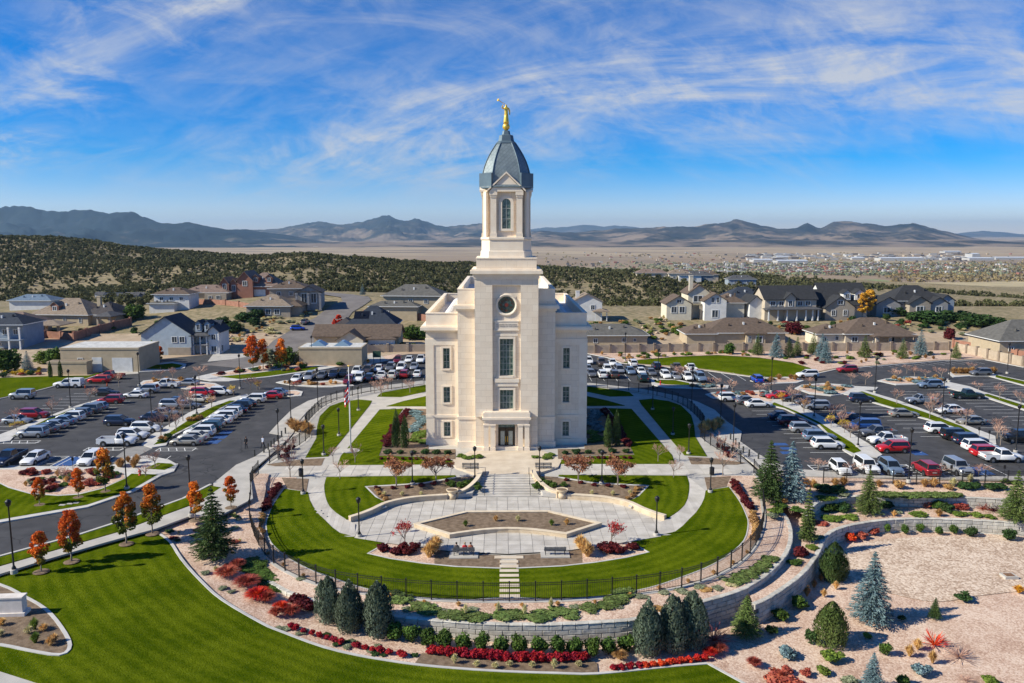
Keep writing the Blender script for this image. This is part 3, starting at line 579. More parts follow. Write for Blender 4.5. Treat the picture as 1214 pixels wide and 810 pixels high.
lawn2([(362, 543), (389, 541.5), (414, 511), (438, 481), (441, 475.5), (425, 474), (405, 477), (391, 482), (379, 494), (376, 506), (375, 520)])
lawn2([(447, 470.5), (452, 466), (505, 456.5), (505, 464.5), (475, 471)])
lawn2([(458, 482), (478, 476), (505, 470), (505, 482)])
bed2([(316, 551), (357, 545), (385, 543.5), (381, 552.5), (326, 553)], M_MULCH)
bed2([(334, 567), (366, 568), (363, 583), (340, 579)], M_MULCH)
def plaza():
    base = patch('plaza', PLAZA, Zt, mat('joint_grey', (.36, .35, .335)), 0, step=0, z_const=-1.245)
    def clip(poly, a, c, keep_lo, ax):
        out = []
        for i in range(len(poly)):
            p, q = poly[i-1], poly[i]
            ip = p[ax] >= c if keep_lo else p[ax] <= c; iq = q[ax] >= c if keep_lo else q[ax] <= c
            if ip != iq:
                t = (c-p[ax])/(q[ax]-p[ax]); out.append((p[0]+(q[0]-p[0])*t, p[1]+(q[1]-p[1])*t))
            if iq: out.append(q)
        return out
    S = 1.3; n = 0
    for i in range(-16, 16):
        for j in range(0, 15):
            x0, y0 = i*S, 79 + j*S
            c = PLAZA
            for (cc, k, ax) in ((x0+.022, True, 0), (x0+S-.022, False, 0), (y0+.022, True, 1), (y0+S-.022, False, 1)):
                c = clip(c, None, cc, k, ax)
                if len(c) < 3: break
            if len(c) < 3: continue
            ar = abs(sum(c[k-1][0]*c[k][1]-c[k][0]*c[k-1][1] for k in range(len(c))))/2
            if ar < .12: continue
            if all(inpoly(q[0]*.97, (q[1]-88)*.95+88, PLANT_OUT) for q in c): continue
            m = MB().prism(c if sum(c[k-1][0]*c[k][1]-c[k][0]*c[k-1][1] for k in range(len(c))) > 0 else c[::-1], -1.24, -1.2)
            m.build('paving_slab', M_PAVE, base); n += 1
    return base
zt_ = -.75
PLANT_OUT = gp([(490.6, 621), (553, 606)], zt_)
PLANT_OUT = PLANT_OUT + [(-PLANT_OUT[1][0], PLANT_OUT[1][1]), (-PLANT_OUT[0][0], PLANT_OUT[0][1])]
pf = G(533, 634, zt_); pm = G(598, 627, zt_)
arc = [(pf[0]*(1-t), pf[1] + (pm[1]-pf[1])*math.sin(t*math.pi/2)) for t in (0, .2, .4, .6, .8, 1)]
PLANT_OUT = PLANT_OUT[::-1]                         # right tip, back right, back left, left tip
PLANT_OUT = PLANT_OUT + arc + [(-x, y) for x, y in arc[::-1][1:]]
plaza()
# panels of the curved walks
def walk_panels():
    for sx in (1, -1):
        a = smooth_closed(gp(RW_IN, Zt), 2, False); b = smooth_closed(gp(RW_OUT, Zt), 2, False)
        o = None; k = min(len(a), len(b))
        base = MB()
        par = obj('path', patch_ribbon(a, b, sx, k), M_CONC, kind='structure')
        for i in range(k-1):
            q = [Vector(a[i]), Vector(a[i+1]), Vector(b[i+1]), Vector(b[i])]
            c = sum(q, Vector((0, 0)))/4; q = [c + (p-c)*.982 for p in q]
            q = [(p.x*sx, p.y) for p in q]
            if sum(q[k_-1][0]*q[k_][1]-q[k_][0]*q[k_-1][1] for k_ in range(4)) < 0: q = q[::-1]
            mb = MB(); mb.add([(x, y, Zt(x, y)+.01) for x, y in q] + [(x, y, Zt(x, y)+.035) for x, y in q], [(4,5,6,7),(0,1,5,4),(1,2,6,5),(2,3,7,6),(3,0,4,7)])
            mb.build('panel', M_PAVE, par)
def patch_ribbon(a, b, sx, k):
    mb = MB()
    for i in range(k-1):
        q = [a[i], a[i+1], b[i+1], b[i]]; mb.add([(x*sx, y, Zt(x, y)+.008) for x, y in q], [(0, 1, 2, 3)])
    return mb.mesh('path')
walk_panels()
def cross_panels():
    for sx in (1, -1):
        par = None; n = 12
        mb = MB(); xs = np.linspace(-7.6, -30.5, n+1)
        mb.add([(x*sx, y, Zt(x, y)+.006) for x, y in ((-7.6, 103.4), (-7.6, 108), (-30.5, 108), (-30.5, 103.4))], [(0, 1, 2, 3)])
        par = mb.build('path', M_CONC, kind='structure')
        for i in range(n):
            for (y0, y1) in ((103.5, 105.68), (105.75, 107.9)):
                x0, x1 = sorted((xs[i]*sx, xs[i+1]*sx)); x0 += .03; x1 -= .03
                q = [(x0, y0), (x1, y0), (x1, y1), (x0, y1)]
                m2 = MB(); m2.add([(x, y, Zt(x, y)+.01) for x, y in q] + [(x, y, Zt(x, y)+.035) for x, y in q], [(4,5,6,7),(0,1,5,4),(1,2,6,5),(2,3,7,6),(3,0,4,7)])
                m2.build('panel', M_PAVE, par)
cross_panels()
# entrance platform and steps
patch('entrance_platform', [(-7.8, 109.5), (-7.0, 106), (-4.4, 103.6), (-3.15, 103), (3.15, 103), (4.4, 103.6), (7.0, 106), (7.8, 109.5), (5.4, 114.4), (-5.4, 114.4)], Zlot, M_TANC, .03, step=0, skirt=1.3)
st = T('entrance_steps', 'wide flight of pale steps rising from the plaza to the temple door', 'steps', (0, 97.2, -1.2))
NS = 9
for i in range(NS):
    t0 = i/NS; hw = 4.42*(1-t0) + 3.12*t0
    mb = MB().box(-hw, hw, i*5.8/NS, 5.8 - .002*i, i*.133 - (.1 if i == 0 else 0) + .002, (i+1)*.133)
    mb.build('step', M_PAVE, st)
M_RAIL = mat('dark_metal', (.02, .02, .022), None, rough=.45, spec=.5)
for sx in (-1, 1):
    o = T('handrail', 'thin dark handrail along the edge of the entrance steps'+sd(-sx), 'handrail', (sx*2.9, 97.3, -1.2))
    mb = MB()
    mb.path([(0, 0, .95), (0, 5.6, 2.15)], [.03, .03]); mb.tube((0, .05, .13), (0, .05, .96), .03); mb.tube((0, 2.8, .65), (0, 2.8, 1.55), .03); mb.tube((0, 5.5, 1.15), (0, 5.5, 2.13), .03)
    mb.build('rail', M_RAIL, o)
# seat walls
M_SEAT = mat('sandstone', (.50, .39, .26), (.62, .50, .35), 1.2, .85, 6, .2, 6)
M_CAP = mat('sandstone_cap', (.60, .49, .35), (.70, .59, .44), 1.2, .8)
def wallstrip(mbw, P, w, z0f, z1f):
    n = len(P); A, B = [], []
    for i in range(n):
        d = (Vector(P[min(i+1, n-1)]) - Vector(P[max(i-1, 0)])).normalized(); nn = Vector((-d.y, d.x))*w/2
        A.append(Vector(P[i])+nn); B.append(Vector(P[i])-nn)
    rings = [[(B[i].x, B[i].y, z0f(*P[i])), (A[i].x, A[i].y, z0f(*P[i])), (A[i].x, A[i].y, z1f(*P[i])), (B[i].x, B[i].y, z1f(*P[i]))] for i in range(n)]
    return mbw.loft(rings)
SW = smooth_closed([(-18.3, 88.7), (-17.4, 89.6), (-16.2, 91.2), (-14.6, 93.8), (-11.7, 95.6), (-7.6, 96.5)], 4, False)
SW2 = smooth_closed([(-6.4, 96.9), (-5.2, 98.0), (-4.1, 100.2), (-3.55, 102.5), (-3.5, 104)], 4, False)
for sx in (1, -1):
    for P, zt, lab in ((SW, lambda x, y: -.62, 'long curved sandstone seat wall'), (SW2, lambda x, y: interp(y, [97, 103], [-.45, .5]), 'short sloping sandstone wall')):
        Q = [(x*sx, y) for x, y in P]; Q = Q if sx > 0 else Q[::-1]
        o = T('seat_wall', lab + (' edging the plaza beside the planting beds' if P is SW else ' flanking the entrance steps')+sd(sx), 'wall', (Q[0][0], Q[0][1], -1.2))
        ox, oy = Q[0]; Q = [(x-ox, y-oy) for x, y in Q]
        mb = MB(); wallstrip(mb, Q, .45, lambda x, y: -.05, lambda x, y: zt(x+ox, y+oy)+1.2); mb.build('wall', M_SEAT, o)
        mb = MB(); wallstrip(mb, Q, .56, lambda x, y: zt(x+ox, y+oy)+1.2, lambda x, y: zt(x+ox, y+oy)+1.29); mb.build('cap', M_CAP, o)
    o = T('urn_planter', 'low round sandstone bowl planter at the foot of the steps'+sd(-sx), 'planter', (sx*6.9, 96.7, -1.2))
    MB().lathe([(.5, 0), (.5, .55), (.42, .62), (.4, .7), (.75, 1.05), (.82, 1.2), (.7, 1.2), (.6, 1.1)], 16).build('bowl', M_SEAT, o, True)
    MB().lathe([(.62, 1.12), (.2, 1.17)], 12).build('soil', M_MULCH, o)
# central planter
o = T('plaza_planter', 'large low sandstone planter with brown mulch in the middle of the plaza', 'planter', (0, 88, -1.2))
Pq = [(x, y-88) for x, y in PLANT_OUT]
c = Vector((0, 0)); inner = []
n = len(Pq)
for i in range(n):
    d0 = (Vector(Pq[i])-Vector(Pq[i-1])).normalized(); d1 = (Vector(Pq[(i+1) % n])-Vector(Pq[i])).normalized()
    nn = Vector((-(d0+d1).y, (d0+d1).x)).normalized(); k = .38/max(.35, math.sqrt((1+d0.dot(d1))/2)); inner.append(Vector(Pq[i])+nn*k)
sgn = sum(Pq[k-1][0]*Pq[k][1]-Pq[k][0]*Pq[k-1][1] for k in range(n))
if sgn < 0: inner = [2*Vector(Pq[i])-inner[i] for i in range(n)]
mb = MB()
for i in range(n):
    j = (i+1) % n; a, b, ci, di = Vector(Pq[i]), Vector(Pq[j]), inner[j], inner[i]
    mb.add([(a.x,a.y,0),(b.x,b.y,0),(b.x,b.y,.42),(a.x,a.y,.42),(di.x,di.y,.3),(ci.x,ci.y,.3),(ci.x,ci.y,.42),(di.x,di.y,.42)], [(0,1,2,3),(3,2,6,7),(7,6,5,4)])
w_ = mb.build('wall', M_SEAT, o)
mb = MB()
for i in range(n):
    j = (i+1) % n; a, b = Vector(Pq[i]), Vector(Pq[j]); ci, di = inner[j], inner[i]
    a2, b2 = a+(a-di)*.12, b+(b-ci)*.12; c2, d2 = ci-(b-ci)*.1, di-(a-di)*.1
    mb.add([(a2.x,a2.y,.422),(b2.x,b2.y,.422),(c2.x,c2.y,.422),(d2.x,d2.y,.422),(a2.x,a2.y,.5),(b2.x,b2.y,.5),(c2.x,c2.y,.5),(d2.x,d2.y,.5)], [(0,3,2,1),(4,5,6,7),(0,1,5,4),(1,2,6,5),(2,3,7,6),(3,0,4,7)])
mb.build('cap', M_CAP, o)
sl = patch('soil', [tuple(p) for p in inner], Zt, M_MULCH, 0, step=0, parent=o, z_const=.36)
# stepping stones to the fence
for i in range(9):
    y = 79.0 - i*1.08; w = .95 if i else 1.5
    b = MB().box(-w, w, -.29, .29, -.1, .05); bb = bevel_mesh(b.mesh('stepping_slab', M_TANC), .015)
    q = obj('stepping_slab', bb, loc=(0.05, y-.4, Zt(0, y)+.06))
    tag(q, 'tan rectangular stepping slab in the row crossing the lawn below the plaza' if i else 'wider tan slab at the plaza end of the stepping row', 'slab', 'stepping slabs across the lawn' if i else None)

# ---------------------------------------------------------------- benches
M_BENCH = mat('bench_slats', (.10, .10, .105), (.15, .15, .155), 5, .5, world=False)
def bench(x, y, z, rz, label, group=None, pad=True):
    o = T('bench', label, 'bench', (x, y, z), rz, group)
    for i in range(4): MB().box(-1.15, 1.15, -.22+i*.125, -.12+i*.125, .44, .47).build('seat_slat', M_BENCH, o)
    for i in range(3): MB().box(-1.15, 1.15, .27+i*.02, .30+i*.02, .55+i*.13, .65+i*.13).build('back_slat', M_BENCH, o)
    for sx in (-1, 0, 1):
        mb = MB().box(sx*1.0-.03, sx*1.0+.03, -.2, -.14, 0, .44).box(sx*1.0-.03, sx*1.0+.03, .22, .27, 0, .92).box(sx*1.0-.03, sx*1.0+.03, -.22, .27, .38, .437)
        mb.build('leg', M_RAIL, o)
    return o
pad_y = 78.7
for sx in (-1, 1):
    x = sx*4.75 + .1
    tag(obj('bench_pad', MB().box(-1.5, 1.5, -.75, .75, -.2, .0).mesh('bench_pad', M_CONC), loc=(x, 79.1, -1.22)), 'pale concrete pad under the '+('occupied' if sx < 0 else 'empty')+' plaza bench', 'pad')
    bench(x, 79.15, -1.22, math.pi, 'dark slatted bench carrying three seated people' if sx < 0 else 'empty dark slatted bench on a pad facing the plaza planter')
    bench(sx*5.0, 105.5, Zt(0, 105.5)+.05, math.pi if 0 else 0, 'small dark bench at the top of the entrance steps'+sd(-sx))
# ================================================================ TEMPLE
def temple_mat():
    m = bpy.data.materials.new('temple_stone'); m.use_nodes = True; nt = m.node_tree; N = nt.nodes; L = nt.links
    bs = N['Principled BSDF']; bs.inputs['Roughness'].default_value = .75; bs.inputs['Specular IOR Level'].default_value = .25
    tc = N.new('ShaderNodeNewGeometry'); mp = N.new('ShaderNodeMapping'); mp.inputs['Rotation'].default_value = (math.pi/2, 0, 0); L.new(tc.outputs['Position'], mp.inputs[0])
    n = N.new('ShaderNodeTexNoise'); n.inputs['Scale'].default_value = .7; n.inputs['Detail'].default_value = 8; L.new(tc.outputs['Position'], n.inputs['Vector'])
    r = N.new('ShaderNodeValToRGB'); e = r.color_ramp.elements; e[0].position = .3; e[0].color = (.80, .67, .515, 1); e[1].position = .7; e[1].color = (.86, .745, .59, 1); L.new(n.outputs[0], r.inputs[0])
    br = N.new('ShaderNodeTexBrick'); br.inputs['Scale'].default_value = 1; br.inputs['Brick Width'].default_value = 1.5; br.inputs['Row Height'].default_value = .9; br.inputs['Mortar Size'].default_value = .025
    br.inputs['Color1'].default_value = (1, 1, 1, 1); br.inputs['Color2'].default_value = (.925, .915, .905, 1); br.inputs['Mortar'].default_value = (.79, .77, .75, 1); L.new(mp.outputs[0], br.inputs['Vector'])
    mx = N.new('ShaderNodeMixRGB'); mx.blend_type = 'MULTIPLY'; mx.inputs[0].default_value = 1; L.new(r.outputs[0], mx.inputs[1]); L.new(br.outputs[0], mx.inputs[2])
    L.new(mx.outputs[0], bs.inputs['Base Color']); return m
M_TEMP = temple_mat()
M_TRIM = mat('temple_trim', (.80, .67, .515), (.86, .745, .59), .9, .7)
M_ROOFW = mat('white_membrane', (.62, .61, .59), (.72, .71, .69), .4, .7)
M_SLATE = mat('blue_grey_metal', (.18, .22, .23), (.235, .28, .285), .9, .45, 6, .1, 6, spec=.5, metal=.25)
def shingle(m):
    N = m.node_tree.nodes; L = m.node_tree.links; bs = N['Principled BSDF']; src = bs.inputs['Base Color'].links[0].from_socket
    g = N.new('ShaderNodeNewGeometry'); mp = N.new('ShaderNodeMapping'); mp.inputs['Rotation'].default_value = (math.pi/2, 0, math.pi/4); L.new(g.outputs['Position'], mp.inputs[0])
    b = N.new('ShaderNodeTexBrick'); b.inputs['Scale'].default_value = 1; b.inputs['Brick Width'].default_value = .5; b.inputs['Row Height'].default_value = .42; b.inputs['Mortar Size'].default_value = .03; b.inputs['Color1'].default_value = (1, 1, 1, 1); b.inputs['Color2'].default_value = (.86, .88, .9, 1); b.inputs['Mortar'].default_value = (.62, .64, .66, 1); L.new(mp.outputs[0], b.inputs['Vector'])
    x = N.new('ShaderNodeMixRGB'); x.blend_type = 'MULTIPLY'; x.inputs[0].default_value = 1; L.new(src, x.inputs[1]); L.new(b.outputs[0], x.inputs[2]); L.new(x.outputs[0], bs.inputs['Base Color'])
shingle(M_SLATE)
M_SLATED = mat('blue_grey_trim', (.095, .135, .165), (.12, .17, .20), .9, .45, metal=.25)
M_GLASS = mat('art_glass', (.02, .06, .06), (.15, .215, .18), 2.6, .12, 4, spec=.6)
M_MUNT = mat('window_bar', (.30, .33, .30), (.36, .38, .34), 3, .5)
M_RGLASS = mat('rose_glass', (.10, .03, .02), (.03, .09, .08), 3.0, .15, 3, spec=.6)
M_DOOR = mat('bronze_door', (.035, .026, .018), (.06, .045, .03), 2, .4, metal=.3)
M_GOLD = mat('gold_leaf', (.82, .54, .08), (.90, .62, .12), 3, .35, metal=.6, world=False)
TY = 115.0
temple = T('temple', 'tall cream stone temple with a central tower, blue-grey dome and gilded figure', 'temple', (0, TY, 0))
def tp(name, mb, m, parent=None, smooth=False): return mb.build(name, m, parent or temple, smooth)
def wall_open(mb, x0, x1, z0, z1, y0, y1, ops):
    """solid wall slab (y0 front) tiled round rectangular openings (xa, xb, za, zb)"""
    xs = sorted(set([x0, x1] + [o[0] for o in ops] + [o[1] for o in ops]))
    for a, b in zip(xs[:-1], xs[1:]):
        cols = sorted([o for o in ops if o[0] <= a+1e-6 and o[1] >= b-1e-6], key=lambda o: o[2])
        z = z0
        for o in cols:
            if o[2] > z: mb.box(a, b, y0, y1, z, o[2])
            z = o[3]
        if z < z1: mb.box(a, b, y0, y1, z, z1)
def window(x0, x1, z0, z1, y, nx, nz, parent, frame=.28, proud=.10, ax=0, sill=True):
    """stone surround, glass set back, thin bars"""
    w = MB(); w.box(x0-frame, x0, -proud, .1, z0-frame, z1+frame); w.box(x1, x1+frame, -proud, .1, z0-frame, z1+frame)
    w.box(x0, x1, -proud, .1, z1, z1+frame); w.box(x0, x1, -proud-.05, .1, z0-frame, z0)
    rot = (0, 0, ax)
    f = w.build('window', M_TRIM, parent); f.location = y; f.rotation_euler = rot
    g = MB().box(x0, x1, .26, .30, z0, z1).build('pane', M_GLASS, f)
    bars = MB()
    for i in range(1, nx): xx = x0+(x1-x0)*i/nx; bars.box(xx-.04, xx+.04, .20, .258, z0, z1)
    for i in range(1, nz): zz = z0+(z1-z0)*i/nz; bars.box(x0, x1, .205, .257, zz-.04, zz+.04)
    bars.box(x0, x0+.07, .2, .259, z0, z1); bars.box(x1-.07, x1, .2, .259, z0, z1); bars.box(x0+.07, x1-.07, .2, .259, z0, z0+.07); bars.box(x0+.07, x1-.07, .2, .259, z1-.07, z1)
    bars.build('muntin', M_MUNT, f)
    return f
def ring_box(mb, x0, x1, y0, y1, z0, z1, p):     # cornice band all round, p proud
    mb.box(x0-p, x1+p, y0-p, y1+p, z0, z1)
# --- wings (outer, lower)
WX, WF, WB = 12.05, 3.0, 42.0
wins = [(11.85, 14.95, 1.72), (6.1, 9.0, 1.72), (.95, 3.3, 1.45)]
WINX = 9.0
for sx in (-1, 1):
    mb = MB(); ops = []
    xa, xb = sorted((sx*7.2, sx*WX))
    for z0, z1, w in ((11.75, 14.85, .5), (6.55, 8.95, .5), (1.35, 3.55, .5)): ops.append((sx*WINX-w, sx*WINX+w, z0, z1))
    wall_open(mb, xa, xb, 0, 18.0, WF, WF+.8, ops)
    mb.box(xa, xb, WF+.8, WB, 0, 18.0)
    tp('wing_wall', mb, M_TEMP)
    tr = MB()
    out = lambda x0, x1, y0, y1, z0, z1: tr.box(*sorted((sx*x0, sx*x1)), y0, y1, z0, z1)
    out(7.2, WX+.18, WF-.18, WB+.18, 0, .9)                       # plinth
    out(7.2, WX+.14, WF-.14, WB+.14, 4.25, 4.65)                  # string course
    out(7.2, WX+.10, WF-.10, WB+.10, 15.95, 16.25)
    out(7.2, WX+.25, WF-.25, WB+.25, 17.35, 17.6)
    out(7.2, WX+.75, WF-.75, WB+.75, 17.6, 18.05)                 # cornice
    out(7.2, WX+.60, WF-.60, WB+.60, 18.05, 18.2)
    # proud corner strips leave the window bay recessed
    out(WX-1.15, WX+.09, WF-.09, WF+.3, 4.65, 15.95); out(7.2, 7.75, WF-.09, WF+.2, 4.65, 15.95); out(7.75, WX-1.15, WF-.09, WF+.2, 15.3, 15.95)
    out(WX-1.15, WX+.09, WF-.09, WF+.3, .9, 4.25); out(7.2, 7.75, WF-.09, WF+.2, .9, 4.25)
    tp('wing_trim', tr, M_TRIM)
    pa = MB()
    pa_box = lambda x0, x1, y0, y1, z0, z1: pa.box(*sorted((sx*x0, sx*x1)), y0, y1, z0, z1)
    pa_box(7.2, WX-.05, WF+.05, WF+.55, 18.2, 20.0); pa_box(WX-.55, WX-.05, WF+.55, WB-.5, 18.2, 20.0); pa_box(7.2, WX-.05, WB-.5, WB, 18.2, 20.0)
    pa_box(7.2, WX+.02, WF-.02, WF+.62, 20.0, 20.15); pa_box(WX-.62, WX+.02, WF+.62, WB-.57, 20.0, 20.15); pa_box(7.2, WX+.02, WB-.57, WB+.07, 20.0, 20.15)
    tp('wing_parapet', pa, M_TRIM)
    rf = MB().box(*sorted((sx*7.2, sx*(WX-.55))), WF+.55, WB-.5, 18.01, 18.5); tp('wing_roof', rf, M_ROOFW)
    # long barrel roof unit
    du = MB(); rings = []
    for yy in (WF+2, WB-6):
        rings.append([(sx*9.1+1.0*math.cos(math.pi*i/8), yy, 18.5+1.15*math.sin(math.pi*i/8)) for i in range(9)])
    du.loft(rings); tp('roof_vault', du, M_ROOFW)
    for i, (z0, z1, w) in enumerate(((11.75, 14.85, .5), (6.55, 8.95, .5), (1.35, 3.55, .5))):
        window(-w, w, z0, z1, (sx*WINX, WF, 0), 2, 3, temple, .26, .12)
    for yy in np.arange(WF+4, WB-3, 5.6):
        for z0, z1, w in ((11.75, 14.85, .5), (6.55, 8.95, .5), (1.35, 3.55, .5)):
            f = window(-w, w, z0, z1, (sx*(WX+.02), yy, 0), 2, 3, temple, .26, .12, ax=sx*math.pi/2)
# --- middle body
mb = MB(); mb.box(-7.2, 7.2, 1.5, 36, 0, 22.0); tp('body_wall', mb, M_TEMP)
tr = MB(); tr.box(-7.35, 7.35, 1.35, 36.15, 0, .9); tr.box(-7.32, 7.32, 1.38, 36.1, 4.3, 4.7)
tr.box(-7.4, 7.4, 1.3, 36.2, 20.6, 20.9); tr.box(-7.75, 7.75, .95, 36.55, 20.9, 21.35); tr.box(-7.6, 7.6, 1.1, 36.4, 21.35, 21.5)
tp('body_trim', tr, M_TRIM)
pa = MB(); pa.box(-7.15, 7.15, 1.55, 2.05, 22.0, 23.7); pa.box(-7.15, 7.15, 35.4, 35.9, 22, 23.7)
for sx in (-1, 1): pa.box(*sorted((sx*7.15, sx*6.65)), 2.05, 35.4, 22, 23.7); pa.box(*sorted((sx*7.2, sx*6.6)), 2.1, 35.35, 23.7, 23.85)
pa.box(-7.2, 7.2, 1.5, 2.1, 23.7, 23.85); pa.box(-7.2, 7.2, 35.35, 35.95, 23.7, 23.85)
tp('body_parapet', pa, M_TRIM)
tp('body_roof', MB().box(-6.65, 6.65, 2.05, 35.4, 22.0, 22.4), M_ROOFW)
# --- tower
TW = 4.6
mb = MB(); PX = 2.05      # recessed centre bay
wall_open(mb, -TW, TW, 0, 25.4, .45, 1.2, [(-1.02, 1.02, 11.1, 16.6), (-1.02, 1.02, 6.1, 9.0), (-1.25, 1.25, 0.0, 4.15), (-1.35, 1.35, 20.2, 22.9)])
mb.box(-TW, TW, 1.2, 9.2, 0, 25.4)
tp('tower_wall', mb, M_TEMP)
tr = MB()
for sx in (-1, 1): tr.box(*sorted((sx*PX, sx*(TW+.02))), 0.0, .46, 5.0, 25.4)
tr.box(-PX, PX, 0.0, .46, 24.45, 25.4)
tp('tower_pier', tr, M_TEMP)
tp('window_head', MB().box(-1.65, 1.65, .30, .45, 17.0, 17.35), M_TRIM)
tp('window_sill', MB().box(-1.85, 1.85, .1, .45, 10.15, 10.7).box(-1.7, 1.7, .2, .45, 9.55, 10.15), M_TRIM)
tp('inscription_panel', MB().box(-1.7, 1.7, .25, .46, 18.0, 19.1).box(-1.85, 1.85, .2, .46, 19.1, 19.3).box(-1.85, 1.85, .2, .46, 17.8, 18.0), M_TRIM)
tp('tower_cornice', MB().box(-TW-.12, TW+.12, -.12, 9.3, 25.4, 25.8).box(-TW-.3, TW+.3, -.3, 9.5, 25.8, 26.1).box(-TW-.62, TW+.62, -.62, 9.8, 26.1, 26.55).box(-TW-.45, TW+.45, -.45, 9.65, 26.55, 26.75), M_TRIM)
tp('tower_base', MB().box(-TW-.1, TW+.1, -.1, 9.3, 0, .45), M_TRIM)
# inscription
def text_obj(body, size, loc, mtl, parent, ext=.01, name='inscription'):
    cu = bpy.data.curves.new(name, 'FONT'); cu.body = body; cu.size = size; cu.align_x = 'CENTER'; cu.align_y = 'CENTER'; cu.extrude = ext; cu.space_line = 1.0
    o = bpy.data.objects.new(name, cu); COL.objects.link(o); dg = bpy.context.evaluated_depsgraph_get()
    me = bpy.data.meshes.new_from_object(o.evaluated_get(dg)); COL.objects.unlink(o); bpy.data.objects.remove(o)
    me.materials.clear(); me.materials.append(mtl); q = obj(name, me, None, parent, loc); q.rotation_euler = (math.pi/2, 0, 0); return q
text_obj('HOLINESS TO THE LORD\nTHE HOUSE OF THE LORD', .27, (0, .235, 18.55), mat('carved_letters', (.42, .37, .31)), temple)
window(-1.0, 1.0, 11.1, 16.6, (0, .45, 0), 4, 6, temple, .3, .18)
window(-1.0, 1.0, 6.1, 9.0, (0, .45, 0), 4, 3, temple, .3, .18)
# rose window
rw = MB(); n = 40
rw.loft([[(r*math.cos(2*math.pi*i/n), y, r*math.sin(2*math.pi*i/n)) for i in range(n)] for r, y in ((1.6, .45), (1.6, .3), (1.46, .27), (1.36, .36), (1.25, .36), (1.25, .62))], cap=False)
o = rw.build('rose_window', M_TRIM, temple, True); o.location = (0, 0, 21.55)
bk = MB()
for i in range(n):
    a, b = 2*math.pi*i/n, 2*math.pi*(i+1)/n; k = 1.36
    def sq(t):
        c, s = math.cos(t), math.sin(t); m_ = max(abs(c), abs(s)); return (k*c/m_, .4, k*s/m_)
    bk.add([(1.26*math.cos(a), .4, 1.26*math.sin(a)), (1.26*math.cos(b), .4, 1.26*math.sin(b)), sq(b), sq(a)], [(3, 2, 1, 0)])
bk.build('surround', M_TEMP, o)
MB().loft([[(1.27*math.cos(2*math.pi*i/n), y, 1.27*math.sin(2*math.pi*i/n)) for i in range(n)] for y in (.55, .6)]).build('pane', M_GLASS, o)
for k in range(8):
    t = 2*math.pi*k/8
    MB().loft([[(.82*math.cos(t)+.27*math.cos(2*math.pi*i/12), y, .82*math.sin(t)+.27*math.sin(2*math.pi*i/12)) for i in range(12)] for y in (.50, .548)]).build('petal', M_RGLASS, o)
MB().loft([[(.28*math.cos(2*math.pi*i/16), y, .28*math.sin(2*math.pi*i/16)) for i in range(16)] for y in (.49, .547)]).build('centre', mat('red_glass', (.16, .035, .03), None, rough=.15), o)
bars = MB()
for k in range(8):
    t = 2*math.pi*(k+.5)/8; bars.tube((.3*math.cos(t), .5, .3*math.sin(t)), (1.25*math.cos(t), .5, 1.25*math.sin(t)), .03, n=4)
bars.build('muntin', M_DOOR, o)
# portico
po = MB()
po.box(-3.4, 3.4, -.6, -.02, 4.4, 4.75); po.box(-3.6, 3.6, -.78, -.02, 4.75, 5.05); po.box(-3.45, 3.45, -.65, -.02, 5.05, 5.75); po.box(-3.3, 3.3, -.5, .44, 5.76, 5.9)
po.box(-3.3, 3.3, -.5, -.02, 4.0, 4.4)
tp('portico_entablature', po, M_TRIM)
for sx in (-1, 1):
    for x in (1.75, 2.7):
        mb = MB(); xc = sx*(x+.3)
        mb.box(xc-.42, xc+.42, -.58, .0, 0, .5); mb.box(xc-.34, xc+.34, -.5, -.01, .5, 3.6); mb.box(xc-.4, xc+.4, -.54, -.005, 3.6, 3.8); mb.box(xc-.45, xc+.45, -.6, -.003, 3.8, 3.998)
        tp('portico_pilaster', mb, M_TRIM)
for sx in (-1, 1):
    d = MB(); xa, xb = sorted((sx*.02, sx*1.2)); d.box(xa, xb, .75, .85, .05, 3.1)
    dd = tp('door', d, M_DOOR)
    MB().box(*sorted((sx*.3, sx*.9)), .71, .749, .6, 2.7).build('pane', mat('etched_glass', (.34, .37, .31), (.45, .48, .41), 4, .25), dd)
    MB().tube((sx*.14, .66, 1.0), (sx*.14, .66, 1.9), .03).build('handle', M_GOLD, dd)
tp('door_frame', MB().box(-1.24, -1.2, .7, .9, 0, 3.2).box(1.2, 1.24, .7, .9, 0, 3.2).box(-1.24, 1.24, .68, .9, 3.1, 3.25), M_DOOR)
tp('transom', MB().box(-1.2, 1.2, .78, .84, 3.25, 4.1), M_GLASS)
# --- belfry
BC = 4.6      # centre of the tower in local y
pl = MB(); pl.box(-4.35, 4.35, BC-4.35, BC+4.35, 26.75, 28.2); pl.box(-4.42, 4.42, BC-4.42, BC+4.42, 28.2, 28.4); tp('belfry_plinth', pl, M_TEMP)
def octo(a, c):      # chamfered square, half width a, chamfer c
    return [(-a+c, -a), (a-c, -a), (a, -a+c), (a, a-c), (a-c, a), (-a+c, a), (-a, a-c), (-a, -a+c)]
oc = lambda a, c, z: [(x, y+BC, z) for x, y in octo(a, c)]
be = MB(); be.loft([oc(3.8, 1.2, 28.4), oc(3.75, 1.2, 29.3), oc(3.62, 1.2, 29.35), oc(3.62, 1.2, 30.9), oc(3.75, 1.2, 31.0), oc(3.75, 1.2, 31.3), oc(3.5, 1.15, 31.35)]); tp('belfry_base', be, M_TRIM)
be = MB(); be.loft([oc(3.1, 1.05, 31.3), oc(3.1, 1.05, 38.3)]); tp('belfry_core', be, M_TEMP)
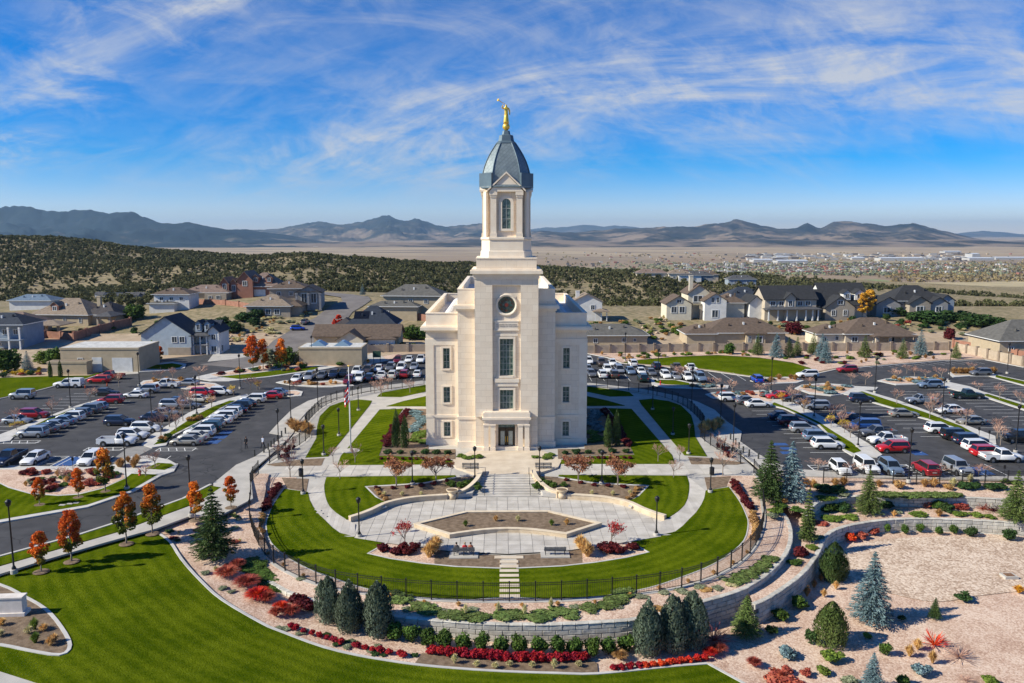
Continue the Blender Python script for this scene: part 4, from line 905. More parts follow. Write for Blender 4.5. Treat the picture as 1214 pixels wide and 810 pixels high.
for k in range(4):
    t = k*math.pi/2; Rm = Matrix.Translation((0, BC, 0)) @ Matrix.Rotation(t, 4, 'Z')
    mb = MB()
    for sx in (-1, 1):
        xa, xb = sorted((sx*1.45, sx*2.3)); mb.box(xa-.08, xb+.08, -3.62, -3.05, 31.3, 31.9); mb.box(xa, xb, -3.52, -3.05, 31.9, 37.0); mb.box(xa-.07, xb+.07, -3.6, -3.05, 37.0, 37.3); mb.box(xa-.14, xb+.14, -3.68, -3.05, 37.3, 37.8)
        # corner pier
        mb.loft([[(sx*2.62, -3.02, z), (sx*3.02, -2.62, z), (sx*3.32, -2.92, z), (sx*2.92, -3.32, z)] for z in (31.3, 37.8)]) if k % 2 == 0 else None
    # gable
    mb.add([(-2.5, -3.7, 37.8), (2.5, -3.7, 37.8), (0, -3.7, 40.3), (-2.5, -2.6, 37.8), (2.5, -2.6, 37.8), (0, -2.6, 40.3)], [(0, 1, 2), (3, 5, 4), (0, 3, 4, 1), (1, 4, 5, 2), (2, 5, 3, 0)])
    mb.loft([[(-2.75, -3.85, 37.8), (-2.75, -2.6, 37.8), (-2.75, -2.6, 38.05), (-2.75, -3.85, 38.05)], [(0, -3.85, 40.35), (0, -2.6, 40.35), (0, -2.6, 40.62), (0, -3.85, 40.62)]])
    mb.loft([[(2.75, -3.85, 37.8), (2.75, -2.6, 37.8), (2.75, -2.6, 38.05), (2.75, -3.85, 38.05)], [(0, -3.85, 40.35), (0, -2.6, 40.35), (0, -2.6, 40.62), (0, -3.85, 40.62)]])
    # arch surround
    na = 12; zb, zs, ro, ri = 32.2, 36.2, 1.05, .62
    O = [(-ro, zb)] + [(-ro*math.cos(math.pi*i/na), zs+ro*math.sin(math.pi*i/na)) for i in range(na+1)] + [(ro, zb)]
    I = [(-ri, zb+.35)] + [(-ri*math.cos(math.pi*i/na), zs+ri*math.sin(math.pi*i/na)) for i in range(na+1)] + [(ri, zb+.35)]
    mf = MB(); m_ = len(O)
    for i in range(m_):
        j = (i+1) % m_
        mf.add([(O[i][0], -3.34, O[i][1]), (O[j][0], -3.34, O[j][1]), (I[j][0], -3.34, I[j][1]), (I[i][0], -3.34, I[i][1]), (O[i][0], -3.09, O[i][1]), (O[j][0], -3.09, O[j][1]), (I[j][0], -3.09, I[j][1]), (I[i][0], -3.09, I[i][1])], [(0, 3, 2, 1), (0, 1, 5, 4), (3, 7, 6, 2)])
    p = mb.build('belfry_face', M_TRIM, temple); p.matrix_local = Rm
    w = mf.build('belfry_window', M_TRIM, temple); w.matrix_local = Rm
    g = MB(); g.add([(x, -3.13, z) for x, z in I], [tuple(range(m_))]); g.build('pane', M_GLASS, w)
    MB().box(-.04, .04, -3.2, -3.14, zb+.35, zs+.6).box(-.6, .6, -3.2, -3.14, 33.9, 34.0).box(-.6, .6, -3.2, -3.14, 35.4, 35.5).build('muntin', M_MUNT, w)
# --- dome: eight-sided bell curve with ridges
def oc2(a, z, cf=.42): return oc(a, a*cf, z)
prof = [(3.75, 38.35), (3.85, 38.45), (3.85, 38.6), (3.55, 39.0), (3.46, 39.8), (3.34, 40.6), (3.13, 41.4), (2.84, 42.2), (2.47, 43.0), (2.02, 43.8), (1.52, 44.6), (1.3, 44.9)]
dm = MB(); dm.loft([oc2(a, z) for a, z in prof]); tp('dome', dm, M_SLATE)
for i in range(8):
    pts = [Vector(oc2(a+.03, z)[i]) for a, z in prof[3:]]; tp('dome_rib', MB().path(pts, [.09]*len(pts), 5), M_SLATED)
for i, (sx, sy) in enumerate(((1, 1), (1, -1), (-1, 1), (-1, -1))):
    q = MB(); q.loft([[(sx*2.15, BC+sy*3.92, z), (sx*3.92, BC+sy*2.15, z), (sx*3.5, BC+sy*1.9, z), (sx*1.9, BC+sy*3.5, z)] for z in (38.3, 40.45)]); tp('dome_corner', q, M_SLATED)
cp = MB(); cp.loft([oc2(1.42, 44.8), oc2(1.42, 44.95), oc2(1.15, 45.2), oc2(1.0, 46.0), oc2(.62, 46.15), oc2(.5, 46.7), oc2(.28, 46.75)]); tp('dome_cap', cp, M_SLATED)
# --- gilded trumpeter on a ball
st = T('gilded_statue', 'gilded robed figure blowing a trumpet on a ball atop the dome', 'statue', (0, TY+BC, 46.75))
MB().lathe([(.12, 0), (.25, .06), (.48, .3), (.55, .55), (.48, .82), (.28, 1.02), (.1, 1.08)], 20).build('ball', M_GOLD, st, True)
def skin_body(name, verts, edges, radii, mtl, parent, sub=2, root=0):
    me = bpy.data.meshes.new(name); me.from_pydata(verts, edges, []); o = bpy.data.objects.new(name, me); COL.objects.link(o)
    sk = o.modifiers.new('skin', 'SKIN'); o.modifiers.new('sub', 'SUBSURF').levels = sub
    for i, r in enumerate(radii):
        s = me.skin_vertices[0].data[i]; s.radius = r if isinstance(r, tuple) else (r, r); s.use_root = (i == root)
    dg = bpy.context.evaluated_depsgraph_get(); ev = o.evaluated_get(dg); m2 = bpy.data.meshes.new_from_object(ev)
    COL.objects.unlink(o); bpy.data.objects.remove(o); m2.materials.clear(); m2.materials.append(mtl); m2.shade_smooth()
    return obj(name, m2, None, parent)
b = skin_body('figure', [(0, 0, 1.05), (0, 0, 1.7), (0, 0, 2.35), (0, .02, 2.9), (0, 0, 3.25), (0, -.02, 3.45), (0, -.05, 3.72), (-.38, 0, 3.12), (-.62, -.3, 3.25), (-.45, -.55, 3.6), (.4, 0, 3.1), (.52, .1, 2.65), (.5, -.02, 2.2)],
   [(0, 1), (1, 2), (2, 3), (3, 4), (4, 5), (5, 6), (4, 7), (7, 8), (8, 9), (4, 10), (10, 11), (11, 12)], [(.34, .34), (.3, .28), (.27, .24), (.3, .25), (.2, .17), (.11, .11), (.2, .2), .14, .1, .07, .14, .1, .07], M_GOLD, st)
MB().loft([[(r*math.cos(2*math.pi*i/12), r*.9*math.sin(2*math.pi*i/12), z) for i in range(12)] for r, z in ((.42, 1.02), (.4, 1.3), (.33, 1.9), (.27, 2.4))]).build('robe', M_GOLD, st, True)
MB().path([(-.12, -.25, 3.7), (-.5, -.55, 3.85), (-1.0, -.95, 4.1)], [.03, .04, .06]).tube((-1.0, -.95, 4.1), (-1.2, -1.1, 4.2), .06, .2, 10).build('trumpet', M_GOLD, st)
# ================================================================ RETAINING WALLS (block by block)
M_BLOCK = mat('wall_block', (.40, .375, .325), (.58, .545, .475), 1.6, .9, 7, .4, 6, objrand=.12)
def block_mesh(seed, w, h, d=.34):
    r = random.Random(seed); mb = MB()
    j = lambda a: r.uniform(-a, a)
    x, z = w/2, h/2
    f = [(-x+.015, -d/2+j(.02), -z+.012), (x-.015, -d/2+j(.02), -z+.012), (x-.015, -d/2+j(.02), z-.012), (-x+.015, -d/2+j(.02), z-.012)]
    g = [(-x+.05, -d/2-.06+j(.02), -z+.05), (x-.05, -d/2-.06+j(.02), -z+.05), (x-.05, -d/2-.06+j(.02), z-.05), (-x+.05, -d/2-.06+j(.02), z-.05)]
    b = [(-x+.015, d/2, -z+.012), (x-.015, d/2, -z+.012), (x-.015, d/2, z-.012), (-x+.015, d/2, z-.012)]
    mb.add(f+g+b, [(4,5,6,7),(0,1,5,4),(1,2,6,5),(2,3,7,6),(3,0,4,7),(0,8,9,1),(1,9,10,2),(2,10,11,3),(3,11,8,0),(8,11,10,9)])
    return mb.mesh('block', M_BLOCK)
def along(P, s):
    for i in range(len(P)-1):
        a, b = Vector(P[i]), Vector(P[i+1]); l = (b-a).length
        if s <= l or i == len(P)-2:
            t = min(1.0, s/max(l, 1e-6)); return a.lerp(b, t), (b-a).normalized()
        s -= l
def plen(P): return sum((Vector(P[i+1])-Vector(P[i])).length for i in range(len(P)-1))
def retaining_wall(P, zbase, ztop, label, bw=1.15, bh=.45, flip=False, capw=.42):
    L_ = plen(P); o = T('retaining_wall', label, 'wall', (P[0][0], P[0][1], zbase(*P[0])))
    base = o.location.copy(); meshes = [block_mesh(s, bw, bh) for s in range(5)]; caps = [block_mesh(50+s, bw, .14, capw) for s in range(3)]
    n = int(L_/bw); cand = []
    for i in range(n):
        for row in range(12):
            s = (i+.5+(.5 if row % 2 else 0))*bw
            if s > L_-.2: continue
            p, d = along(P, s); zt = ztop(p.x, p.y); z = zt-.14-(row+.5)*bh
            if z+bh/2 < zbase(p.x, p.y)-.05: break
            cand.append(((p-Vector((CAM.x, CAM.y))).length, p, d, z, row))
    cand.sort(key=lambda c: c[0]); rest = MB()
    for k, (dist, p, d, z, row) in enumerate(cand):
        rz = math.atan2(d.y, d.x); off = Vector((-d.y, d.x))*(.02*row if 1 else 0)
        loc = (p.x-base.x, p.y-base.y, z-base.z)
        if k < 296: obj('block', meshes[rng.randrange(5)], None, o, loc, rz)
        else:
            c, s_ = math.cos(rz), math.sin(rz); me = meshes[k % 5]
            rest.add([(loc[0]+v.co.x*c-v.co.y*s_, loc[1]+v.co.x*s_+v.co.y*c, loc[2]+v.co.z) for v in me.vertices], [tuple(f.vertices) for f in me.polygons])
    if rest.v: rest.build('far_blocks', M_BLOCK, o)['kind'] = 'stuff'
    for i in range(n):
        p, d = along(P, (i+.5)*bw); zt = ztop(p.x, p.y)
        if zt-zbase(p.x, p.y) < .1: continue
        obj('cap_stone', caps[i % 3], None, o, (p.x-base.x, p.y-base.y, zt-.07-base.z), math.atan2(d.y, d.x))
    bk = MB(); Q = [(x-base.x, y-base.y) for x, y in P]
    wallstrip(bk, Q, .2, lambda x, y: zbase(x+base.x, y+base.y)-.3-base.z, lambda x, y: ztop(x+base.x, y+base.y)-.16-base.z); bk.build('wall_core', mat('wall_core', (.13, .12, .11)), o)
    return o
retaining_wall(A_WALL, lambda x, y: max(-2.05, Zf(x, y)) if (x > 22 and y > 78) else Zf(x, y), lambda x, y: Zt(x, y)+.06, 'long curved grey block wall holding up the fenced garden terrace')
retaining_wall(B_WALL, Zf, lambda x, y: -1.95, 'curving grey block wall behind the row of clipped shrubs at the gravel basin')
retaining_wall(C_WALL, lambda x, y: -2.05, lambda x, y: Zb(x, y)+.05, 'upper grey block wall just below the parking lot bed')

# ================================================================ IRON FENCE
M_IRON = mat('black_iron', (.012, .012, .013), None, rough=.5, spec=.4)
POST = MB().box(-.05, .05, -.05, .05, 0, 1.85).box(-.07, .07, -.07, .07, 1.85, 1.93).mesh('post', M_IRON)
def fence(P, zf, label, spacing=2.4):
    o = T('iron_fence', label, 'fence', (P[0][0], P[0][1], zf(*P[0]))); b = o.location.copy()
    L_ = plen(P); n = max(1, round(L_/spacing)); pts = [along(P, L_*i/n) for i in range(n+1)]
    for p, d in pts: obj('post', POST, None, o, (p.x-b.x, p.y-b.y, zf(p.x, p.y)-b.z), math.atan2(d.y, d.x))
    rls = [MB(), MB(), MB()]; pk = MB()
    for i in range(n):
        (p, _), (q, _) = pts[i], pts[i+1]; zp, zq = zf(p.x, p.y)-b.z, zf(q.x, q.y)-b.z
        for rl, h in zip(rls, (.2, 1.55, 1.75)): rl.tube((p.x-b.x, p.y-b.y, zp+h), (q.x-b.x, q.y-b.y, zq+h), .028, n=4)
        k = int((q-p).length/.16)
        for j in range(1, k):
            t = j/k; x = p.x+(q.x-p.x)*t-b.x; y = p.y+(q.y-p.y)*t-b.y; z = zp+(zq-zp)*t
            pk.box(x-.011, x+.011, y-.011, y+.011, z+.1, z+1.85)
    for rl in rls: rl.build('rail', M_IRON, o)
    pk.build('pickets', M_IRON, o)['kind'] = 'stuff'
    return o
fence(FENCE_FRONT, lambda x, y: Zt(x, y)+.07, 'long curving black iron fence round the front lawn')
FBL = smooth_closed([(-33.2, 108.5), (-31.6, 116), (-31.0, 122.5), (-32.6, 127), (-33.6, 131.5), (-33.7, 144), (-31.2, 153), (-25, 160), (-17.0, 164)], 3, False)
fence(FBL, lambda x, y: Zt(x, y)+.05, 'black iron fence between the flagpole lawn and the orange-treed lot')
fence([(-x*.985, y-.8) for x, y in FBL], lambda x, y: Zt(x, y)+.05, 'black iron fence beside the sidewalk in the shadow of the temple')
fence([(41, 99.4), (55, 98.6), (66, 98.6), (100, 98.6)], lambda x, y: Zb(x, y), 'low dark fence along the bed below the accessible parking stalls', 3.0)

# ================================================================ BLOCK BOUNDARY WALLS
M_BWALL = mat('tan_block_wall', (.36, .29, .21), (.44, .36, .27), .9, .9, 5, objrand=.05)
M_PILL = mat('brown_pillar', (.20, .155, .115), (.27, .21, .16), 1.2, .9)
def boundary_wall(P, zf, label, h=2.2, sp=4.0, m=None, pm=None, name='boundary_wall'):
    m = m or M_BWALL; pm = pm or M_PILL
    o = T(name, label, 'wall', (P[0][0], P[0][1], zf(*P[0]))); b = o.location.copy(); L_ = plen(P); n = max(1, round(L_/sp))
    for i in range(n+1):
        p, d = along(P, L_*i/n); z = zf(p.x, p.y)-b.z
        MB().box(-.3, .3, -.3, .3, -.2, h+.15).box(-.36, .36, -.36, .36, h+.15, h+.28).build('pillar', pm, o, loc=(p.x-b.x, p.y-b.y, z), rz=math.atan2(d.y, d.x))
        if i < n:
            q, _ = along(P, L_*(i+1)/n); zq = zf(q.x, q.y)-b.z; e = (q-p); l = e.length
            mb = MB(); mb.add([(.3, -.1, -.3), (l-.3, -.1, zq-z-.3), (l-.3, .1, zq-z-.3), (.3, .1, -.3), (.3, -.1, h), (l-.3, -.1, zq-z+h), (l-.3, .1, zq-z+h), (.3, .1, h)], [(0,3,2,1),(4,5,6,7),(0,1,5,4),(1,2,6,5),(2,3,7,6),(3,0,4,7)])
            mb.build('wall_panel', m, o, loc=(p.x-b.x, p.y-b.y, z), rz=math.atan2(e.y, e.x))
    return o
boundary_wall(gp([(688, 419.5), (800, 417.3), (890, 416.8), (1000, 416.3), (1125, 415.3)]), Zlot, 'long tan block wall with brown pillars behind the big lawn')
boundary_wall(gp([(1134, 416.5), (1168, 424), (1214, 434)]) + [(129, 165)], Zlot, 'sunlit tan wall closing the far side of the striped lot')
M_RED = mat('red_block_wall', (.26, .125, .085), (.34, .17, .115), .9, .9, 5)
Z0 = Hn
boundary_wall(gp([(88, 404), (60, 400), (20, 404), (-30, 405)], Hn), Hn, 'reddish garden wall in front of the porch house', 2.0, 6, M_RED, M_RED, 'garden_wall')
boundary_wall(gp([(88, 404), (110, 397), (137, 390), (155, 386)], Hn), Hn, 'reddish garden wall running uphill past the flat-roofed garage', 2.4, 6, M_RED, M_RED, 'garden_wall')
boundary_wall(gp([(300, 366), (262, 361), (225, 360), (215, 362)], Hn), Hn, 'low reddish wall below the brick gabled house', 1.6, 8, M_RED, M_RED, 'garden_wall')
boundary_wall(gp([(432, 376), (455, 372), (480, 376), (512, 382), (530, 384)], Hn), Hn, 'reddish terrace wall below the two-storey tan house', 2.0, 7, M_RED, M_RED, 'garden_wall')
boundary_wall(gp([(470, 402), (490, 401), (525, 402)], Hn), Hn, 'reddish garden wall behind the rounded green trees', 2.0, 7, M_RED, M_RED, 'garden_wall')
boundary_wall(gp([(436, 418), (470, 417), (510, 416.5), (530, 416)], Hn), Hn, 'tan block wall at the back of the rear parking row', 2.0, 5, None, M_BWALL, 'garden_wall')
boundary_wall(gp([(1130, 412), (1160, 417), (1214, 427)], Hn)+[(140, 190)], Hn, 'rust brown garden wall beside the grey-roofed house', 2.2, 7, M_RED, M_RED, 'garden_wall')

# ================================================================ LAMPS
M_LAMPM = mat('lamp_black', (.018, .018, .02), None, rough=.45, spec=.4)
M_LAMPG = mat('lamp_glass', (.75, .74, .70), None, rough=.3)
def lamp_mesh(h):
    pole = MB().lathe([(.19, 0), (.19, .5), (.11, .62), (.085, .7), (.06, h-.6), (.09, h-.58), (.09, h-.5)], 10).mesh('pole', M_LAMPM, True)
    base = MB().lathe([(.32, -.1), (.32, .28), (.29, .32), (.0, .33)], 14).mesh('footing', M_CONC)
    head = MB().lathe([(.12, h-.5), (.2, h-.42), (.26, h-.1), (.28, h-.06), (.2, h+.05), (.05, h+.16), (.0, h+.18)], 12).mesh('lamp_head', M_LAMPM, True)
    return base, pole, head
LM7 = lamp_mesh(7.0); LM4 = lamp_mesh(4.4)
def lamp(x, y, z, ms, label, group):
    o = T('street_lamp' if ms is LM7 else 'garden_lamp', label, 'lamp', (x, y, z), 0, group)
    for n, me in zip(('footing', 'pole', 'lamp_head'), ms): obj(n, me, None, o)
for px, py, lab in ((17, 680, 'tall black lamp post standing alone where the sidewalk meets the front lawn'), (150.5, 581, 'tall black lamp post on the grass verge by the red hydrant'), (227, 613, 'tall black lamp post between the big dark spruce and the drive')):
    x, y, z = G(px, py); lamp(x, y, .12, LM7, lab, None)
for px, py in ((84, 484), (181, 513), (233.5, 493), (331, 543), (345, 499), (285, 461), (165.5, 458), (377, 482), (370, 433)):
    x, y, z = G(px, py); lamp(x, y, .1, LM7, 'tall slim black lamp post in the car park on the orange maples side', 'lamp posts of the lot by the orange maples')
for px, py in ((869, 535), (854, 506), (820, 480), (1077, 572), (1017, 531), (965, 496), (1037, 466), (1116.5, 496.5), (1125, 453), (1204, 537), (1194, 443), (914, 465), (780, 452), (741, 428)):
    x, y, z = G(px, py); lamp(x, y, .1, LM7, 'tall slim black lamp post in the car park on the spruce and gravel basin side', 'lamp posts of the lot by the gravel basin')
for px, py, lab in ((426, 637, 'at the outer tip of the plaza'), (359.5, 586, 'beside the litter bin'), (384, 540, 'at the lawn edge near the fence corner'), (402, 517, 'halfway along the straight walk'), (425, 487, 'far up the straight walk'), (489, 575, 'between the two rust-orange trees'), (563, 569, 'beside the entrance steps')):
    x, y, z = G(px, py, Zt)
    for sx in (1, -1): lamp(x*sx, y, z+.03, LM4, 'black garden lamp '+lab+sd(sx), None)
# flagpole
x, y, z = G(416, 535, Zt)
o = T('flagpole', 'tall white flagpole with a limp flag on the lawn beside the temple', 'flagpole', (x, y, z))
MB().lathe([(1.3, 0.0), (1.3, .1), (0, .1)], 24).build('base', M_CONC, o)
MB().lathe([(.11, .1), (.10, 6), (.05, 12.6), (.0, 12.62)], 10).build('pole', mat('white_metal', (.72, .72, .70), None, rough=.35), o, True)
MB().lathe([(.0, 12.6), (.12, 12.68), (.12, 12.8), (.0, 12.9)], 10).build('finial', M_GOLD, o, True)
def flag_part(name, u0, u1, z0, z1, m):
    mb = MB(); nu, nv = 6, 10; V = []
    for j in range(nv+1):
        v = z0+(z1-z0)*j/nv
        for i in range(nu+1):
            u = u0+(u1-u0)*i/nu
            V.append((-.08-u*.42+.06*math.sin(u*9+v*2), .12*math.sin(u*14+v*1.5)-.02, v-u*.55))
    Fs = [(j*(nu+1)+i, j*(nu+1)+i+1, (j+1)*(nu+1)+i+1, (j+1)*(nu+1)+i) for j in range(nv) for i in range(nu)]
    return mb.add(V, Fs).build(name, m, o)
M_FR = mat('flag_red', (.55, .03, .04)); M_FW = mat('flag_white', (.72, .70, .68)); M_FB = mat('flag_blue', (.02, .03, .14))
for k in range(7): flag_part('stripe', 0 if k < 3 else 0, 1.5, 7.4+k*.34, 7.4+(k+1)*.34, (M_FR, M_FW)[k % 2])
flag_part('canton', 0, .7, 9.78, 10.6, M_FB)
# bollards, hydrants, bins, boxes
BOL = MB().lathe([(.12, 0), (.12, .85), (.14, .87), (.14, .95), (.06, 1.0)], 12).mesh('bollard', mat('bollard_grey', (.055, .055, .05), None, rough=.5))
for px, py in ((338.5, 515), (334, 519), (329, 524), (325, 528), (321.5, 531), (318, 534), (313, 537.5), (302, 542)):
    x, y, z = G(px, py); tag(obj('bollard', BOL, loc=(x, y, .12)), 'short dark bollard at the kerb near the two walking people', 'bollard', 'bollards by the walking people')
for px, py in ((866, 522), (872, 528), (876, 533), (881, 538), (888, 542), (899, 545)):
    x, y, z = G(px, py); tag(obj('bollard', BOL, loc=(x, y, .12)), 'short dark bollard at the kerb below the golden grass clump', 'bollard', 'bollards by the golden grass')
M_HYD = mat('hydrant_red', (.55, .03, .03), None, rough=.4)
for px, py, lab in ((166, 565, 'red fire hydrant on the grass verge by the lot entrance'), (783, 457, 'red fire hydrant on the island in front of the rear parking rows')):
    x, y, z = G(px, py); o = T('fire_hydrant', lab, 'hydrant', (x, y, .15))
    MB().lathe([(.2, 0), (.2, .06), (.14, .1), (.14, .6), (.18, .62), (.18, .67), (.13, .7), (.1, .82), (.03, .88)], 12).build('barrel', M_HYD, o, True)
    for t in (0, math.pi/2, math.pi): MB().tube((.12*math.cos(t), .12*math.sin(t), .48), (.24*math.cos(t), .24*math.sin(t), .48), .07, n=8).build('outlet', M_HYD, o)
for sx in (1, -1):
    x, y, z = G(357, 565, Zt); o = T('litter_bin', 'dark round litter bin where the garden walks cross'+sd(sx), 'bin', (x*sx, y, z+.05))
    MB().lathe([(.28, 0), (.32, .1), (.32, .85), (.28, .9)], 14).build('body', M_LAMPM, o, True); MB().lathe([(.34, .9), (.34, .98), (.15, 1.1), (.14, 1.08)], 14).build('lid', M_LAMPM, o, True)
x, y, z = G(1196, 684, Zf); o = T('drain_box', 'small pale concrete drain box with a rusty grate in the basin gravel', 'drain', (x, y, z))
MB().box(-.7, .7, -.55, .55, -.1, .22).build('box', M_CONC, o); MB().box(-.45, .45, -.35, .35, .222, .26).build('grate', mat('rust', (.16, .08, .04), (.24, .13, .07), 6), o)
for px, py in ((127, 458), (101, 460.5)):
    x, y, z = G(px, py); o = T('traffic_cone', 'orange traffic cone on the asphalt behind the white camper truck', 'cone', (x, y, 0), group='traffic cones')
    MB().box(-.2, .2, -.2, .2, 0, .04).build('base', M_LAMPM, o); MB().lathe([(.15, .04), (.03, .72), (.0, .73)], 12).build('cone', mat('cone_orange', (.75, .11, .02)), o, True)
# monument sign seen from its end
x, y, z = G(20, 733, Zf); o = T('monument_sign', 'long white stone monument sign in the mulch bed on the front lawn', 'sign', (x-2.7, y+.5, z), R(4))
M_MST = mat('monument_stone', (.62, .56, .50), (.72, .66, .60), 1.5, .8, 6)
MB().box(-3.2, 3.2, -.55, .55, -.3, .35).build('base', M_MST, o); MB().box(-3.0, 3.0, -.4, .4, .35, 1.6).build('slab', M_MST, o); MB().box(-3.06, 3.06, -.46, .46, 1.6, 1.72).build('cap', M_MST, o)
# utility lids in the lawns
for px, py in ((379, 609), (384, 612.5), (377, 605.5)):
    x, y, z = G(px, py, Zt); tag(obj('lawn_vent', bevel_mesh(MB().box(-.45, .45, -.12, .12, -.05, .04).mesh('lawn_vent', M_CONC), .01), loc=(x, y, z+.06), rz=-.35), 'flat pale concrete strip set in the lawn inside the walk curve', 'vent', 'concrete strips in the lawn')
for px, py in ((74, 600.5), (83, 599), (90, 598)):
    x, y, z = G(px, py); tag(obj('meter_lid', bevel_mesh(MB().box(-.35, .35, -.22, .22, -.05, .05).mesh('meter_lid', M_CONC), .01), loc=(x, y, .16)), 'pale meter lid in the grass beside the kerb of the drive', 'lid', 'meter lids by the drive')
# parking signs on posts
for px, py in ((87, 562), (1031, 572), (1127, 572), (1190, 572), (1160, 524), (1172, 528)):
    x, y, z = G(px, py); o = T('parking_sign', 'small dark sign on a thin post at the edge of the parking stalls', 'sign', (x, y, .1), group='parking stall signs')
    MB().tube((0, 0, 0), (0, 0, 2.2), .035).build('post', M_LAMPM, o); MB().box(-.16, .16, .036, .056, 1.7, 2.2).build('panel', M_LAMPM, o)
x, y, z = G(447, 431); o = T('street_sign', 'large dark green sign on two posts by the rear driveway', 'sign', (x, y, .1))
for sx in (-1, 1): MB().tube((sx*.8, 0, 0), (sx*.8, 0, 3), .06).build('post', M_LAMPM, o)
MB().box(-1.0, 1.0, -.08, -.061, 1.4, 3.0).build('panel', mat('sign_green', (.03, .07, .045)), o)

# ================================================================ LOT MARKINGS
def line(mb, x0, y0, x1, y1, w=.11, z=.012):
    d = Vector((x1-x0, y1-y0)).normalized(); n = Vector((-d.y, d.x))*w/2
    mb.add([(x0+n.x, y0+n.y, z), (x0-n.x, y0-n.y, z), (x1-n.x, y1-n.y, z), (x1+n.x, y1+n.y, z)], [(0, 1, 2, 3)])
STALLS = [(-77.3, -71.8, 120, 158), (-86.5, -81, 122, 160), (-62.2, -57, 116, 152), (-51.4, -46.0, 116, 152), (44.5, 49.8, 113, 150), (55.8, 61, 113, 151), (65.5, 70.5, 122, 152), (78, 83.5, 122, 160), (87, 92.5, 130, 162), (98.5, 104, 130, 166), (104.5, 110, 140, 172)]
for (x0, x1, y0, y1) in STALLS:
    mb = MB(); y = y0
    while y <= y1: line(mb, x0, y, x1, y); y += 2.75
    o = mb.build('stall_marking', M_LINE, kind='structure')
mb = MB()
for x in np.arange(-76, -48, 2.75): line(mb, x, 107.2, x, 112.3)
for x in np.arange(39, 68, 2.75): line(mb, x, 101.6, x, 106.8)
for x in np.arange(-46, -14, 2.8): line(mb, x, 172, x, 177.4); line(mb, x, 177.4, x, 182.6)
for x in np.arange(16, 60, 2.8): line(mb, x, 170, x, 175.5); line(mb, x, 175.5, x, 180.5)
for x in np.arange(74, 120, 2.75): line(mb, x, 184+(x-74)*.18, x-2, 189+(x-74)*.18)
mb.build('stall_marking', M_LINE, kind='structure')
for (cx, cy, w, d, ang) in ((-75.0, 120.3, 5.6, 1.6, 0), (-60, 116.2, 5.4, 1.7, 0), (-49.2, 115.8, 5.4, 1.7, 0), (-64.2, 109.8, 2.2, 5.0, 0), (-58.8, 109.8, 2.6, 5.2, 0), (43.0, 104.0, 2.6, 5.0, 0), (54.3, 104.2, 2.2, 5.0, 0), (59, 104.2, 2.4, 5.0, 0)):
    mb = MB(); x0, x1, y0, y1 = cx-w/2, cx+w/2, cy-d/2, cy+d/2
    for a in ((x0, y0, x1, y0), (x0, y1, x1, y1), (x0, y0, x0, y1), (x1, y0, x1, y1)): line(mb, *a, w=.13, z=.014)
    if w > d:
        for x in np.arange(x0+.8, x1, 1.2): line(mb, x, y0, x-.8, y1, z=.017)
    else:
        for y in np.arange(y0+.8, y1-.3, 1.0): line(mb, x0, y, x1, y+.8, z=.017)
    mb.build('hatched_marking', M_LINE, kind='structure')
for (x0, x1, y0, y1) in ((-66.3, -65.4, 108, 112), (-62.9, -60.3, 107.6, 112), (-46.0, -44.2, 119, 121.2), (-46.2, -44.2, 122, 124), (-46.2, -44.4, 125, 127), (40.2, 42.4, 112.2, 113.6), (41.0, 43.2, 114.6, 116), (40.6, 42.8, 117, 118.4), (45.0, 47.0, 102, 105.5), (48.6, 50.4, 102, 105.5), (62.5, 65.2, 102, 105.5), (59.2, 61.2, 111.4, 113.4)):
    q = patch('blue_marking', [(x0, y0), (x1, y0), (x1, y1), (x0, y1)], Zlot, M_BLUE, .009, step=0)
patch('crosswalk', gp([(150, 532), (168, 528), (182, 531), (150, 548), (128, 549)]), Zlot, mat('worn_concrete', (.22, .21, .20), (.28, .27, .25), 1, .9), .006, step=0)
# ================================================================ CARS
M_CGL = mat('car_glass', (.012, .015, .018), None, rough=.06, spec=.7)
M_TYRE = mat('tyre', (.012, .012, .012), None, rough=.85)
M_RIM = mat('rim', (.42, .42, .43), None, rough=.3, metal=.8)
M_HEADL = mat('headlight', (.70, .72, .75), None, rough=.1, spec=.8)
M_TAILL = mat('taillight', (.40, .01, .012), None, rough=.2, spec=.6)
M_CTRIM = mat('car_trim', (.02, .02, .021), None, rough=.6)
PAINT = {}
for n, c, me in (('white', (.74, .74, .73), 0), ('silver', (.42, .43, .44), .5), ('gray', (.16, .165, .175), .4), ('black', (.012, .013, .015), .2), ('navy', (.015, .025, .06), .3), ('blue', (.03, .10, .33), .3), ('bright blue', (.01, .06, .45), .2),
                 ('light blue', (.24, .32, .42), .5), ('red', (.33, .012, .018), .2), ('bright red', (.48, .012, .014), .1), ('champagne', (.42, .38, .31), .5), ('cream', (.66, .63, .55), .1), ('dark green', (.012, .035, .03), .3), ('brown', (.10, .075, .06), .4), ('dark red', (.16, .01, .015), .3)):
    PAINT[n] = mat('paint_'+n.replace(' ', '_'), c, None, rough=.28, metal=me, spec=.5, coat=.6)
def sect(x, hw, zl, zb, crown=.04, flat=0.0):
    r = [(x, -hw*.93, zl), (x, -hw, zl+.16), (x, -hw, zb-.16), (x, -hw*.955, zb-.04), (x, -hw*.82, zb), (x, -hw*.4, zb+crown), (x, hw*.4, zb+crown), (x, hw*.82, zb), (x, hw*.955, zb-.04), (x, hw, zb-.16), (x, hw, zl+.16), (x, hw*.93, zl)]
    return r
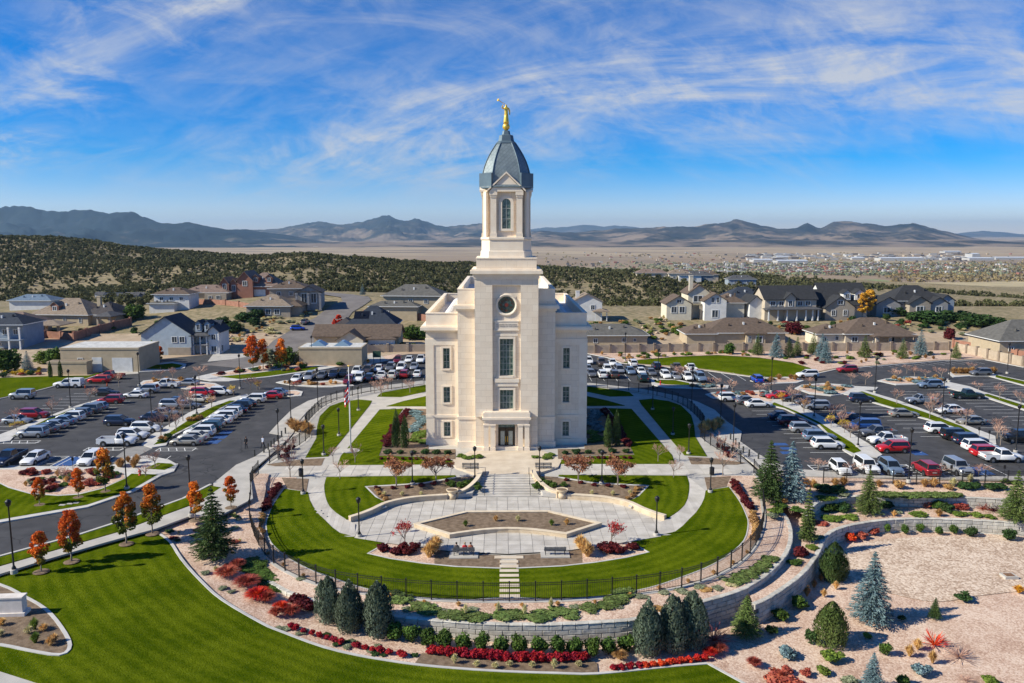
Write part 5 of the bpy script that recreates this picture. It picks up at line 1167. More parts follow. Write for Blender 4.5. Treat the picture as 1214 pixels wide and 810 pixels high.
CARSPEC = {
 # length, half width, list of (x, width factor, z low, z belt); glass (base x0,x1, roof x0,x1), zbelt, zroof, wheelbase, wheel r
 'sedan': dict(L=4.8, hw=.91, st=[(-2.4, .80, .38, .78), (-2.34, .9, .26, .92), (-1.8, .985, .22, .98), (-.9, 1, .2, .96), (.6, 1, .2, .95), (1.0, 1, .2, .93), (1.8, .97, .22, .84), (2.25, .88, .26, .72), (2.4, .74, .36, .6)], g=(-2.0, 1.15, -1.15, .25), zb=.94, zr=1.46, wb=1.42, wr=.33, pill=(-1.55, -.35)),
 'hatch': dict(L=4.3, hw=.9, st=[(-2.12, .8, .4, .86), (-2.06, .92, .28, .98), (-1.4, 1, .22, 1.0), (.6, 1, .2, .98), (1.0, .99, .2, .96), (1.75, .95, .22, .86), (2.05, .86, .28, .74), (2.15, .72, .38, .6)], g=(-2.02, 1.2, -1.6, .3), zb=.97, zr=1.52, wb=1.3, wr=.33, pill=(-1.2, -.25)),
 'suv': dict(L=4.75, hw=.95, st=[(-2.36, .82, .45, .96), (-2.3, .94, .32, 1.1), (-1.5, 1, .27, 1.13), (.5, 1, .25, 1.11), (.95, 1, .25, 1.1), (1.75, .97, .27, 1.02), (2.2, .9, .3, .88), (2.37, .76, .42, .68)], g=(-2.25, 1.15, -1.95, .3), zb=1.1, zr=1.7, wb=1.38, wr=.37, pill=(-1.45, -.35)),
 'boxy suv': dict(L=4.7, hw=.97, st=[(-2.34, .9, .5, 1.05), (-2.3, .97, .38, 1.2), (-1.5, 1, .33, 1.22), (.5, 1, .33, 1.2), (.9, 1, .33, 1.2), (1.8, .99, .33, 1.16), (2.25, .95, .36, 1.02), (2.35, .88, .45, .75)], g=(-2.28, .95, -2.15, .55), zb=1.2, zr=1.86, wb=1.4, wr=.4, pill=(-1.4, -.3)),
 'minivan': dict(L=5.1, hw=.99, st=[(-2.55, .85, .4, 1.0), (-2.5, .95, .28, 1.08), (-1.5, 1, .24, 1.1), (.7, 1, .22, 1.08), (1.3, 1, .22, 1.05), (2.0, .95, .24, .95), (2.4, .86, .3, .8), (2.55, .72, .42, .62)], g=(-2.48, 1.7, -2.3, .7), zb=1.06, zr=1.75, wb=1.52, wr=.35, pill=(-1.6, -.4)),
}
WHEEL = {}
def wheel_mesh(r):
    if r not in WHEEL:
        t = MB(); n = 18
        t.loft([[(a*math.cos(2*math.pi*i/n), y, a*math.sin(2*math.pi*i/n)) for i in range(n)] for a, y in ((r*.62, -.02), (r*.9, -.12), (r, -.09), (r, .09), (r*.9, .12), (r*.62, .115))])
        m1 = t.mesh('tyre', M_TYRE, True)
        k = MB(); k.loft([[(a*math.cos(2*math.pi*i/n), y, a*math.sin(2*math.pi*i/n)) for i in range(n)] for a, y in ((r*.64, .08), (r*.64, .122), (r*.55, .11), (r*.15, .125))]); m2 = k.mesh('rim', M_RIM)
        a = MB(); a.loft([[(r*1.2*math.cos(2*math.pi*i/n), y, r*1.2*math.sin(2*math.pi*i/n)) for i in range(n)] for y in (-.1, .02)]); m3 = a.mesh('wheel_arch', M_CTRIM)
        WHEEL[r] = (m1, m2, m3)
    return WHEEL[r]
CARM = {}
def car_meshes(kind):
    if kind in CARM: return CARM[kind]
    P = []; pickup = kind.startswith('pickup')
    if pickup:
        s = dict(L=5.8, hw=.98, wb=1.8, wr=.40)
        crew = kind != 'pickup single'
        cab0 = -.75 if crew else -.05
        st = [(cab0, .97, .42, 1.2), (cab0+.05, 1, .38, 1.22), (.8, 1, .36, 1.2), (1.3, 1, .36, 1.2), (2.2, .98, .38, 1.14), (2.75, .93, .4, 1.0), (2.9, .84, .5, .72)]
        b = MB(); b.loft([sect(x, .98*w, zl, zb) for x, w, zl, zb in st]); P.append(('body', b.mesh('body', PAINT['white'], True), 'paint'))
        bed = MB(); bx0, bx1 = -2.85, cab0-.06
        bed.box(bx0, bx1, -.96, -.84, .45, 1.2); bed.box(bx0, bx1, .84, .96, .45, 1.2); bed.box(bx0, bx0+.1, -.84, .84, .45, 1.18); bed.box(bx1-.08, bx1, -.84, .84, .45, 1.2)
        P.append(('bed', bed.mesh('bed', PAINT['white']), 'paint')); P.append(('bed_floor', MB().box(bx0+.1, bx1-.08, -.84, .84, .5, .8).mesh('bed_floor', M_CTRIM), None))
        P.append(('bumper', MB().box(-2.98, -2.855, -.9, .9, .48, .72).mesh('bumper', M_RIM), None))
        g = (cab0+.02, 1.3, cab0+.25, .55); zb, zr = 1.19, 1.86; pill = ((cab0+.85), )
        hw = .98; L0, L1 = -2.86, 2.9; wb, wr = 1.8, .40
        tz = .95; hz = .92
    else:
        s = CARSPEC[kind]; hw = s['hw']; b = MB(); b.loft([sect(x, hw*w, zl, zb) for x, w, zl, zb in s['st']]); P.append(('body', b.mesh('body', PAINT['white'], True), 'paint'))
        g = s['g']; zb, zr = s['zb'], s['zr']; pill = s['pill']; L0, L1 = s['st'][0][0], s['st'][-1][0]; wb, wr = s['wb'], s['wr']
        tz = s['st'][1][3]-.22; hz = s['st'][-2][3]-.1
    w0, w1 = hw*.90, hw*.70
    gl = MB(); gl.frus((g[0], g[1], -w0, w0), (g[2], g[3], -w1, w1), zb-.05, zr-.03); P.append(('window', gl.mesh('window', M_CGL), None))
    rf = MB(); e = .03; n = 5
    ring = []
    for a, zz in ((1.0, zr-.035), (.99, zr), (.9, zr+.03)):
        xm = (g[2]+g[3])/2; hl = (g[3]-g[2])/2+.06
        ring.append([(xm-hl*a, -w1*a-.015, zz), (xm+hl*a, -w1*a-.015, zz), (xm+hl*a, w1*a+.015, zz), (xm-hl*a, w1*a+.015, zz)])
    rf.loft(ring)
    # pillars: strips along the glass edges
    def edge(t0, t1, yf):   # base x, roof x
        for sy in (-1, 1):
            rf.add([(t0-.05, sy*(w0+.012), zb-.05), (t0+.06, sy*(w0+.012), zb-.05), (t1+.05, sy*(w1+.014), zr-.02), (t1-.05, sy*(w1+.014), zr-.02), (t0-.05, sy*(w0-.06), zb-.05), (t0+.06, sy*(w0-.06), zb-.05), (t1+.05, sy*(w1-.05), zr-.02), (t1-.05, sy*(w1-.05), zr-.02)],
                   [(0, 1, 2, 3), (4, 7, 6, 5), (0, 3, 7, 4), (1, 5, 6, 2)])
    edge(g[1]-.02, g[3]-.01, 1); edge(g[0]+.06, g[2]+.03, 1)
    P.append(('roof', rf.mesh('roof', PAINT['white']), 'paint'))
    for sy in (-1, 1):
        P.append(('headlight', MB().box(L1-.28, L1-.06, *sorted((sy*hw*.55, sy*hw*.82)), hz-.1, hz+.04).mesh('headlight', M_HEADL), None))
        P.append(('taillight', MB().box(L0-.02, L0+.16, *sorted((sy*hw*.62, sy*hw*.9)), tz-.08, tz+.12).mesh('taillight', M_TAILL), None))
        P.append(('mirror', MB().box(g[1]-.32, g[1]-.14, *sorted((sy*(hw*.93), sy*(hw+.17))), zb+.02, zb+.17).mesh('mirror', PAINT['white']), 'paint'))
    P.append(('grille', MB().box(L1-.12, L1+.012, -hw*.42, hw*.42, hz-.22, hz-.05).mesh('grille', M_CTRIM), None))
    P.append(('side_sill', MB().box(-wb+wr*1.25, wb-wr*1.25, -hw-.012, hw+.012, .24 if not pickup else .4, .4 if not pickup else .52).mesh('side_sill', M_CTRIM), None)); P.append(('bumper_intake', MB().box(L1-.2, L1+.006, -hw*.62, hw*.62, hz-.48, hz-.3).mesh('bumper_intake', M_CTRIM), None))
    P.append(('plate', MB().box(L0-.025, L0+.05, -.26, .26, tz-.22, tz-.1).mesh('plate', mat('plate', (.6, .6, .58))), None))
    CARM[kind] = (P, hw, wb, wr); return CARM[kind]
def car(x, y, heading, kind, color, label, group=None, z=0.0, detail=True, extra=None):
    P, hw, wb, wr = car_meshes(kind)
    pu = kind.startswith('pickup')
    o = T('pickup_truck' if pu else 'minivan' if kind == 'minivan' else 'parked_car', label, 'pickup' if pu else 'van' if kind == 'minivan' else 'car', (x, y, z), heading, group)
    o.scale = (rng.uniform(.95, 1.05), rng.uniform(.98, 1.03), rng.uniform(.95, 1.06))
    for n, me, pm in P:
        if not detail and n in ('mirror', 'grille', 'plate', 'headlight'): continue
        obj(n, me, PAINT[color] if pm else None, o)
    m1, m2, m3 = wheel_mesh(wr)
    for sx in (-1, 1):
        for sy in (-1, 1):
            q = obj('wheel', m1, None, o, (sx*wb, sy*(hw-.10), wr), math.pi if sy < 0 else 0)
            if detail: obj('rim', m2, None, q)
            obj('wheel_arch', m3, None, o, (sx*wb, sy*(hw-.015), wr+.03), math.pi if sy < 0 else 0)
    if extra == 'shell':
        MB().frus((-2.85, -.8, -.93, .93), (-2.75, -.8, -.78, .78), 1.21, 1.95).build('camper_shell', PAINT['white'], o); MB().frus((-2.55, -1.1, -.925, .925), (-2.5, -1.15, -.86, .86), 1.4, 1.75).build('shell_window', M_CGL, o)
    return o
A = {'-X': math.pi, '+X': 0.0, '-Y': -math.pi/2, '+Y': math.pi/2}
KW = {'sedan': 'sedan', 'hatch': 'hatchback', 'suv': 'crossover', 'boxy suv': 'boxy SUV', 'minivan': 'minivan', 'pickup': 'crew-cab pickup', 'pickup single': 'old two-door pickup'}
used_labels = {}
def addcar(px, py, face, kind, color, where, z=0.0, jit=True, extra=None, lab=None, yw=None):
    x, y, zz = G(px, py, z) if yw is None else (px, py, 0)
    lab = lab or '%s %s %s' % (color, KW[kind], where)
    grp = None
    h = A[face] + (rng.uniform(-.035, .035) if jit else 0)
    o = car(x, y, h, kind, color, lab, None, zz if callable(z) else 0.0, detail=(y < 165), extra=extra)
    used_labels.setdefault(lab, []).append(o)
w = 'parked nose to the first grass strip in the lot by the maples'
Y = 123.4
for k, c in (('suv', 'silver'), ('sedan', 'gray'), ('sedan', 'silver'), ('sedan', 'light blue'), ('suv', 'white'), ('hatch', 'gray'), ('suv', 'gray'), ('hatch', 'light blue')):
    addcar(-74.7, Y, '-X', k, c, w, yw=1); Y += 2.78
addcar(-74.6, 148.4, '-X', 'suv', 'red', w, yw=1); addcar(-72.4, 153.6, '-X', 'sedan', 'white', w, yw=1); addcar(-72.2, 158.3, '-X', 'suv', 'silver', w, yw=1); addcar(-70.5, 163.4, '-X', 'pickup', 'white', w, yw=1); addcar(-67.0, 165.8, '-X', 'sedan', 'silver', w, yw=1)
w = 'on the far side of the first grass strip'
addcar(21, 502, '+X', 'sedan', 'silver', w); addcar(41, 496, '+X', 'suv', 'red', w); addcar(126, 468.5, '+X', 'sedan', 'black', w)
w = 'parked along the striped lawn by the garage'
addcar(27, 473, '-X', 'boxy suv', 'silver', w); addcar(82, 459.5, '-X', 'pickup', 'white', w, extra='shell', lab='white pickup with a camper shell parked along the striped lawn'); addcar(118, 454, '-X', 'suv', 'bright red', w); addcar(131, 449.5, '-X', 'pickup', 'red', w)
w = 'nosed against the wide walk across the lot'
addcar(140, 528, '+X', 'pickup single', 'white', w); addcar(158, 520, '+X', 'suv', 'white', w, lab='white compact crossover beside the white two-door pickup'); addcar(174, 512, '+X', 'suv', 'white', w); addcar(142, 504, '+X', 'suv', 'navy', 'standing alone mid-lot between the two grass strips')
for px, py, k, c in ((184, 499, 'sedan', 'navy'), (195, 493, 'sedan', 'champagne'), (206, 484, 'suv', 'silver'), (222, 484, 'sedan', 'gray'), (237, 477, 'sedan', 'cream'), (241, 470, 'suv', 'bright red'), (263, 468, 'suv', 'white'), (213, 480, 'sedan', 'navy')): addcar(px, py, '+X', k, c, w+(' under bare trees' if c in ('navy', 'champagne', 'gray') else ' near the yellow tree'))
w = 'in the close-packed row beside the second grass strip'
Y = 118.6
for k, c in (('sedan', 'champagne'), ('sedan', 'cream'), ('suv', 'white'), ('suv', 'dark green'), ('hatch', 'silver'), ('sedan', 'white'), ('suv', 'white'), ('suv', 'white'), ('sedan', 'navy'), ('suv', 'black'), ('sedan', 'black')):
    addcar(-48.7, Y, '-X', k, c, w, yw=1); Y += 2.68
addcar(-48.0, 149.0, '-X', 'suv', 'white', w, yw=1); addcar(-45.6, 152.4, '-X', 'sedan', 'bright red', w, yw=1); addcar(-45.4, 155.2, '-X', 'sedan', 'light blue', w, yw=1)
w = 'facing the shrub bed near the grassy verge'
addcar(12, 549, '-Y', 'pickup', 'navy', w); addcar(42, 548, '-Y', 'sedan', 'white', w); addcar(108, 549, '-Y', 'suv', 'white', w)
# right lot
w = 'nosed to the first walk strip right beside the temple shadow'
for px, py, k, c in ((866, 475.5, 'suv', 'white'), (887, 479, 'sedan', 'gray'), (899, 482.5, 'sedan', 'white'), (927, 497.5, 'sedan', 'navy'), (939, 504, 'suv', 'dark red'), (953, 512.5, 'suv', 'silver'), (971, 522, 'suv', 'light blue'), (981, 531.5, 'suv', 'white')):
    addcar(px, py, '+X', k, c, w, lab='silver-white crossover beside the blue accessible markings' if (k, c, px) == ('suv', 'white', 981) else None)
w = 'on the far side of the first walk strip'
for px, py, k, c in ((923, 473, 'sedan', 'bright red'), (942, 476.5, 'sedan', 'black'), (957, 479, 'sedan', 'gray'), (967, 485, 'suv', 'silver'), (1005, 500, 'sedan', 'navy'), (1024, 508, 'minivan', 'blue'), (1040, 518, 'pickup', 'gray'), (1051, 527, 'pickup', 'white'), (1058, 536, 'suv', 'bright red')): addcar(px, py, '-X', k, c, w)
w = 'facing the golden grasses above the block walls'
for px, py, k, c, f in ((996, 560, 'hatch', 'white', '-Y'), (1027, 559, 'boxy suv', 'white', '-Y'), (1056, 561, 'suv', 'light blue', '-Y'), (1097, 561, 'suv', 'red', '+Y'), (1135, 561, 'boxy suv', 'silver', '-Y')): addcar(px, py, f, k, c, w)
w = 'nosed to the second grass strip of the striped lot'
for px, py, k, c in ((1021, 476.5, 'suv', 'navy'), (1071, 494, 'sedan', 'champagne'), (1115, 513, 'suv', 'white'), (1134, 521, 'boxy suv', 'black'), (1150, 527, 'boxy suv', 'navy'), (1161, 534, 'suv', 'white'), (1172, 541, 'suv', 'bright red'), (1187, 547, 'pickup', 'white')):
    addcar(px, py, '+X', k, c, w, lab='white crossover wedged between the navy and red cars' if px == 1161 else None)
w = 'beyond the second grass strip under bare trees'
for px, py, k, c in ((1092, 478.5, 'pickup single', 'silver'), (1126, 490, 'sedan', 'white'), (1151, 503, 'sedan', 'champagne'), (1206, 524, 'boxy suv', 'black')): addcar(px, py, '-X', k, c, w)
w = 'in the mostly empty rows near the rusty grass hedges'
addcar(1102, 460, '-X', 'suv', 'light blue', w); addcar(1146, 472.5, '+X', 'pickup', 'dark green', w); addcar(1162, 445.5, '-X', 'suv', 'gray', w)
w = 'beside the pink gravel bank'
addcar(957, 447.5, '-X', 'suv', 'white', w); addcar(1004, 441.5, '-X', 'suv', 'red', w); addcar(897, 453, '+Y', 'suv', 'bright blue', 'at the edge of the big back lawn')
# rear lots
w = 'in the rear rows toward the tan wall, left of the tower'
for px, py, k, c, f in ((352, 452, 'sedan', 'white', '-Y'), (367, 450, 'suv', 'silver', '-Y'), (382, 448.5, 'sedan', 'gray', '-Y'), (396, 447, 'suv', 'navy', '-Y'), (408, 445.5, 'suv', 'black', '-Y'), (414, 454.5, 'suv', 'dark red', '-Y'), (426, 452.5, 'boxy suv', 'white', '-Y'), (439, 451, 'suv', 'navy', '+Y'), (452, 449.5, 'pickup', 'white', '+Y'), (466, 448, 'suv', 'cream', '+Y'), (480, 447, 'suv', 'red', '+Y'), (495, 446.5, 'sedan', 'white', '+Y'),
    (423, 444, 'suv', 'white', '-Y'), (436, 442, 'suv', 'brown', '-Y'), (449, 440, 'sedan', 'white', '-Y'), (463, 439, 'suv', 'gray', '-Y'), (476, 438.5, 'minivan', 'white', '-Y'), (491, 437.5, 'sedan', 'silver', '-Y'), (472, 430, 'suv', 'dark red', '-Y'), (485, 429, 'sedan', 'white', '-Y'), (499, 430, 'pickup', 'white', '-Y')): addcar(px, py, f, k, c, 'in the rear rows near the tan garden wall')
for px, py, k, c, f in ((714, 447.5, 'suv', 'white', '+Y'), (728, 447.5, 'suv', 'brown', '+Y'), (762, 452, 'boxy suv', 'dark green', '+Y'), (720, 441.5, 'suv', 'white', '-Y'), (734, 441.5, 'minivan', 'silver', '-Y'), (747, 443, 'sedan', 'light blue', '-Y'), (760, 443.5, 'sedan', 'white', '-Y'), (772, 444.5, 'sedan', 'gray', '-Y'), (789, 448, 'suv', 'white', '-Y'), (801, 449, 'sedan', 'silver', '-Y'), (815, 450.5, 'suv', 'white', '-Y'), (830, 452, 'boxy suv', 'light blue', '-Y'),
    (698, 431, 'suv', 'white', '-Y'), (713, 433.5, 'suv', 'brown', '-Y'), (726, 433, 'sedan', 'white', '-Y'), (750, 434, 'suv', 'white', '+Y'), (778, 437, 'suv', 'navy', '+Y'), (802, 439.5, 'pickup', 'brown', '-Y'), (819, 440.5, 'pickup', 'white', '+Y'), (697, 440, 'sedan', 'silver', '-Y'), (701, 446, 'sedan', 'gray', '-Y')): addcar(px, py, f, k, c, 'in the rear rows beside the big back lawn')
# street
addcar(353, 391.5, '+X', 'hatch', 'bright blue', 'parked at the kerb of the hill street', z=Hn); addcar(362, 384, '+Y', 'suv', 'gray', 'parked at the kerb of the hill street', z=Hn)
for l, os_ in used_labels.items():
    if len(os_) > 1:
        for o in os_: o['group'] = 'cars: ' + l
# ================================================================ HOUSES
M_WIN = mat('house_glass', (.03, .04, .05), (.06, .075, .09), 2, .1, spec=.6)
M_WFR = mat('white_trim', (.66, .66, .64), None, rough=.6)
def hm(name, c, v=.12, s=.8): return mat('house_'+name, tuple(x*(1-v) for x in c), tuple(min(1, x*(1+v)) for x in c), s, .85, 6)
WALLC = dict(tan=(.36, .29, .19), blue=(.36, .42, .47), white=(.64, .63, .60), cream=(.60, .54, .42), stone=(.33, .28, .22), brick=(.28, .13, .09), beige=(.47, .40, .31), brown=(.24, .18, .13), bluegrey=(.25, .30, .36), sand=(.42, .34, .23), grey=(.30, .29, .28))
ROOFC = dict(brown=(.115, .083, .062), black=(.030, .031, .034), navy=(.028, .036, .052), tan=(.225, .175, .13), grey=(.11, .105, .095), slate=(.075, .075, .08), dark=(.06, .052, .052), redbrown=(.19, .135, .11), blue=(.12, .17, .23), white=(.52, .51, .48))
def roofm(n): return mat('roof_'+n, tuple(x*.82 for x in ROOFC[n]), tuple(x*1.18 for x in ROOFC[n]), 1.3, .9, 7, .4, 3)
def wallm(n): return hm('wall_'+n, WALLC[n], .07)
def hip(mb, x0, x1, y0, y1, z, pitch, o=.6, th=.22):
    x0 -= o; x1 += o; y0 -= o; y1 += o; w, d = x1-x0, y1-y0; s = min(w, d)/2; h = s*pitch; zz = z+th
    if w >= d: rg = [(x0+s, (y0+y1)/2, zz+h), (x1-s, (y0+y1)/2, zz+h)]
    else: rg = [((x0+x1)/2, y0+s, zz+h), ((x0+x1)/2, y1-s, zz+h)]
    c = [(x0,y0,z),(x1,y0,z),(x1,y1,z),(x0,y1,z),(x0,y0,zz),(x1,y0,zz),(x1,y1,zz),(x0,y1,zz)]
    f = [(3,2,1,0),(0,1,5,4),(1,2,6,5),(2,3,7,6),(3,0,4,7)]
    if w >= d: f += [(4,5,9,8),(5,6,9),(6,7,8,9),(7,4,8)]
    else: f += [(4,5,8),(5,6,9,8),(6,7,9),(7,4,8,9)]
    mb.add(c+rg, f); return z+th+h
def gable(mr, mw, x0, x1, y0, y1, z, pitch, ax, o=.5, th=.22):
    if ax == 'x':
        h = (y1-y0)/2*pitch; ym = (y0+y1)/2
        mw.add([(x0+.02,y0,z),(x0+.02,y1,z),(x0+.02,ym,z+h),(x1-.02,y0,z),(x1-.02,y1,z),(x1-.02,ym,z+h)], [(0,2,1),(3,4,5),(0,3,5,2),(1,2,5,4)])
        e = o*pitch
        for s in (-1, 1):
            ye = y0-o if s < 0 else y1+o
            mr.add([(x0-o,ye,z-e),(x1+o,ye,z-e),(x1+o,ym,z+h),(x0-o,ym,z+h),(x0-o,ye,z-e+th),(x1+o,ye,z-e+th),(x1+o,ym,z+h+th),(x0-o,ym,z+h+th)], [(0,3,2,1),(4,5,6,7),(0,1,5,4),(1,2,6,5),(2,3,7,6),(3,0,4,7)])
    else:
        h = (x1-x0)/2*pitch; xm = (x0+x1)/2
        mw.add([(x0,y0+.02,z),(x1,y0+.02,z),(xm,y0+.02,z+h),(x0,y1-.02,z),(x1,y1-.02,z),(xm,y1-.02,z+h)], [(0,1,2),(3,5,4),(0,2,5,3),(1,4,5,2)])
        e = o*pitch
        for s in (-1, 1):
            xe = x0-o if s < 0 else x1+o
            mr.add([(xe,y0-o,z-e),(xe,y1+o,z-e),(xm,y1+o,z+h),(xm,y0-o,z+h),(xe,y0-o,z-e+th),(xe,y1+o,z-e+th),(xm,y1+o,z+h+th),(xm,y0-o,z+h+th)], [(0,3,2,1),(4,5,6,7),(0,1,5,4),(1,2,6,5),(2,3,7,6),(3,0,4,7)])
    return z+h
WFM = MB().box(-.5, .5, -.07, .03, -.5, -.42).box(-.5, .5, -.07, .03, .42, .5).box(-.5, -.4, -.07, .03, -.42, .42).box(.4, .5, -.07, .03, -.42, .42).box(-.03, .03, -.05, .03, -.42, .42).mesh('window', M_WFR)
WGM = MB().box(-.4, .4, -.035, .02, -.42, .42).mesh('pane', M_WIN)
COLM = MB().box(-.5, .5, -.5, .5, 0, 1).box(-.65, .65, -.65, .65, 0, .08).box(-.65, .65, -.65, .65, .92, 1).mesh('porch_column', M_WFR)
def house(px, py, label, vols, yaw=0.0, z=None, wcol='tan', rcol='brown', zf=None, sc=1.0):
    """vols: dicts in metres, x across, y away; base point given by photograph position"""
    x, y, zz = G(px, py, zf or Hn)
    o = T('house', label, 'house', (x, y, zz), yaw, scale=sc)
    for v in vols:
        x0, x1, y0, y1, h = v['b']; z0 = v.get('z', -1.5); wm = wallm(v.get('w', wcol)); rm = roofm(v.get('r', rcol)); mw = MB(); mr = MB()
        if not v.get('open'): mw.box(x0, x1, y0, y1, z0, h)
        t = v.get('t', 'hip'); pt = v.get('p', .45)
        if t == 'hip': hip(mr, x0, x1, y0, y1, h+.003, pt, v.get('o', .6))
        elif t in ('x', 'y'): gable(mr, mw, x0, x1, y0, y1, h, pt, t, v.get('o', .5))
        elif t == 'flat': mw.box(x0-.12, x1+.12, y0-.12, y1+.12, h+.003, h+.45) if not v.get('open') else None; mr.box(x0+.2, x1-.2, y0+.2, y1-.2, h+.4, h+.47)
        if mw.v: mw.build('wall', wm, o)
        if mr.v: mr.build('roof', rm, o)
        if t == 'hip' and not v.get('open') and x1-x0 > 7:
            g_ = MB(); e = v.get('o', .6)+.05
            for a_ in ((x0-e, x1+e, y0-e-.1, y0-e), (x0-e, x1+e, y1+e, y1+e+.1), (x0-e-.1, x0-e, y0-e, y1+e), (x1+e, x1+e+.1, y0-e, y1+e)): g_.box(*a_, h+.02, h+.2)
            g_.build('gutter', M_WFR, o)
            for k_ in range(3): ux = x0+(x1-x0)*(.3+.2*k_); uy = y0+(y1-y0)*(.2+.05*k_); MB().box(ux-.22, ux+.22, uy-.2, uy+.25, h+.4, h+.45+(uy-y0+.8)*pt+.35).build('roof_vent', M_WFR if k_ == 1 else rm, o)
        for (face, u, wz, ww, wh) in v.get('win', ()):
            if face == 'f': loc, rz = (u, y0, wz), 0
            elif face == 'r': loc, rz = (x1, u, wz), math.pi/2
            else: loc, rz = (x0, u, wz), -math.pi/2
            f = obj('window', WFM, None, o, loc, rz, (ww, 1.6, wh)); obj('pane', WGM, None, f)
        for (u, ww, wh, cn) in v.get('door', ()):
            obj('garage_door' if ww > 1.6 else 'door', MB().box(u-ww/2, u+ww/2, y0-.06, y0+.02, 0, wh).mesh('door', hm('door_'+cn, dict(white=(.6, .6, .58), brown=(.13, .07, .04), dark=(.05, .045, .04), tan=(.4, .32, .22))[cn])), None, o)
        if 'cols' in v:
            for cx, cy, ch, cw in v['cols']: obj('porch_column', COLM, wm if v.get('colw') else None, o, (cx, cy, v.get('cz', 0)), 0, (cw, cw, ch))
        if 'chim' in v:
            cx, cy, ch = v['chim']; MB().box(cx-.6, cx+.6, cy-.5, cy+.5, h-.5, ch).box(cx-.7, cx+.7, cy-.6, cy+.6, ch, ch+.2).build('chimney', wm, o)
        for (dx, dy, dz, dw) in v.get('dormer', ()):
            dm_, dr_ = MB(), MB(); dm_.box(dx-dw/2, dx+dw/2, dy, dy+3, dz-1.2, dz+1.1); gable(dr_, dm_, dx-dw/2, dx+dw/2, dy, dy+3.4, dz+1.1, .8, 'y', .3, .15)
            d_ = dm_.build('dormer', wallm(v.get('dw', v.get('w', wcol))), o); dr_.build('dormer_roof', rm, d_); obj('dormer_window', WFM, None, d_, (dx, dy, dz+.1), 0, (dw*.6, 1.5, 1.5)); obj('dormer_pane', WGM, None, d_, (dx, dy, dz+.1), 0, (dw*.6, 1.5, 1.5))
    return o
W = lambda *a: a
# ---- left side
house(2, 414, 'blue-grey house with a navy hip roof and a two-level porch deck', [dict(b=(-9, 5, 2, 12, 6.4), w='bluegrey', r='navy', p=.5, win=[W('f', -3, 4.5, 1.4, 1.6), W('f', 0, 4.5, 1.4, 1.6), W('f', 3, 4.5, 1.4, 1.6), W('f', -2, 1.4, 1.6, 1.4)]), dict(b=(-4, 6, -1.2, 2, 5.9), w='bluegrey', r='navy', open=1, t='flat', cols=[(-3.8, -1, 6.1, .35), (-.5, -1, 6.1, .35), (2.8, -1, 6.1, .35), (5.8, -1, 6.1, .35)]), dict(b=(-4, 6, -1.2, 2, 2.7), z=2.4, w='bluegrey', t='none')], rcol='navy')
house(38, 397, 'low tan house with a grey-brown hip roof and a columned patio', [dict(b=(-13, 0, 0, 11, 3.2), w='tan', r='redbrown', p=.5), dict(b=(-4, 10, -3, 5, 3.0), w='tan', r='tan', open=1, p=.25, colw=1, cols=[(-3, -2.6, 3, .6), (2, -2.6, 3, .6), (6, -2.6, 3, .6), (9.5, -2.6, 3, .6)], win=[W('f', 0, 1.4, 2, 1.6)])])
house(84, 386, 'sprawling tan house with a broad pale brown roof and red dormer', [dict(b=(-13, 6, 0, 14, 3.3), w='sand', r='tan', p=.62, win=[W('f', -2, 1.6, 1.0, 1.6), W('f', 3.4, 1.6, 1.0, 1.6)], dormer=[(-6, 1.2, 5.2, 2.6)], dw='brick', chim=(5, 8, 8.6)), dict(b=(3, 14, 2, 14, 3.2), w='sand', r='dark', p=.6), dict(b=(10, 15, -2, 5, 3.1), w='stone', r='slate', open=1, p=.4, colw=1, cols=[(10.5, -1.7, 3.1, .6), (14.5, -1.7, 3.1, .6)])], yaw=-.12)
house(36, 366, 'house with a pale blue metal roof behind the sprawling tan house', [dict(b=(-8, 8, 0, 9, 3), w='white', r='blue', p=.4)])
house(122, 441, 'flat-roofed tan garage building with white doors', [dict(b=(-9.5, 8.5, 0, 11, 5.2), w='sand', t='flat', r='white', door=[(-1.2, 2.2, 3.4, 'white'), (4.6, 4.6, 3.3, 'white')], win=[W('f', -5, 2.4, 1.2, 1.8)]), dict(b=(-10.8, -2.0, -3.2, -.6, 2.5), w='sand', t='flat', r='tan')], zf=Zlot)
house(207, 421, 'light blue two-storey house with dark gables and a side stair porch', [dict(b=(-8.5, 4.5, 0, 10, 5.6), w='blue', r='navy', t='y', p=.68, win=[W('f', .2, 4.1, 1.5, 1.7), W('f', 2.2, 4.1, 1.5, 1.7)]), dict(b=(4.2, 10, 3, 12, 5.6), w='white', r='navy', t='x', p=.6, dormer=[(5.6, 2.6, 7.0, 1.6), (8.0, 2.6, 7.0, 1.6)], dw='blue', win=[W('f', 6, 4.3, 1.2, 1.5)]), dict(b=(8.6, 11.4, 1.2, 9, 6.2), w='white', r='navy', t='y', p=.9, win=[W('f', 10, 4.6, 1.3, 1.6), W('f', 10, 1.4, 1.6, 1.8), W('r', 3.2, 1.4, 1.6, 1.8)]), dict(b=(-1.5, 4.4, -.25, .01, 2.0), w='stone', t='none'), dict(b=(4.5, 8.6, .6, 3.0, 4.9), open=1, w='blue', r='slate', p=.3, cols=[(4.8, .8, 4.9, .28), (6.6, .8, 4.9, .28), (8.3, .8, 4.9, .28)]), dict(b=(4.5, 8.6, .6, 3.0, 2.7), z=2.45, w='grey', t='none')], zf=Zlot)
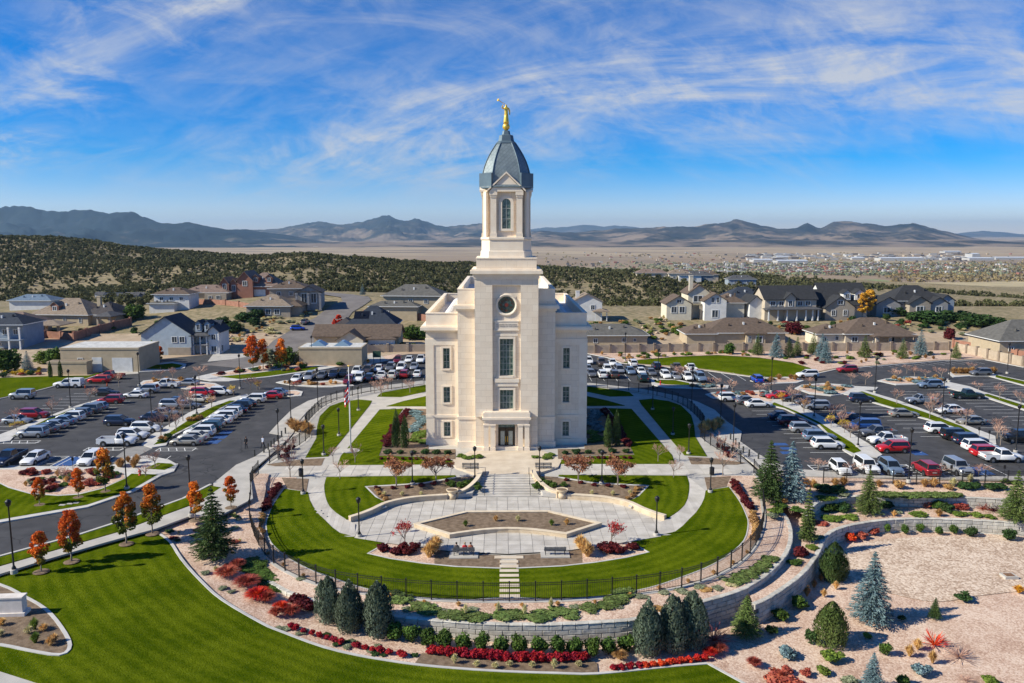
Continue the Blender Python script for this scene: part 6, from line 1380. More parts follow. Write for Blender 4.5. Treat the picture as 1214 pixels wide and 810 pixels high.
house(204, 368, 'white two-storey house with a low brown hip roof on the slope', [dict(b=(-6, 6, 0, 9, 5.4), w='white', r='brown', p=.4, win=[W('f', -3.4, 4.0, 1.4, 1.2), W('f', 0, 4.0, 1.4, 1.2), W('f', 3.4, 4.0, 1.4, 1.2), W('f', -3, 1.3, 1.6, 1.2)]), dict(b=(-6.5, 2, -3, 0, 2.5), w='white', r='grey', p=.25)])
house(242, 357, 'long low house with a reddish brown hip roof', [dict(b=(-9, 9, 0, 12, 3.0), w='sand', r='redbrown', p=.38, win=[W('f', -6, 1.6, 1.4, 1.2), W('f', -3, 1.6, 1.4, 1.2)]), dict(b=(1, 9, -2, 0, 2.8), w='stone', t='none', win=[W('f', 3, 1.5, 1.4, 1.2), W('f', 6, 1.5, 1.6, 1.4)])])
house(292, 352, 'red brick house with three steep front gables and brown roof', [dict(b=(-2, 12, 2, 14, 3.6), w='brick', r='redbrown', p=.75, door=[(4.4, 4.6, 2.6, 'white')], dormer=[(3, 2.6, 6.2, 2.2), (8, 2.6, 6.2, 2.2)]), dict(b=(-9.5, -6.5, 0, 9, 5.2), w='brick', r='redbrown', t='y', p=1.3, win=[W('f', -8, 3.8, 1.4, 2.2)]), dict(b=(-6.2, -3.6, 1, 9, 5.0), w='brick', r='redbrown', t='y', p=1.3, win=[W('f', -4.9, 3.2, 1.4, 2.4)]), dict(b=(-3.4, 2.4, .5, 12, 6.2), w='brick', r='redbrown', t='y', p=1.1, win=[W('f', -.5, 5, 1.8, 2)])])
house(352, 368, 'brown-roofed stone house with tall dark columned entry', [dict(b=(-9, 3, 2, 13, 7.0), w='stone', r='brown', p=.42, win=[W('f', -6, 5.4, 1.4, 1.4), W('f', -2, 5.4, 1.4, 1.4)]), dict(b=(0, 8, 0, 10, 6.0), w='grey', r='dark', t='y', p=.5, win=[W('f', 2.5, 4.0, 2.0, 3.6), W('f', 5.6, 4.0, 2.0, 3.6)], cols=[(.2, -1.0, 5.8, .7), (4, -1.0, 5.8, .7), (7.8, -1.0, 5.8, .7)], colw=1), dict(b=(-.4, 8.4, -1.6, 0, 5.95), open=1, w='grey', r='dark', t='flat')], yaw=.1)
house(322, 376, 'single-storey stone house with a pale brown tiled hip roof', [dict(b=(-8, 6, 0, 12, 3.4), w='stone', r='tan', p=.5, win=[W('f', -1, 1.7, 1.8, 1.8), W('f', 1.8, 1.7, 1.8, 1.8)]), dict(b=(4, 9, 2, 10, 3.2), w='stone', r='brown', p=.5)])
house(413, 419, 'tan house with a brown roof and a white-windowed gable porch', [dict(b=(-10, 13, 4, 13, 4.2), w='sand', r='brown', t='x', p=.55, o=.6), dict(b=(-3, 4, 0, 8, 3.6), w='cream', r='brown', t='y', p=.62, win=[W('f', -1.4, 1.6, 1.2, 1.8)]), dict(b=(5, 12, 2.2, 4.2, 3.4), w='white', r='brown', p=.3, win=[W('f', 6.3, 1.5, 1.5, 1.7), W('f', 8.5, 1.5, 1.5, 1.7), W('f', 10.7, 1.5, 1.5, 1.7)])], zf=Zlot)
hs = house(440, 402, 'dark-roofed house carrying black solar panels', [dict(b=(-7, 7, 0, 12, 4.0), w='brown', r='navy', p=.75), dict(b=(-11, -5, 1, 9, 3.4), w='brown', r='dark', p=.6)])
MB().add([(-5.2, 1.4, 5.65), (-.8, 1.4, 5.65), (-.8, 4.0, 7.6), (-5.2, 4.0, 7.6), (-5.2, 1.4, 5.75), (-.8, 1.4, 5.75), (-.8, 4.0, 7.7), (-5.2, 4.0, 7.7)], [(0,3,2,1),(4,5,6,7),(0,1,5,4),(1,2,6,5),(2,3,7,6),(3,0,4,7)]).build('solar_panel', mat('solar', (.008, .009, .014), None, rough=.2), hs)
house(482, 377, 'two-storey tan house with a broad grey hip roof', [dict(b=(-8, 11, 2, 14, 6.8), w='sand', r='grey', p=.5, win=[W('f', 1, 5.2, 1.4, 1.4), W('f', 6, 5.2, 1.4, 1.4)]), dict(b=(-11, 4, -3, 3, 3.8), w='sand', r='grey', p=.4, win=[W('f', -6, 1.8, 2.2, 1.6)])], yaw=-.1)
hs = house(392, 433.5, 'tan walled utility enclosure with skylight frames on a white roof', [dict(b=(-7.6, 7.6, 0, 8, 4.0), w='sand', t='flat', r='white')], zf=Zlot)
for sx in (-3.6, 2.4): MB().frus((sx-2, sx+2, 2, 6), (sx-.3, sx+.3, 2.6, 5.4), 4.5, 5.6).build('skylight', mat('skylight', (.16, .24, .32), None, rough=.15, spec=.6), hs)
# ---- right side
house(697, 380, 'white two-storey house with a chimney seen past the temple roof', [dict(b=(-5, 4.5, 0, 8, 6), w='white', r='tan', t='y', p=.5, chim=(-3, 4, 9.0), win=[W('f', 1.5, 4.2, 1.4, 1.6)]), dict(b=(2, 6, -2, 4, 2.9), w='white', open=1, r='tan', p=.3, cols=[(2.2, -1.8, 2.9, .25), (4, -1.8, 2.9, .25), (5.8, -1.8, 2.9, .25)])])
house(727, 412.5, 'low tan house with a grey hip roof behind the boundary wall', [dict(b=(-11, 9.5, 0, 11, 3.4), w='sand', r='grey', p=.42, win=[W('f', -5, 2.0, 1.2, 1.3), W('f', 3, 2.2, 1.2, 1.3), W('f', 6, 2.2, .7, 1)])], zf=Zlot)
house(872, 411, 'long tan house with a broad brown hip roof and bay window', [dict(b=(-8, 14, 0, 13, 3.8), w='sand', r='brown', p=.5, win=[W('f', 5.6, 2.3, 2.4, 2.0), W('f', 12, 2.4, 1, 1.2)]), dict(b=(-14, -6, -.5, 9, 3.6), w='sand', r='brown', p=.48), dict(b=(2.6, 8.0, -1.2, 1, 3.7), w='sand', r='brown', p=.45, win=[W('f', 3.5, 2.2, .9, 1.6), W('f', 6.2, 2.2, 2.0, 2.0)])], zf=Zlot)
house(834, 379, 'large cream house with several gables and a stone chimney tower', [dict(b=(-12, -4, 0, 9, 5.2), w='cream', r='brown', t='y', p=.6, win=[W('f', -9.6, 3.2, 2, 2.2), W('f', -7, 3.2, 2, 2.2), W('f', -8, 5.9, 1.8, 1.2)]), dict(b=(-4.2, 3, 4, 14, 8.2), w='cream', r='brown', t='y', p=.75, chim=(-3, 6, 13.6), win=[W('f', -1, 6.4, 3.4, 2.2)]), dict(b=(-4, 0, 1.5, 4, 4.4), open=1, w='stone', t='flat', r='dark', colw=1, cols=[(-3.6, 1.8, 4.4, .7), (-.5, 1.8, 4.4, .7)]), dict(b=(0, 7, -1, 9, 6.2), w='white', r='brown', t='y', p=.65, win=[W('f', 2.6, 6.4, 1.1, 1.9), W('f', 4.2, 6.4, 1.1, 1.9), W('f', 3.4, 2.0, 2.2, 2.6)]), dict(b=(6, 14, 3, 13, 5), w='cream', r='brown', p=.6)])
house(885, 372, 'dark-roofed house half hidden behind the cream gables', [dict(b=(-7, 7, 0, 11, 5), w='brown', r='navy', p=.6)])
house(937, 380, 'white two-storey house with black roof and long columned porch', [dict(b=(-8, 9, 1.5, 12, 6.8), w='beige', r='black', t='x', p=.72, win=[W('f', x, 5.3, 1.8, 1.6) for x in (-5.4, -2.6, 3.6, 6.2)]), dict(b=(-1.6, 1.8, .7, 5, 7.2), w='beige', r='black', t='y', p=.9, win=[W('f', .1, 5.4, 1.4, 2)]), dict(b=(-8, 9, -1.2, 1.4, 3.5), open=1, r='slate', w='white', p=.35, cols=[(x, -1, 3.5, .35) for x in (-7.6, -4.6, -1.6, 1.6, 4.6, 6.8, 8.6)], door=[]), dict(b=(-12, -7.6, 4, 13, 5.6), w='white', r='black', t='y', p=.9)], yaw=.06)
house(1003, 379, 'black-roofed house with white gables and round-top attic window', [dict(b=(-8, 8, 3, 14, 4.6), w='beige', r='black', t='x', p=.8, dormer=[(5.6, 3.6, 7.2, 3.0), (1.6, 3.8, 7.2, 2.4)], dw='white'), dict(b=(-7, 2.4, -.5, 5, 4.0), w='stone', r='black', t='y', p=.75, win=[W('f', -4.4, 2.2, 1.4, 2), W('f', -.6, 2.2, 1.4, 2), W('f', -2.3, 5.6, 2, 1.4)]), dict(b=(-5, 10, 9, 18, 7.5), w='white', r='black', t='x', p=.75)])
house(1027, 412.5, 'long beige house with a brown hip roof and shaded column porch', [dict(b=(-6, 13, 0, 14, 3.8), w='beige', r='brown', p=.5, win=[W('f', -3.4, 2.4, 1.8, 1.5), W('f', 2.6, 1.9, 1.8, 2.6), W('f', 7, 1.9, 1.8, 2.6)]), dict(b=(-13.5, -5, 1, 10, 3.7), w='cream', r='brown', p=.48, win=[W('f', -11.5, 2, 1.2, 2), W('f', -8, 2.6, 1, 1.2)]), dict(b=(1, 12.6, -3.2, 0, 3.5), open=1, r='brown', w='beige', p=.22, colw=1, cols=[(x, -2.9, 3.5, .7) for x in (1.4, 5, 8.6, 12.2)])], zf=Zlot)
house(1090, 375, 'wide black-roofed craftsman house with timbered gables', [dict(b=(-8, 9, 2, 14, 4.8), w='grey', r='black', p=.72), dict(b=(-14, -6, 1, 10, 4), w='grey', r='black', t='y', p=.55, win=[W('f', -10.5, 2, 2.4, 2)]), dict(b=(-4, 3, -1, 4, 4.4), w='stone', r='black', t='y', p=.6, win=[W('f', -.5, 2.2, 2.6, 2.6)]), dict(b=(3, 9, -.5, 5, 4.4), w='grey', r='black', t='y', p=.6, win=[W('f', 6, 2.4, 2.2, 2)]), dict(b=(8, 13, 3, 12, 5), w='bluegrey', r='black', t='y', p=.7)])
house(1216, 424, 'house with a broad grey roof at the end of the rust brown wall', [dict(b=(-7, 12, 0, 14, 4.2), w='sand', r='grey', p=.62, win=[W('f', -4, 2.2, 1.4, 1.2)])], zf=Zlot)
# ---- distant ones
for px, py, w, d, h, wc, rc, lab in ((773, 329, 22, 10, 3, 'cream', 'redbrown', 'far red-roofed building on the juniper ridge'), (806, 333, 16, 10, 5, 'cream', 'tan', 'far cream house at the ridge edge'), (818, 335, 16, 10, 5, 'white', 'slate', 'far white house beside the cream one on the ridge'), (830, 335, 18, 10, 5, 'grey', 'slate', 'far dark-roofed house on the ridge'), (842, 334, 12, 10, 5, 'beige', 'brown', 'far beige house on the ridge'), (880, 338, 20, 10, 4, 'bluegrey', 'slate', 'far blue-grey house beyond the cream gables')):
    house(px, py, lab, [dict(b=(-w/2, w/2, 0, d, h), w=wc, r=rc, p=.5, win=[W('f', -w*.25, h*.5, 2, 1.5), W('f', w*.2, h*.5, 2, 1.5)])], zf=H)
r2 = random.Random(4)
for i in range(10):
    px = 118 + i*5.2 + r2.uniform(-1, 1); py = 352 + r2.uniform(0, 5); w = r2.uniform(7, 10); wc = r2.choice(['white', 'bluegrey', 'white']); rc = r2.choice(['slate', 'navy', 'grey'])
    q = house(px, py, 'small far %s house with a %s roof in the cluster below the juniper hill' % (wc.replace('bluegrey', 'blue-grey'), rc), [dict(b=(-w/2, w/2, 0, 8, 3), w=wc, r=rc, t='x', p=.5)], zf=H, sc=.5); q['group'] = 'far cluster of small houses: %s %s' % (wc, rc)
# ================================================================ PLANTS
def quads_mesh(name, C, U, V, m=None):
    """one quad per row: centre C, half axes U and V"""
    n = len(C); co = np.empty((n, 4, 3), np.float32)
    co[:, 0] = C-U-V; co[:, 1] = C+U-V*.7; co[:, 2] = C+U*.8+V; co[:, 3] = C-U*.7+V
    me = bpy.data.meshes.new(name); me.vertices.add(n*4); me.vertices.foreach_set('co', co.ravel())
    me.loops.add(n*4); me.loops.foreach_set('vertex_index', np.arange(n*4, dtype=np.int32)); me.polygons.add(n)
    me.polygons.foreach_set('loop_start', np.arange(0, n*4, 4, dtype=np.int32)); me.update(calc_edges=True)
    if m: me.materials.append(m)
    return me
def rand_axes(r, n, outward=None, k=.9):
    a = r.normal(size=(n, 3)); a /= np.linalg.norm(a, axis=1)[:, None]
    if outward is not None:
        a = outward*k + a*(1-k*.55); a /= np.linalg.norm(a, axis=1)[:, None]
    b = r.normal(size=(n, 3)); u = np.cross(a, b); u /= np.linalg.norm(u, axis=1)[:, None]; v = np.cross(a, u); return a, u, v
def clump_leaves(r, clumps, per, size, ratio=1.0, k=.75):
    Cs, Us, Vs = [], [], []
    for (c, rad) in clumps:
        d = r.normal(size=(per, 3)); d /= np.linalg.norm(d, axis=1)[:, None]
        rr = r.uniform(.55, 1.05, per)[:, None]; p = np.array(c)+d*np.array(rad)*rr
        a, u, v = rand_axes(r, per, d, k); s = size*r.uniform(.6, 1.3, per)[:, None]
        Cs.append(p); Us.append(u*s); Vs.append(v*s*ratio)
    return np.concatenate(Cs), np.concatenate(Us), np.concatenate(Vs)
def leafm(name, c1, c2, scale=.8, island=.35, objr=.15, trans=.25):
    c1, c2 = [tuple(v*1.4*({'juniper': 1.6, 'spruce': 1.5, 'pine': 1.25, 'dgreen': 1.35, 'green': 1.15}.get(name, 1)) for v in c) for c in (c1, c2)]
    return mat('leaf_'+name, c1, c2, scale, .7, 3, 0, island=island, objrand=objr, trans=trans, spec=.2)
LEAF = dict(
  orange=leafm('plainorange', (.40, .10, .014), (.46, .18, .02), .5), gold=leafm('gold', (.50, .24, .02), (.44, .27, .035), .6),
  green=leafm('green', (.030, .060, .010), (.060, .100, .016)), dgreen=leafm('dgreen', (.015, .034, .010), (.030, .055, .014)), lgreen=leafm('lgreen', (.075, .12, .016), (.12, .16, .025)), yellow=leafm('yellow', (.42, .30, .03), (.52, .38, .06)),
  blue=leafm('blue', (.085, .135, .145), (.13, .19, .20), trans=.1), spruce=leafm('spruce', (.018, .034, .010), (.038, .058, .016), trans=.25), pine=leafm('pine', (.05, .075, .018), (.085, .11, .03), trans=.1), juniper=leafm('juniper', (.058, .074, .048), (.085, .105, .074), trans=.3),
  crimson=leafm('crimson', (.22, .007, .016), (.32, .014, .024)), burgundy=leafm('burgundy', (.055, .006, .010), (.10, .012, .014)), redhaze=leafm('redhaze', (.26, .045, .03), (.33, .09, .06)), scarlet=leafm('scarlet', (.46, .022, .014), (.50, .06, .015)),
  straw=leafm('straw', (.42, .25, .085), (.55, .36, .15)), rust=leafm('rust', (.28, .155, .055), (.38, .225, .09)), pale=leafm('pale', (.40, .36, .18), (.50, .45, .24)), sage=leafm('sage', (.15, .17, .10), (.22, .23, .14)), hillgreen=leafm('hill', (.062, .066, .026), (.100, .098, .042), .05, .3, .3), twig=leafm('twig', (.26, .15, .115), (.34, .21, .16), trans=0), redtwig=leafm('redtwig', (.30, .06, .05), (.36, .11, .07), trans=0), rustred=leafm('rustred', (.24, .09, .045), (.30, .15, .075)), greybark=mat('bark', (.20, .16, .13), (.30, .25, .21), 4, .9, world=False), brownbark=mat('brownbark', (.09, .065, .05), (.14, .10, .08), 4, .9, world=False), birch=mat('birchbark', (.48, .45, .42), (.56, .53, .50), 6, .8, world=False))
PM = {}
def maple_mesh(seed, top=1.0):
    r = np.random.default_rng(seed); cl = []
    for i in range(48):
        z = r.uniform(.26, .98); w = .20*math.sin(min(1, (1.06-z)/.62)*math.pi/2)**.75 * (1 if z > .38 else (z-.2)/.18)
        a = r.uniform(0, 6.28); rr = w*r.uniform(.35, 1.0); s = r.uniform(.05, .085)
        cl.append(((rr*math.cos(a), rr*math.sin(a), z), (s, s, s*.9)))
    C, U, V = clump_leaves(r, cl, 75, .0145); crown = quads_mesh('crown', C*1.0, U, V, LEAF['orange'])
    t = MB(); t.path([(0, 0, 0), (.004, 0, .2), (0, .004, .5), (0, 0, .85)], [.017, .013, .009, .003], 7)
    rr = random.Random(seed)
    for i in range(12):
        z = rr.uniform(.24, .7); a = rr.uniform(0, 6.28); l = rr.uniform(.1, .18); t.tube((0, 0, z), (l*.8*math.cos(a), l*.8*math.sin(a), z+l), .006, .002, 4)
    return [('trunk', t.mesh('trunk', LEAF['greybark'], True), None), ('crown', crown, 'leaf')]
def conifer_mesh(seed, width=.24, levels=17, droop=.25, dens=1.0, fluffy=.018):
    r = np.random.default_rng(seed); C, U, V = [], [], []
    for l in range(levels):
        t = l/(levels-1); z = .06+.90*t; R_ = width*(1-t)**.82*(1 if t > .06 else .8)+.012; nb = int((8+8*(1-t))*dens)
        ph = r.uniform(0, 6.28)
        for b in range(nb):
            a = ph+6.283*b/nb+r.uniform(-.2, .2); L_ = R_*r.uniform(.72, 1.12); ns = max(3, int(15*L_/width*dens))
            for s in range(ns):
                q = (s+.6)/ns; x = L_*q; zz = z+.02*(1-t)-droop*L_*q*q*.6+.03*q*(1-t)*0+r.normal()*.004
                w_ = .35*L_*(1-q*.75)*.5
                for side in (-1, 0, 1):
                    ang = a+side*(.30*(1-q)+.08); px, py = x*math.cos(ang), x*math.sin(ang)
                    C.append((px+r.normal()*.004, py+r.normal()*.004, zz+r.normal()*.004))
                    d = np.array((math.cos(a+side*.7), math.sin(a+side*.7), -.15+r.normal()*.2)); n = np.array((-math.sin(a), math.cos(a), r.normal()*.5)); n = n/np.linalg.norm(n)
                    U.append(d*fluffy*r.uniform(.8, 1.4)); V.append(np.cross(d, n)*fluffy*.34 if side else n*fluffy*.34)
    for i in range(14): C.append((r.normal()*.003, r.normal()*.003, .93+i*.0055)); U.append(np.array((r.normal()*.01, r.normal()*.01, .012))); V.append(np.array((r.normal()*.006, r.normal()*.006, 0)))
    t = MB().path([(0, 0, 0), (0, 0, .5), (0, 0, .95)], [.016, .01, .002], 7)
    return [('trunk', t.mesh('trunk', LEAF['brownbark'], True), None), ('crown', quads_mesh('crown', np.array(C), np.array(U), np.array(V), LEAF['spruce']), 'leaf')]
def flame_mesh(seed, width=.26, n=3600, size=.016, base=.02, round_=1.0, lobes=5):
    """dense clipped or upright conifer: upright sprays over a flame shape made of several lobes"""
    r = np.random.default_rng(seed); C, U, V = [], [], []
    L_ = [(0, 0, 1.0, 1.0)] + [(.42*width*math.cos(6.28*i/lobes+r.uniform(-.4, .4)), .42*width*math.sin(6.28*i/lobes+r.uniform(-.4, .4)), r.uniform(.7, .93), .68) for i in range(lobes)]
    for i in range(n):
        cx, cy, top, sc = L_[r.integers(len(L_))]; z = base+(top-base)*r.uniform(0, 1)**.85; t = z/top
        R_ = width*sc*(math.sin(math.pi*min(1, .22+.78*t)))**.8*round_ if t > .36 else width*sc*(.78+.22*t/.36)
        a = r.uniform(0, 6.283); rr = R_*r.uniform(.78, 1.03)
        C.append((cx+rr*math.cos(a), cy+rr*math.sin(a), z)); up = np.array((math.cos(a)*.35+r.normal()*.25, math.sin(a)*.35+r.normal()*.25, 1.0)); up /= np.linalg.norm(up)
        s = size*r.uniform(.6, 1.3); U.append(up*s*1.6); tg = np.array((-math.sin(a), math.cos(a), r.normal()*.3)); V.append(tg*s*.6)
    t = MB().path([(0, 0, 0), (0, 0, .3), (0, 0, .8)], [.03, .025, .006], 6)
    return [('stem', t.mesh('stem', LEAF['brownbark']), None), ('foliage', quads_mesh('foliage', np.array(C), np.array(U), np.array(V), LEAF['juniper']), 'leaf')]
def shrub_mesh(seed, flat=.8, n=13, per=60, size=.105):
    """unit shrub: about 1 wide (radius .5), height flat"""
    r = np.random.default_rng(seed); cl = [((0, 0, flat*.45), (.36, .36, flat*.46))]*3
    for i in range(n):
        a = r.uniform(0, 6.28); d = r.uniform(.10, .34); s = r.uniform(.15, .24); cl.append(((d*math.cos(a), d*math.sin(a), flat*r.uniform(.25, .72)), (s, s, s*flat)))
    C, U, V = clump_leaves(r, cl, per, size*.5); C[:, 2] = np.maximum(C[:, 2], .02)
    t = MB()
    for i in range(4): a = i*1.57; t.tube((0, 0, -.05), (.2*math.cos(a), .2*math.sin(a), flat*.5), .02, .008, 4)
    return [('stem', t.mesh('stem', LEAF['brownbark']), None), ('foliage', quads_mesh('foliage', C, U, V, LEAF['green']), 'leaf')]
def tuft_mesh(seed, n=330, h=1.0, spread=.5, wid=.014):
    r = np.random.default_rng(seed); mb = MB()
    for i in range(n):
        a = r.uniform(0, 6.283); s = spread*r.uniform(0, 1)**.6; l = h*r.uniform(.65, 1.05); b = .09*r.uniform(0, 1)
        p0 = (b*math.cos(a), b*math.sin(a), 0); p1 = (s*.62*math.cos(a), s*.62*math.sin(a), l*.68*(1-.2*(s/spread)**2)); p2 = (s*math.cos(a), s*math.sin(a), l*(1-.52*(s/spread)**2)); n_ = (-math.sin(a)*wid, math.cos(a)*wid)
        mb.add([(p0[0]-n_[0], p0[1]-n_[1], 0), (p0[0]+n_[0], p0[1]+n_[1], 0), (p1[0]+n_[0]*1.4, p1[1]+n_[1]*1.4, p1[2]), (p1[0]-n_[0]*1.4, p1[1]-n_[1]*1.4, p1[2]), p2], [(0, 1, 2, 3), (3, 2, 4)])
    return [('blades', mb.mesh('blades', LEAF['straw']), 'leaf')]
def bare_mesh(seed, spread=.34, twigs=1.0, leaves=0, stem='greybark'):
    r = random.Random(seed); t = MB(); tw = MB(); tips = []
    def grow(p, d, l, rad, depth):
        q = p+d*l; (t if depth < 2 else tw).tube(p, q, rad, rad*.68, 5 if depth < 2 else 3)
        if depth >= 4: tips.append(q); return
        for k in range(3 if depth else 6):
            a = Vector((r.gauss(0, 1), r.gauss(0, 1), r.gauss(0, .5)+.5)).normalized(); nd = (d*1.0+a*(.75 if depth else .85)).normalized(); nd.z = max(nd.z, .12)
            s = r.uniform(.45, 1.0) if depth else r.uniform(.55, 1.0)
            grow(p.lerp(q, s), nd.normalized(), l*r.uniform(.58, .78), max(rad*.55, .0034), depth+1)
    grow(Vector((0, 0, 0)), Vector((0, 0, 1)), .36, .016, 0)
    out = [('trunk', t.mesh('trunk', LEAF[stem]), None), ('twigs', tw.mesh('twigs', LEAF['twig']), 'leaf')]
    if leaves:
        rn = np.random.default_rng(seed); P = np.array([tuple(tips[rn.integers(len(tips))]) for i in range(leaves)])+rn.normal(size=(leaves, 3))*.03
        a, u, v = rand_axes(rn, leaves); out.append(('crown', quads_mesh('crown', P, u*.014, v*.014, LEAF['orange']), 'leaf2'))
    return out
def spiky_mesh(seed, n=60):
    r = random.Random(seed); mb = MB()
    for i in range(n):
        a = r.uniform(0, 6.283); e = r.uniform(.15, 1.3); l = r.uniform(.5, 1.0); d = Vector((math.cos(a)*math.cos(e), math.sin(a)*math.cos(e), math.sin(e))); mb.tube((0, 0, .02), d*l*.6, .014, .01, 3); mb.tube(d*l*.6, d*l+Vector((0, 0, -.05)), .02, .004, 3)
    return [('stems', mb.mesh('stems', LEAF['redtwig']), 'leaf')]
def grad_leaf(name, low, top, z0, z1):
    m = leafm(name, low, top); N = m.node_tree.nodes; L = m.node_tree.links
    tc = N.new('ShaderNodeTexCoord'); sp = N.new('ShaderNodeSeparateXYZ'); L.new(tc.outputs['Object'], sp.inputs[0]); rp = [n for n in N if n.type == 'VALTORGB'][0]; nz = rp.inputs[0].links[0].from_socket
    mr = N.new('ShaderNodeMapRange'); mr.inputs[1].default_value = z0; mr.inputs[2].default_value = z1; L.new(sp.outputs[2], mr.inputs[0]); a = N.new('ShaderNodeMath'); a.operation = 'MULTIPLY_ADD'; L.new(nz, a.inputs[0]); a.inputs[1].default_value = 1.7; s = N.new('ShaderNodeMath'); s.operation = 'SUBTRACT'; L.new(mr.outputs[0], s.inputs[0]); s.inputs[1].default_value = .85; L.new(s.outputs[0], a.inputs[2]); L.new(a.outputs[0], rp.inputs[0]); return m
LEAF['turning'] = grad_leaf('turn', (.070, .085, .012), (.46, .13, .012), .12, 1.25); LEAF['redorange'] = grad_leaf('redor', (.15, .11, .014), (.50, .105, .012), -.05, .95); LEAF['orange'] = grad_leaf('oran', (.22, .13, .015), (.52, .14, .012), -.1, .9)
def build_protos():
    PM['maple'] = [maple_mesh(s) for s in (1, 2, 3, 4)]
    PM['spruce'] = [conifer_mesh(s, .27, 17, .28) for s in (5, 6, 7)]
    PM['thin_spruce'] = [conifer_mesh(s, .17, 15, .25) for s in (8, 9)]
    PM['flame'] = [flame_mesh(s, .24, 5200, .017) for s in (11, 12, 13)]
    PM['column'] = [flame_mesh(s, .13, 2200, .013) for s in (14, 15)]
    PM['egg'] = [flame_mesh(s, .36, 6500, .017, .0, 1.05, 3) for s in (16, 17)]
    PM['ball'] = [shrub_mesh(s, .95, 12, 90, .085) for s in (21, 22, 23)]
    PM['shrub'] = [shrub_mesh(s, .75) for s in (24, 25, 26, 27)]
    PM['mound'] = [shrub_mesh(s, .5, 14, 55) for s in (28, 29, 30)]
    PM['tree'] = [[('trunk', MB().path([(0, 0, -.03), (.01, 0, .35), (0, 0, .7)], [.035, .025, .01], 7).mesh('trunk', LEAF['brownbark']), None), ('crown', quads_mesh('crown', *clump_leaves(np.random.default_rng(s), [((math.cos(i*2.4)*.30*q, math.sin(i*2.4)*.30*q, .16+.66*((i*5) % 17)/17*(1-.45*q*q)), (.17, .17, .16)) for i in range(34) for q in (math.sqrt(((i*7) % 11)/11),)], 60, .034), LEAF['green']), 'leaf')] for s in (31, 32)]
    PM['tuft'] = [tuft_mesh(s) for s in (33, 34, 35)]
    PM['bare'] = [bare_mesh(s) for s in (36, 37, 38)]
    PM['leafy'] = [bare_mesh(s, leaves=1900) for s in (39, 40)]
    PM['sparse'] = [bare_mesh(s, leaves=330) for s in (44, 45)]
    PM['wispy'] = [tuft_mesh(s, 620, .62, .5, .009) for s in (46, 47, 48)]
    PM['spiky'] = [spiky_mesh(41), spiky_mesh(42)]
build_protos()
NAMES = dict(maple='maple_tree', spruce='spruce_tree', thin_spruce='conifer_tree', flame='upright_juniper', column='columnar_conifer', egg='rounded_conifer', ball='clipped_shrub', shrub='shrub', mound='low_shrub', tree='leafy_tree', tuft='ornamental_grass', bare='bare_tree', leafy='autumn_tree', sparse='thin_leaved_tree', spiky='spiky_shrub', wispy='rosy_shrub')
CATS = dict(maple='tree', spruce='tree', thin_spruce='tree', flame='juniper', column='conifer', egg='conifer', ball='shrub', shrub='shrub', mound='shrub', tree='tree', tuft='grass', bare='tree', leafy='tree', sparse='tree', spiky='shrub', wispy='shrub')
def plant(kind, x, y, z, h, leaf, label, group=None, w=None, leaf2=None):
    parts = PM[kind][rng.randrange(len(PM[kind]))]; sc = (w or h, w or h, h)
    o = bpy.data.objects.new({'burgundy': 'barberry_shrub', 'sage': 'sagebrush', 'pale': 'sagebrush', 'crimson': 'red_shrub', 'scarlet': 'red_shrub', 'redhaze': 'rosy_shrub', 'green': 'evergreen_shrub', 'dgreen': 'evergreen_shrub'}.get(leaf, 'shrub') if kind == 'shrub' else NAMES[kind], None); COL.objects.link(o); o.location = (x, y, z); o.rotation_euler = (0, 0, rng.uniform(0, 6.28)); o.scale = sc; tag(o, label, CATS[kind], group)
    for n, me, k in parts: obj(n, me, LEAF[leaf] if k == 'leaf' else LEAF[leaf2] if k == 'leaf2' else None, o)
    return o
def pp(kind, px, py, top, leaf, label, group=None, zf=Zf, w=None, leaf2=None, h=None, wpx=None):
    """plant with foot and top at photograph heights: real height from the distance"""
    x, y, z = G(px, py, zf)
    if h is None:
        e = math.atan((405-top)/F_PX)-PITCH; h = CAM.z+y*math.tan(e)-z
    if w is None and h: w = h*{'spruce': 1.2, 'flame': 1.12, 'egg': 1.05}.get(kind, 1.0)
    if wpx: w = wpx*math.hypot(y, CAM.z-z)/F_PX
    return plant(kind, x, y, z, h, leaf, label, group, w, leaf2)
# --- maples along the drive
for px, py, top, lf, lab in ((49, 679, 628, 'redorange', 'smallest red-orange maple, near the lone lamp post on the front lawn'), (85, 667, 604, 'redorange', 'fiery red maple with green lower leaves beside the sidewalk'), (150, 646, 583, 'turning', 'green maple just turning orange at the top, beside the sidewalk'), (181, 634, 574, 'turning', 'broad turning maple at the corner of the gravel bed'), (232, 618, 571, 'orange', 'orange maple beside the dark spruce and lamp post'), (274, 603, 564, 'redorange', 'slim scarlet maple against the fence corner'), (125, 584, 532, 'turning', 'tall green and orange maple by the white car at the lot edge'), (93, 591, 554, 'redorange', 'thin orange-red maple on the verge across the drive'), (47, 600, 565, 'redorange', 'short red maple on the curved verge lawn')):
    o = pp('maple', px, py, top, lf, lab, zf=Zf if py > 620 else Zlot)
    obj('mulch_ring', MB().lathe([(.75, 0), (.6, .07), (0, .09)], 14).mesh('mulch_ring', M_MULCH), None, o, (0, 0, .1/o.scale[2]), 0, tuple(1/s for s in o.scale))
for px, py, top, lf, h in ((300, 440, 398, 'redorange', None), (312, 438, 402, 'orange', None), (334, 437, 402, 'orange', None)): pp('maple', px, py, top, lf, 'bright orange tree in the cluster at the street corner', 'orange trees at the street corner', Zlot)
for px, py, top in ((174, 431, 408), (182, 430, 405), (190, 430, 410)): pp('maple', px, py, top, 'redorange', 'orange-red tree in front of the light blue house', 'orange trees by the light blue house', Zlot)
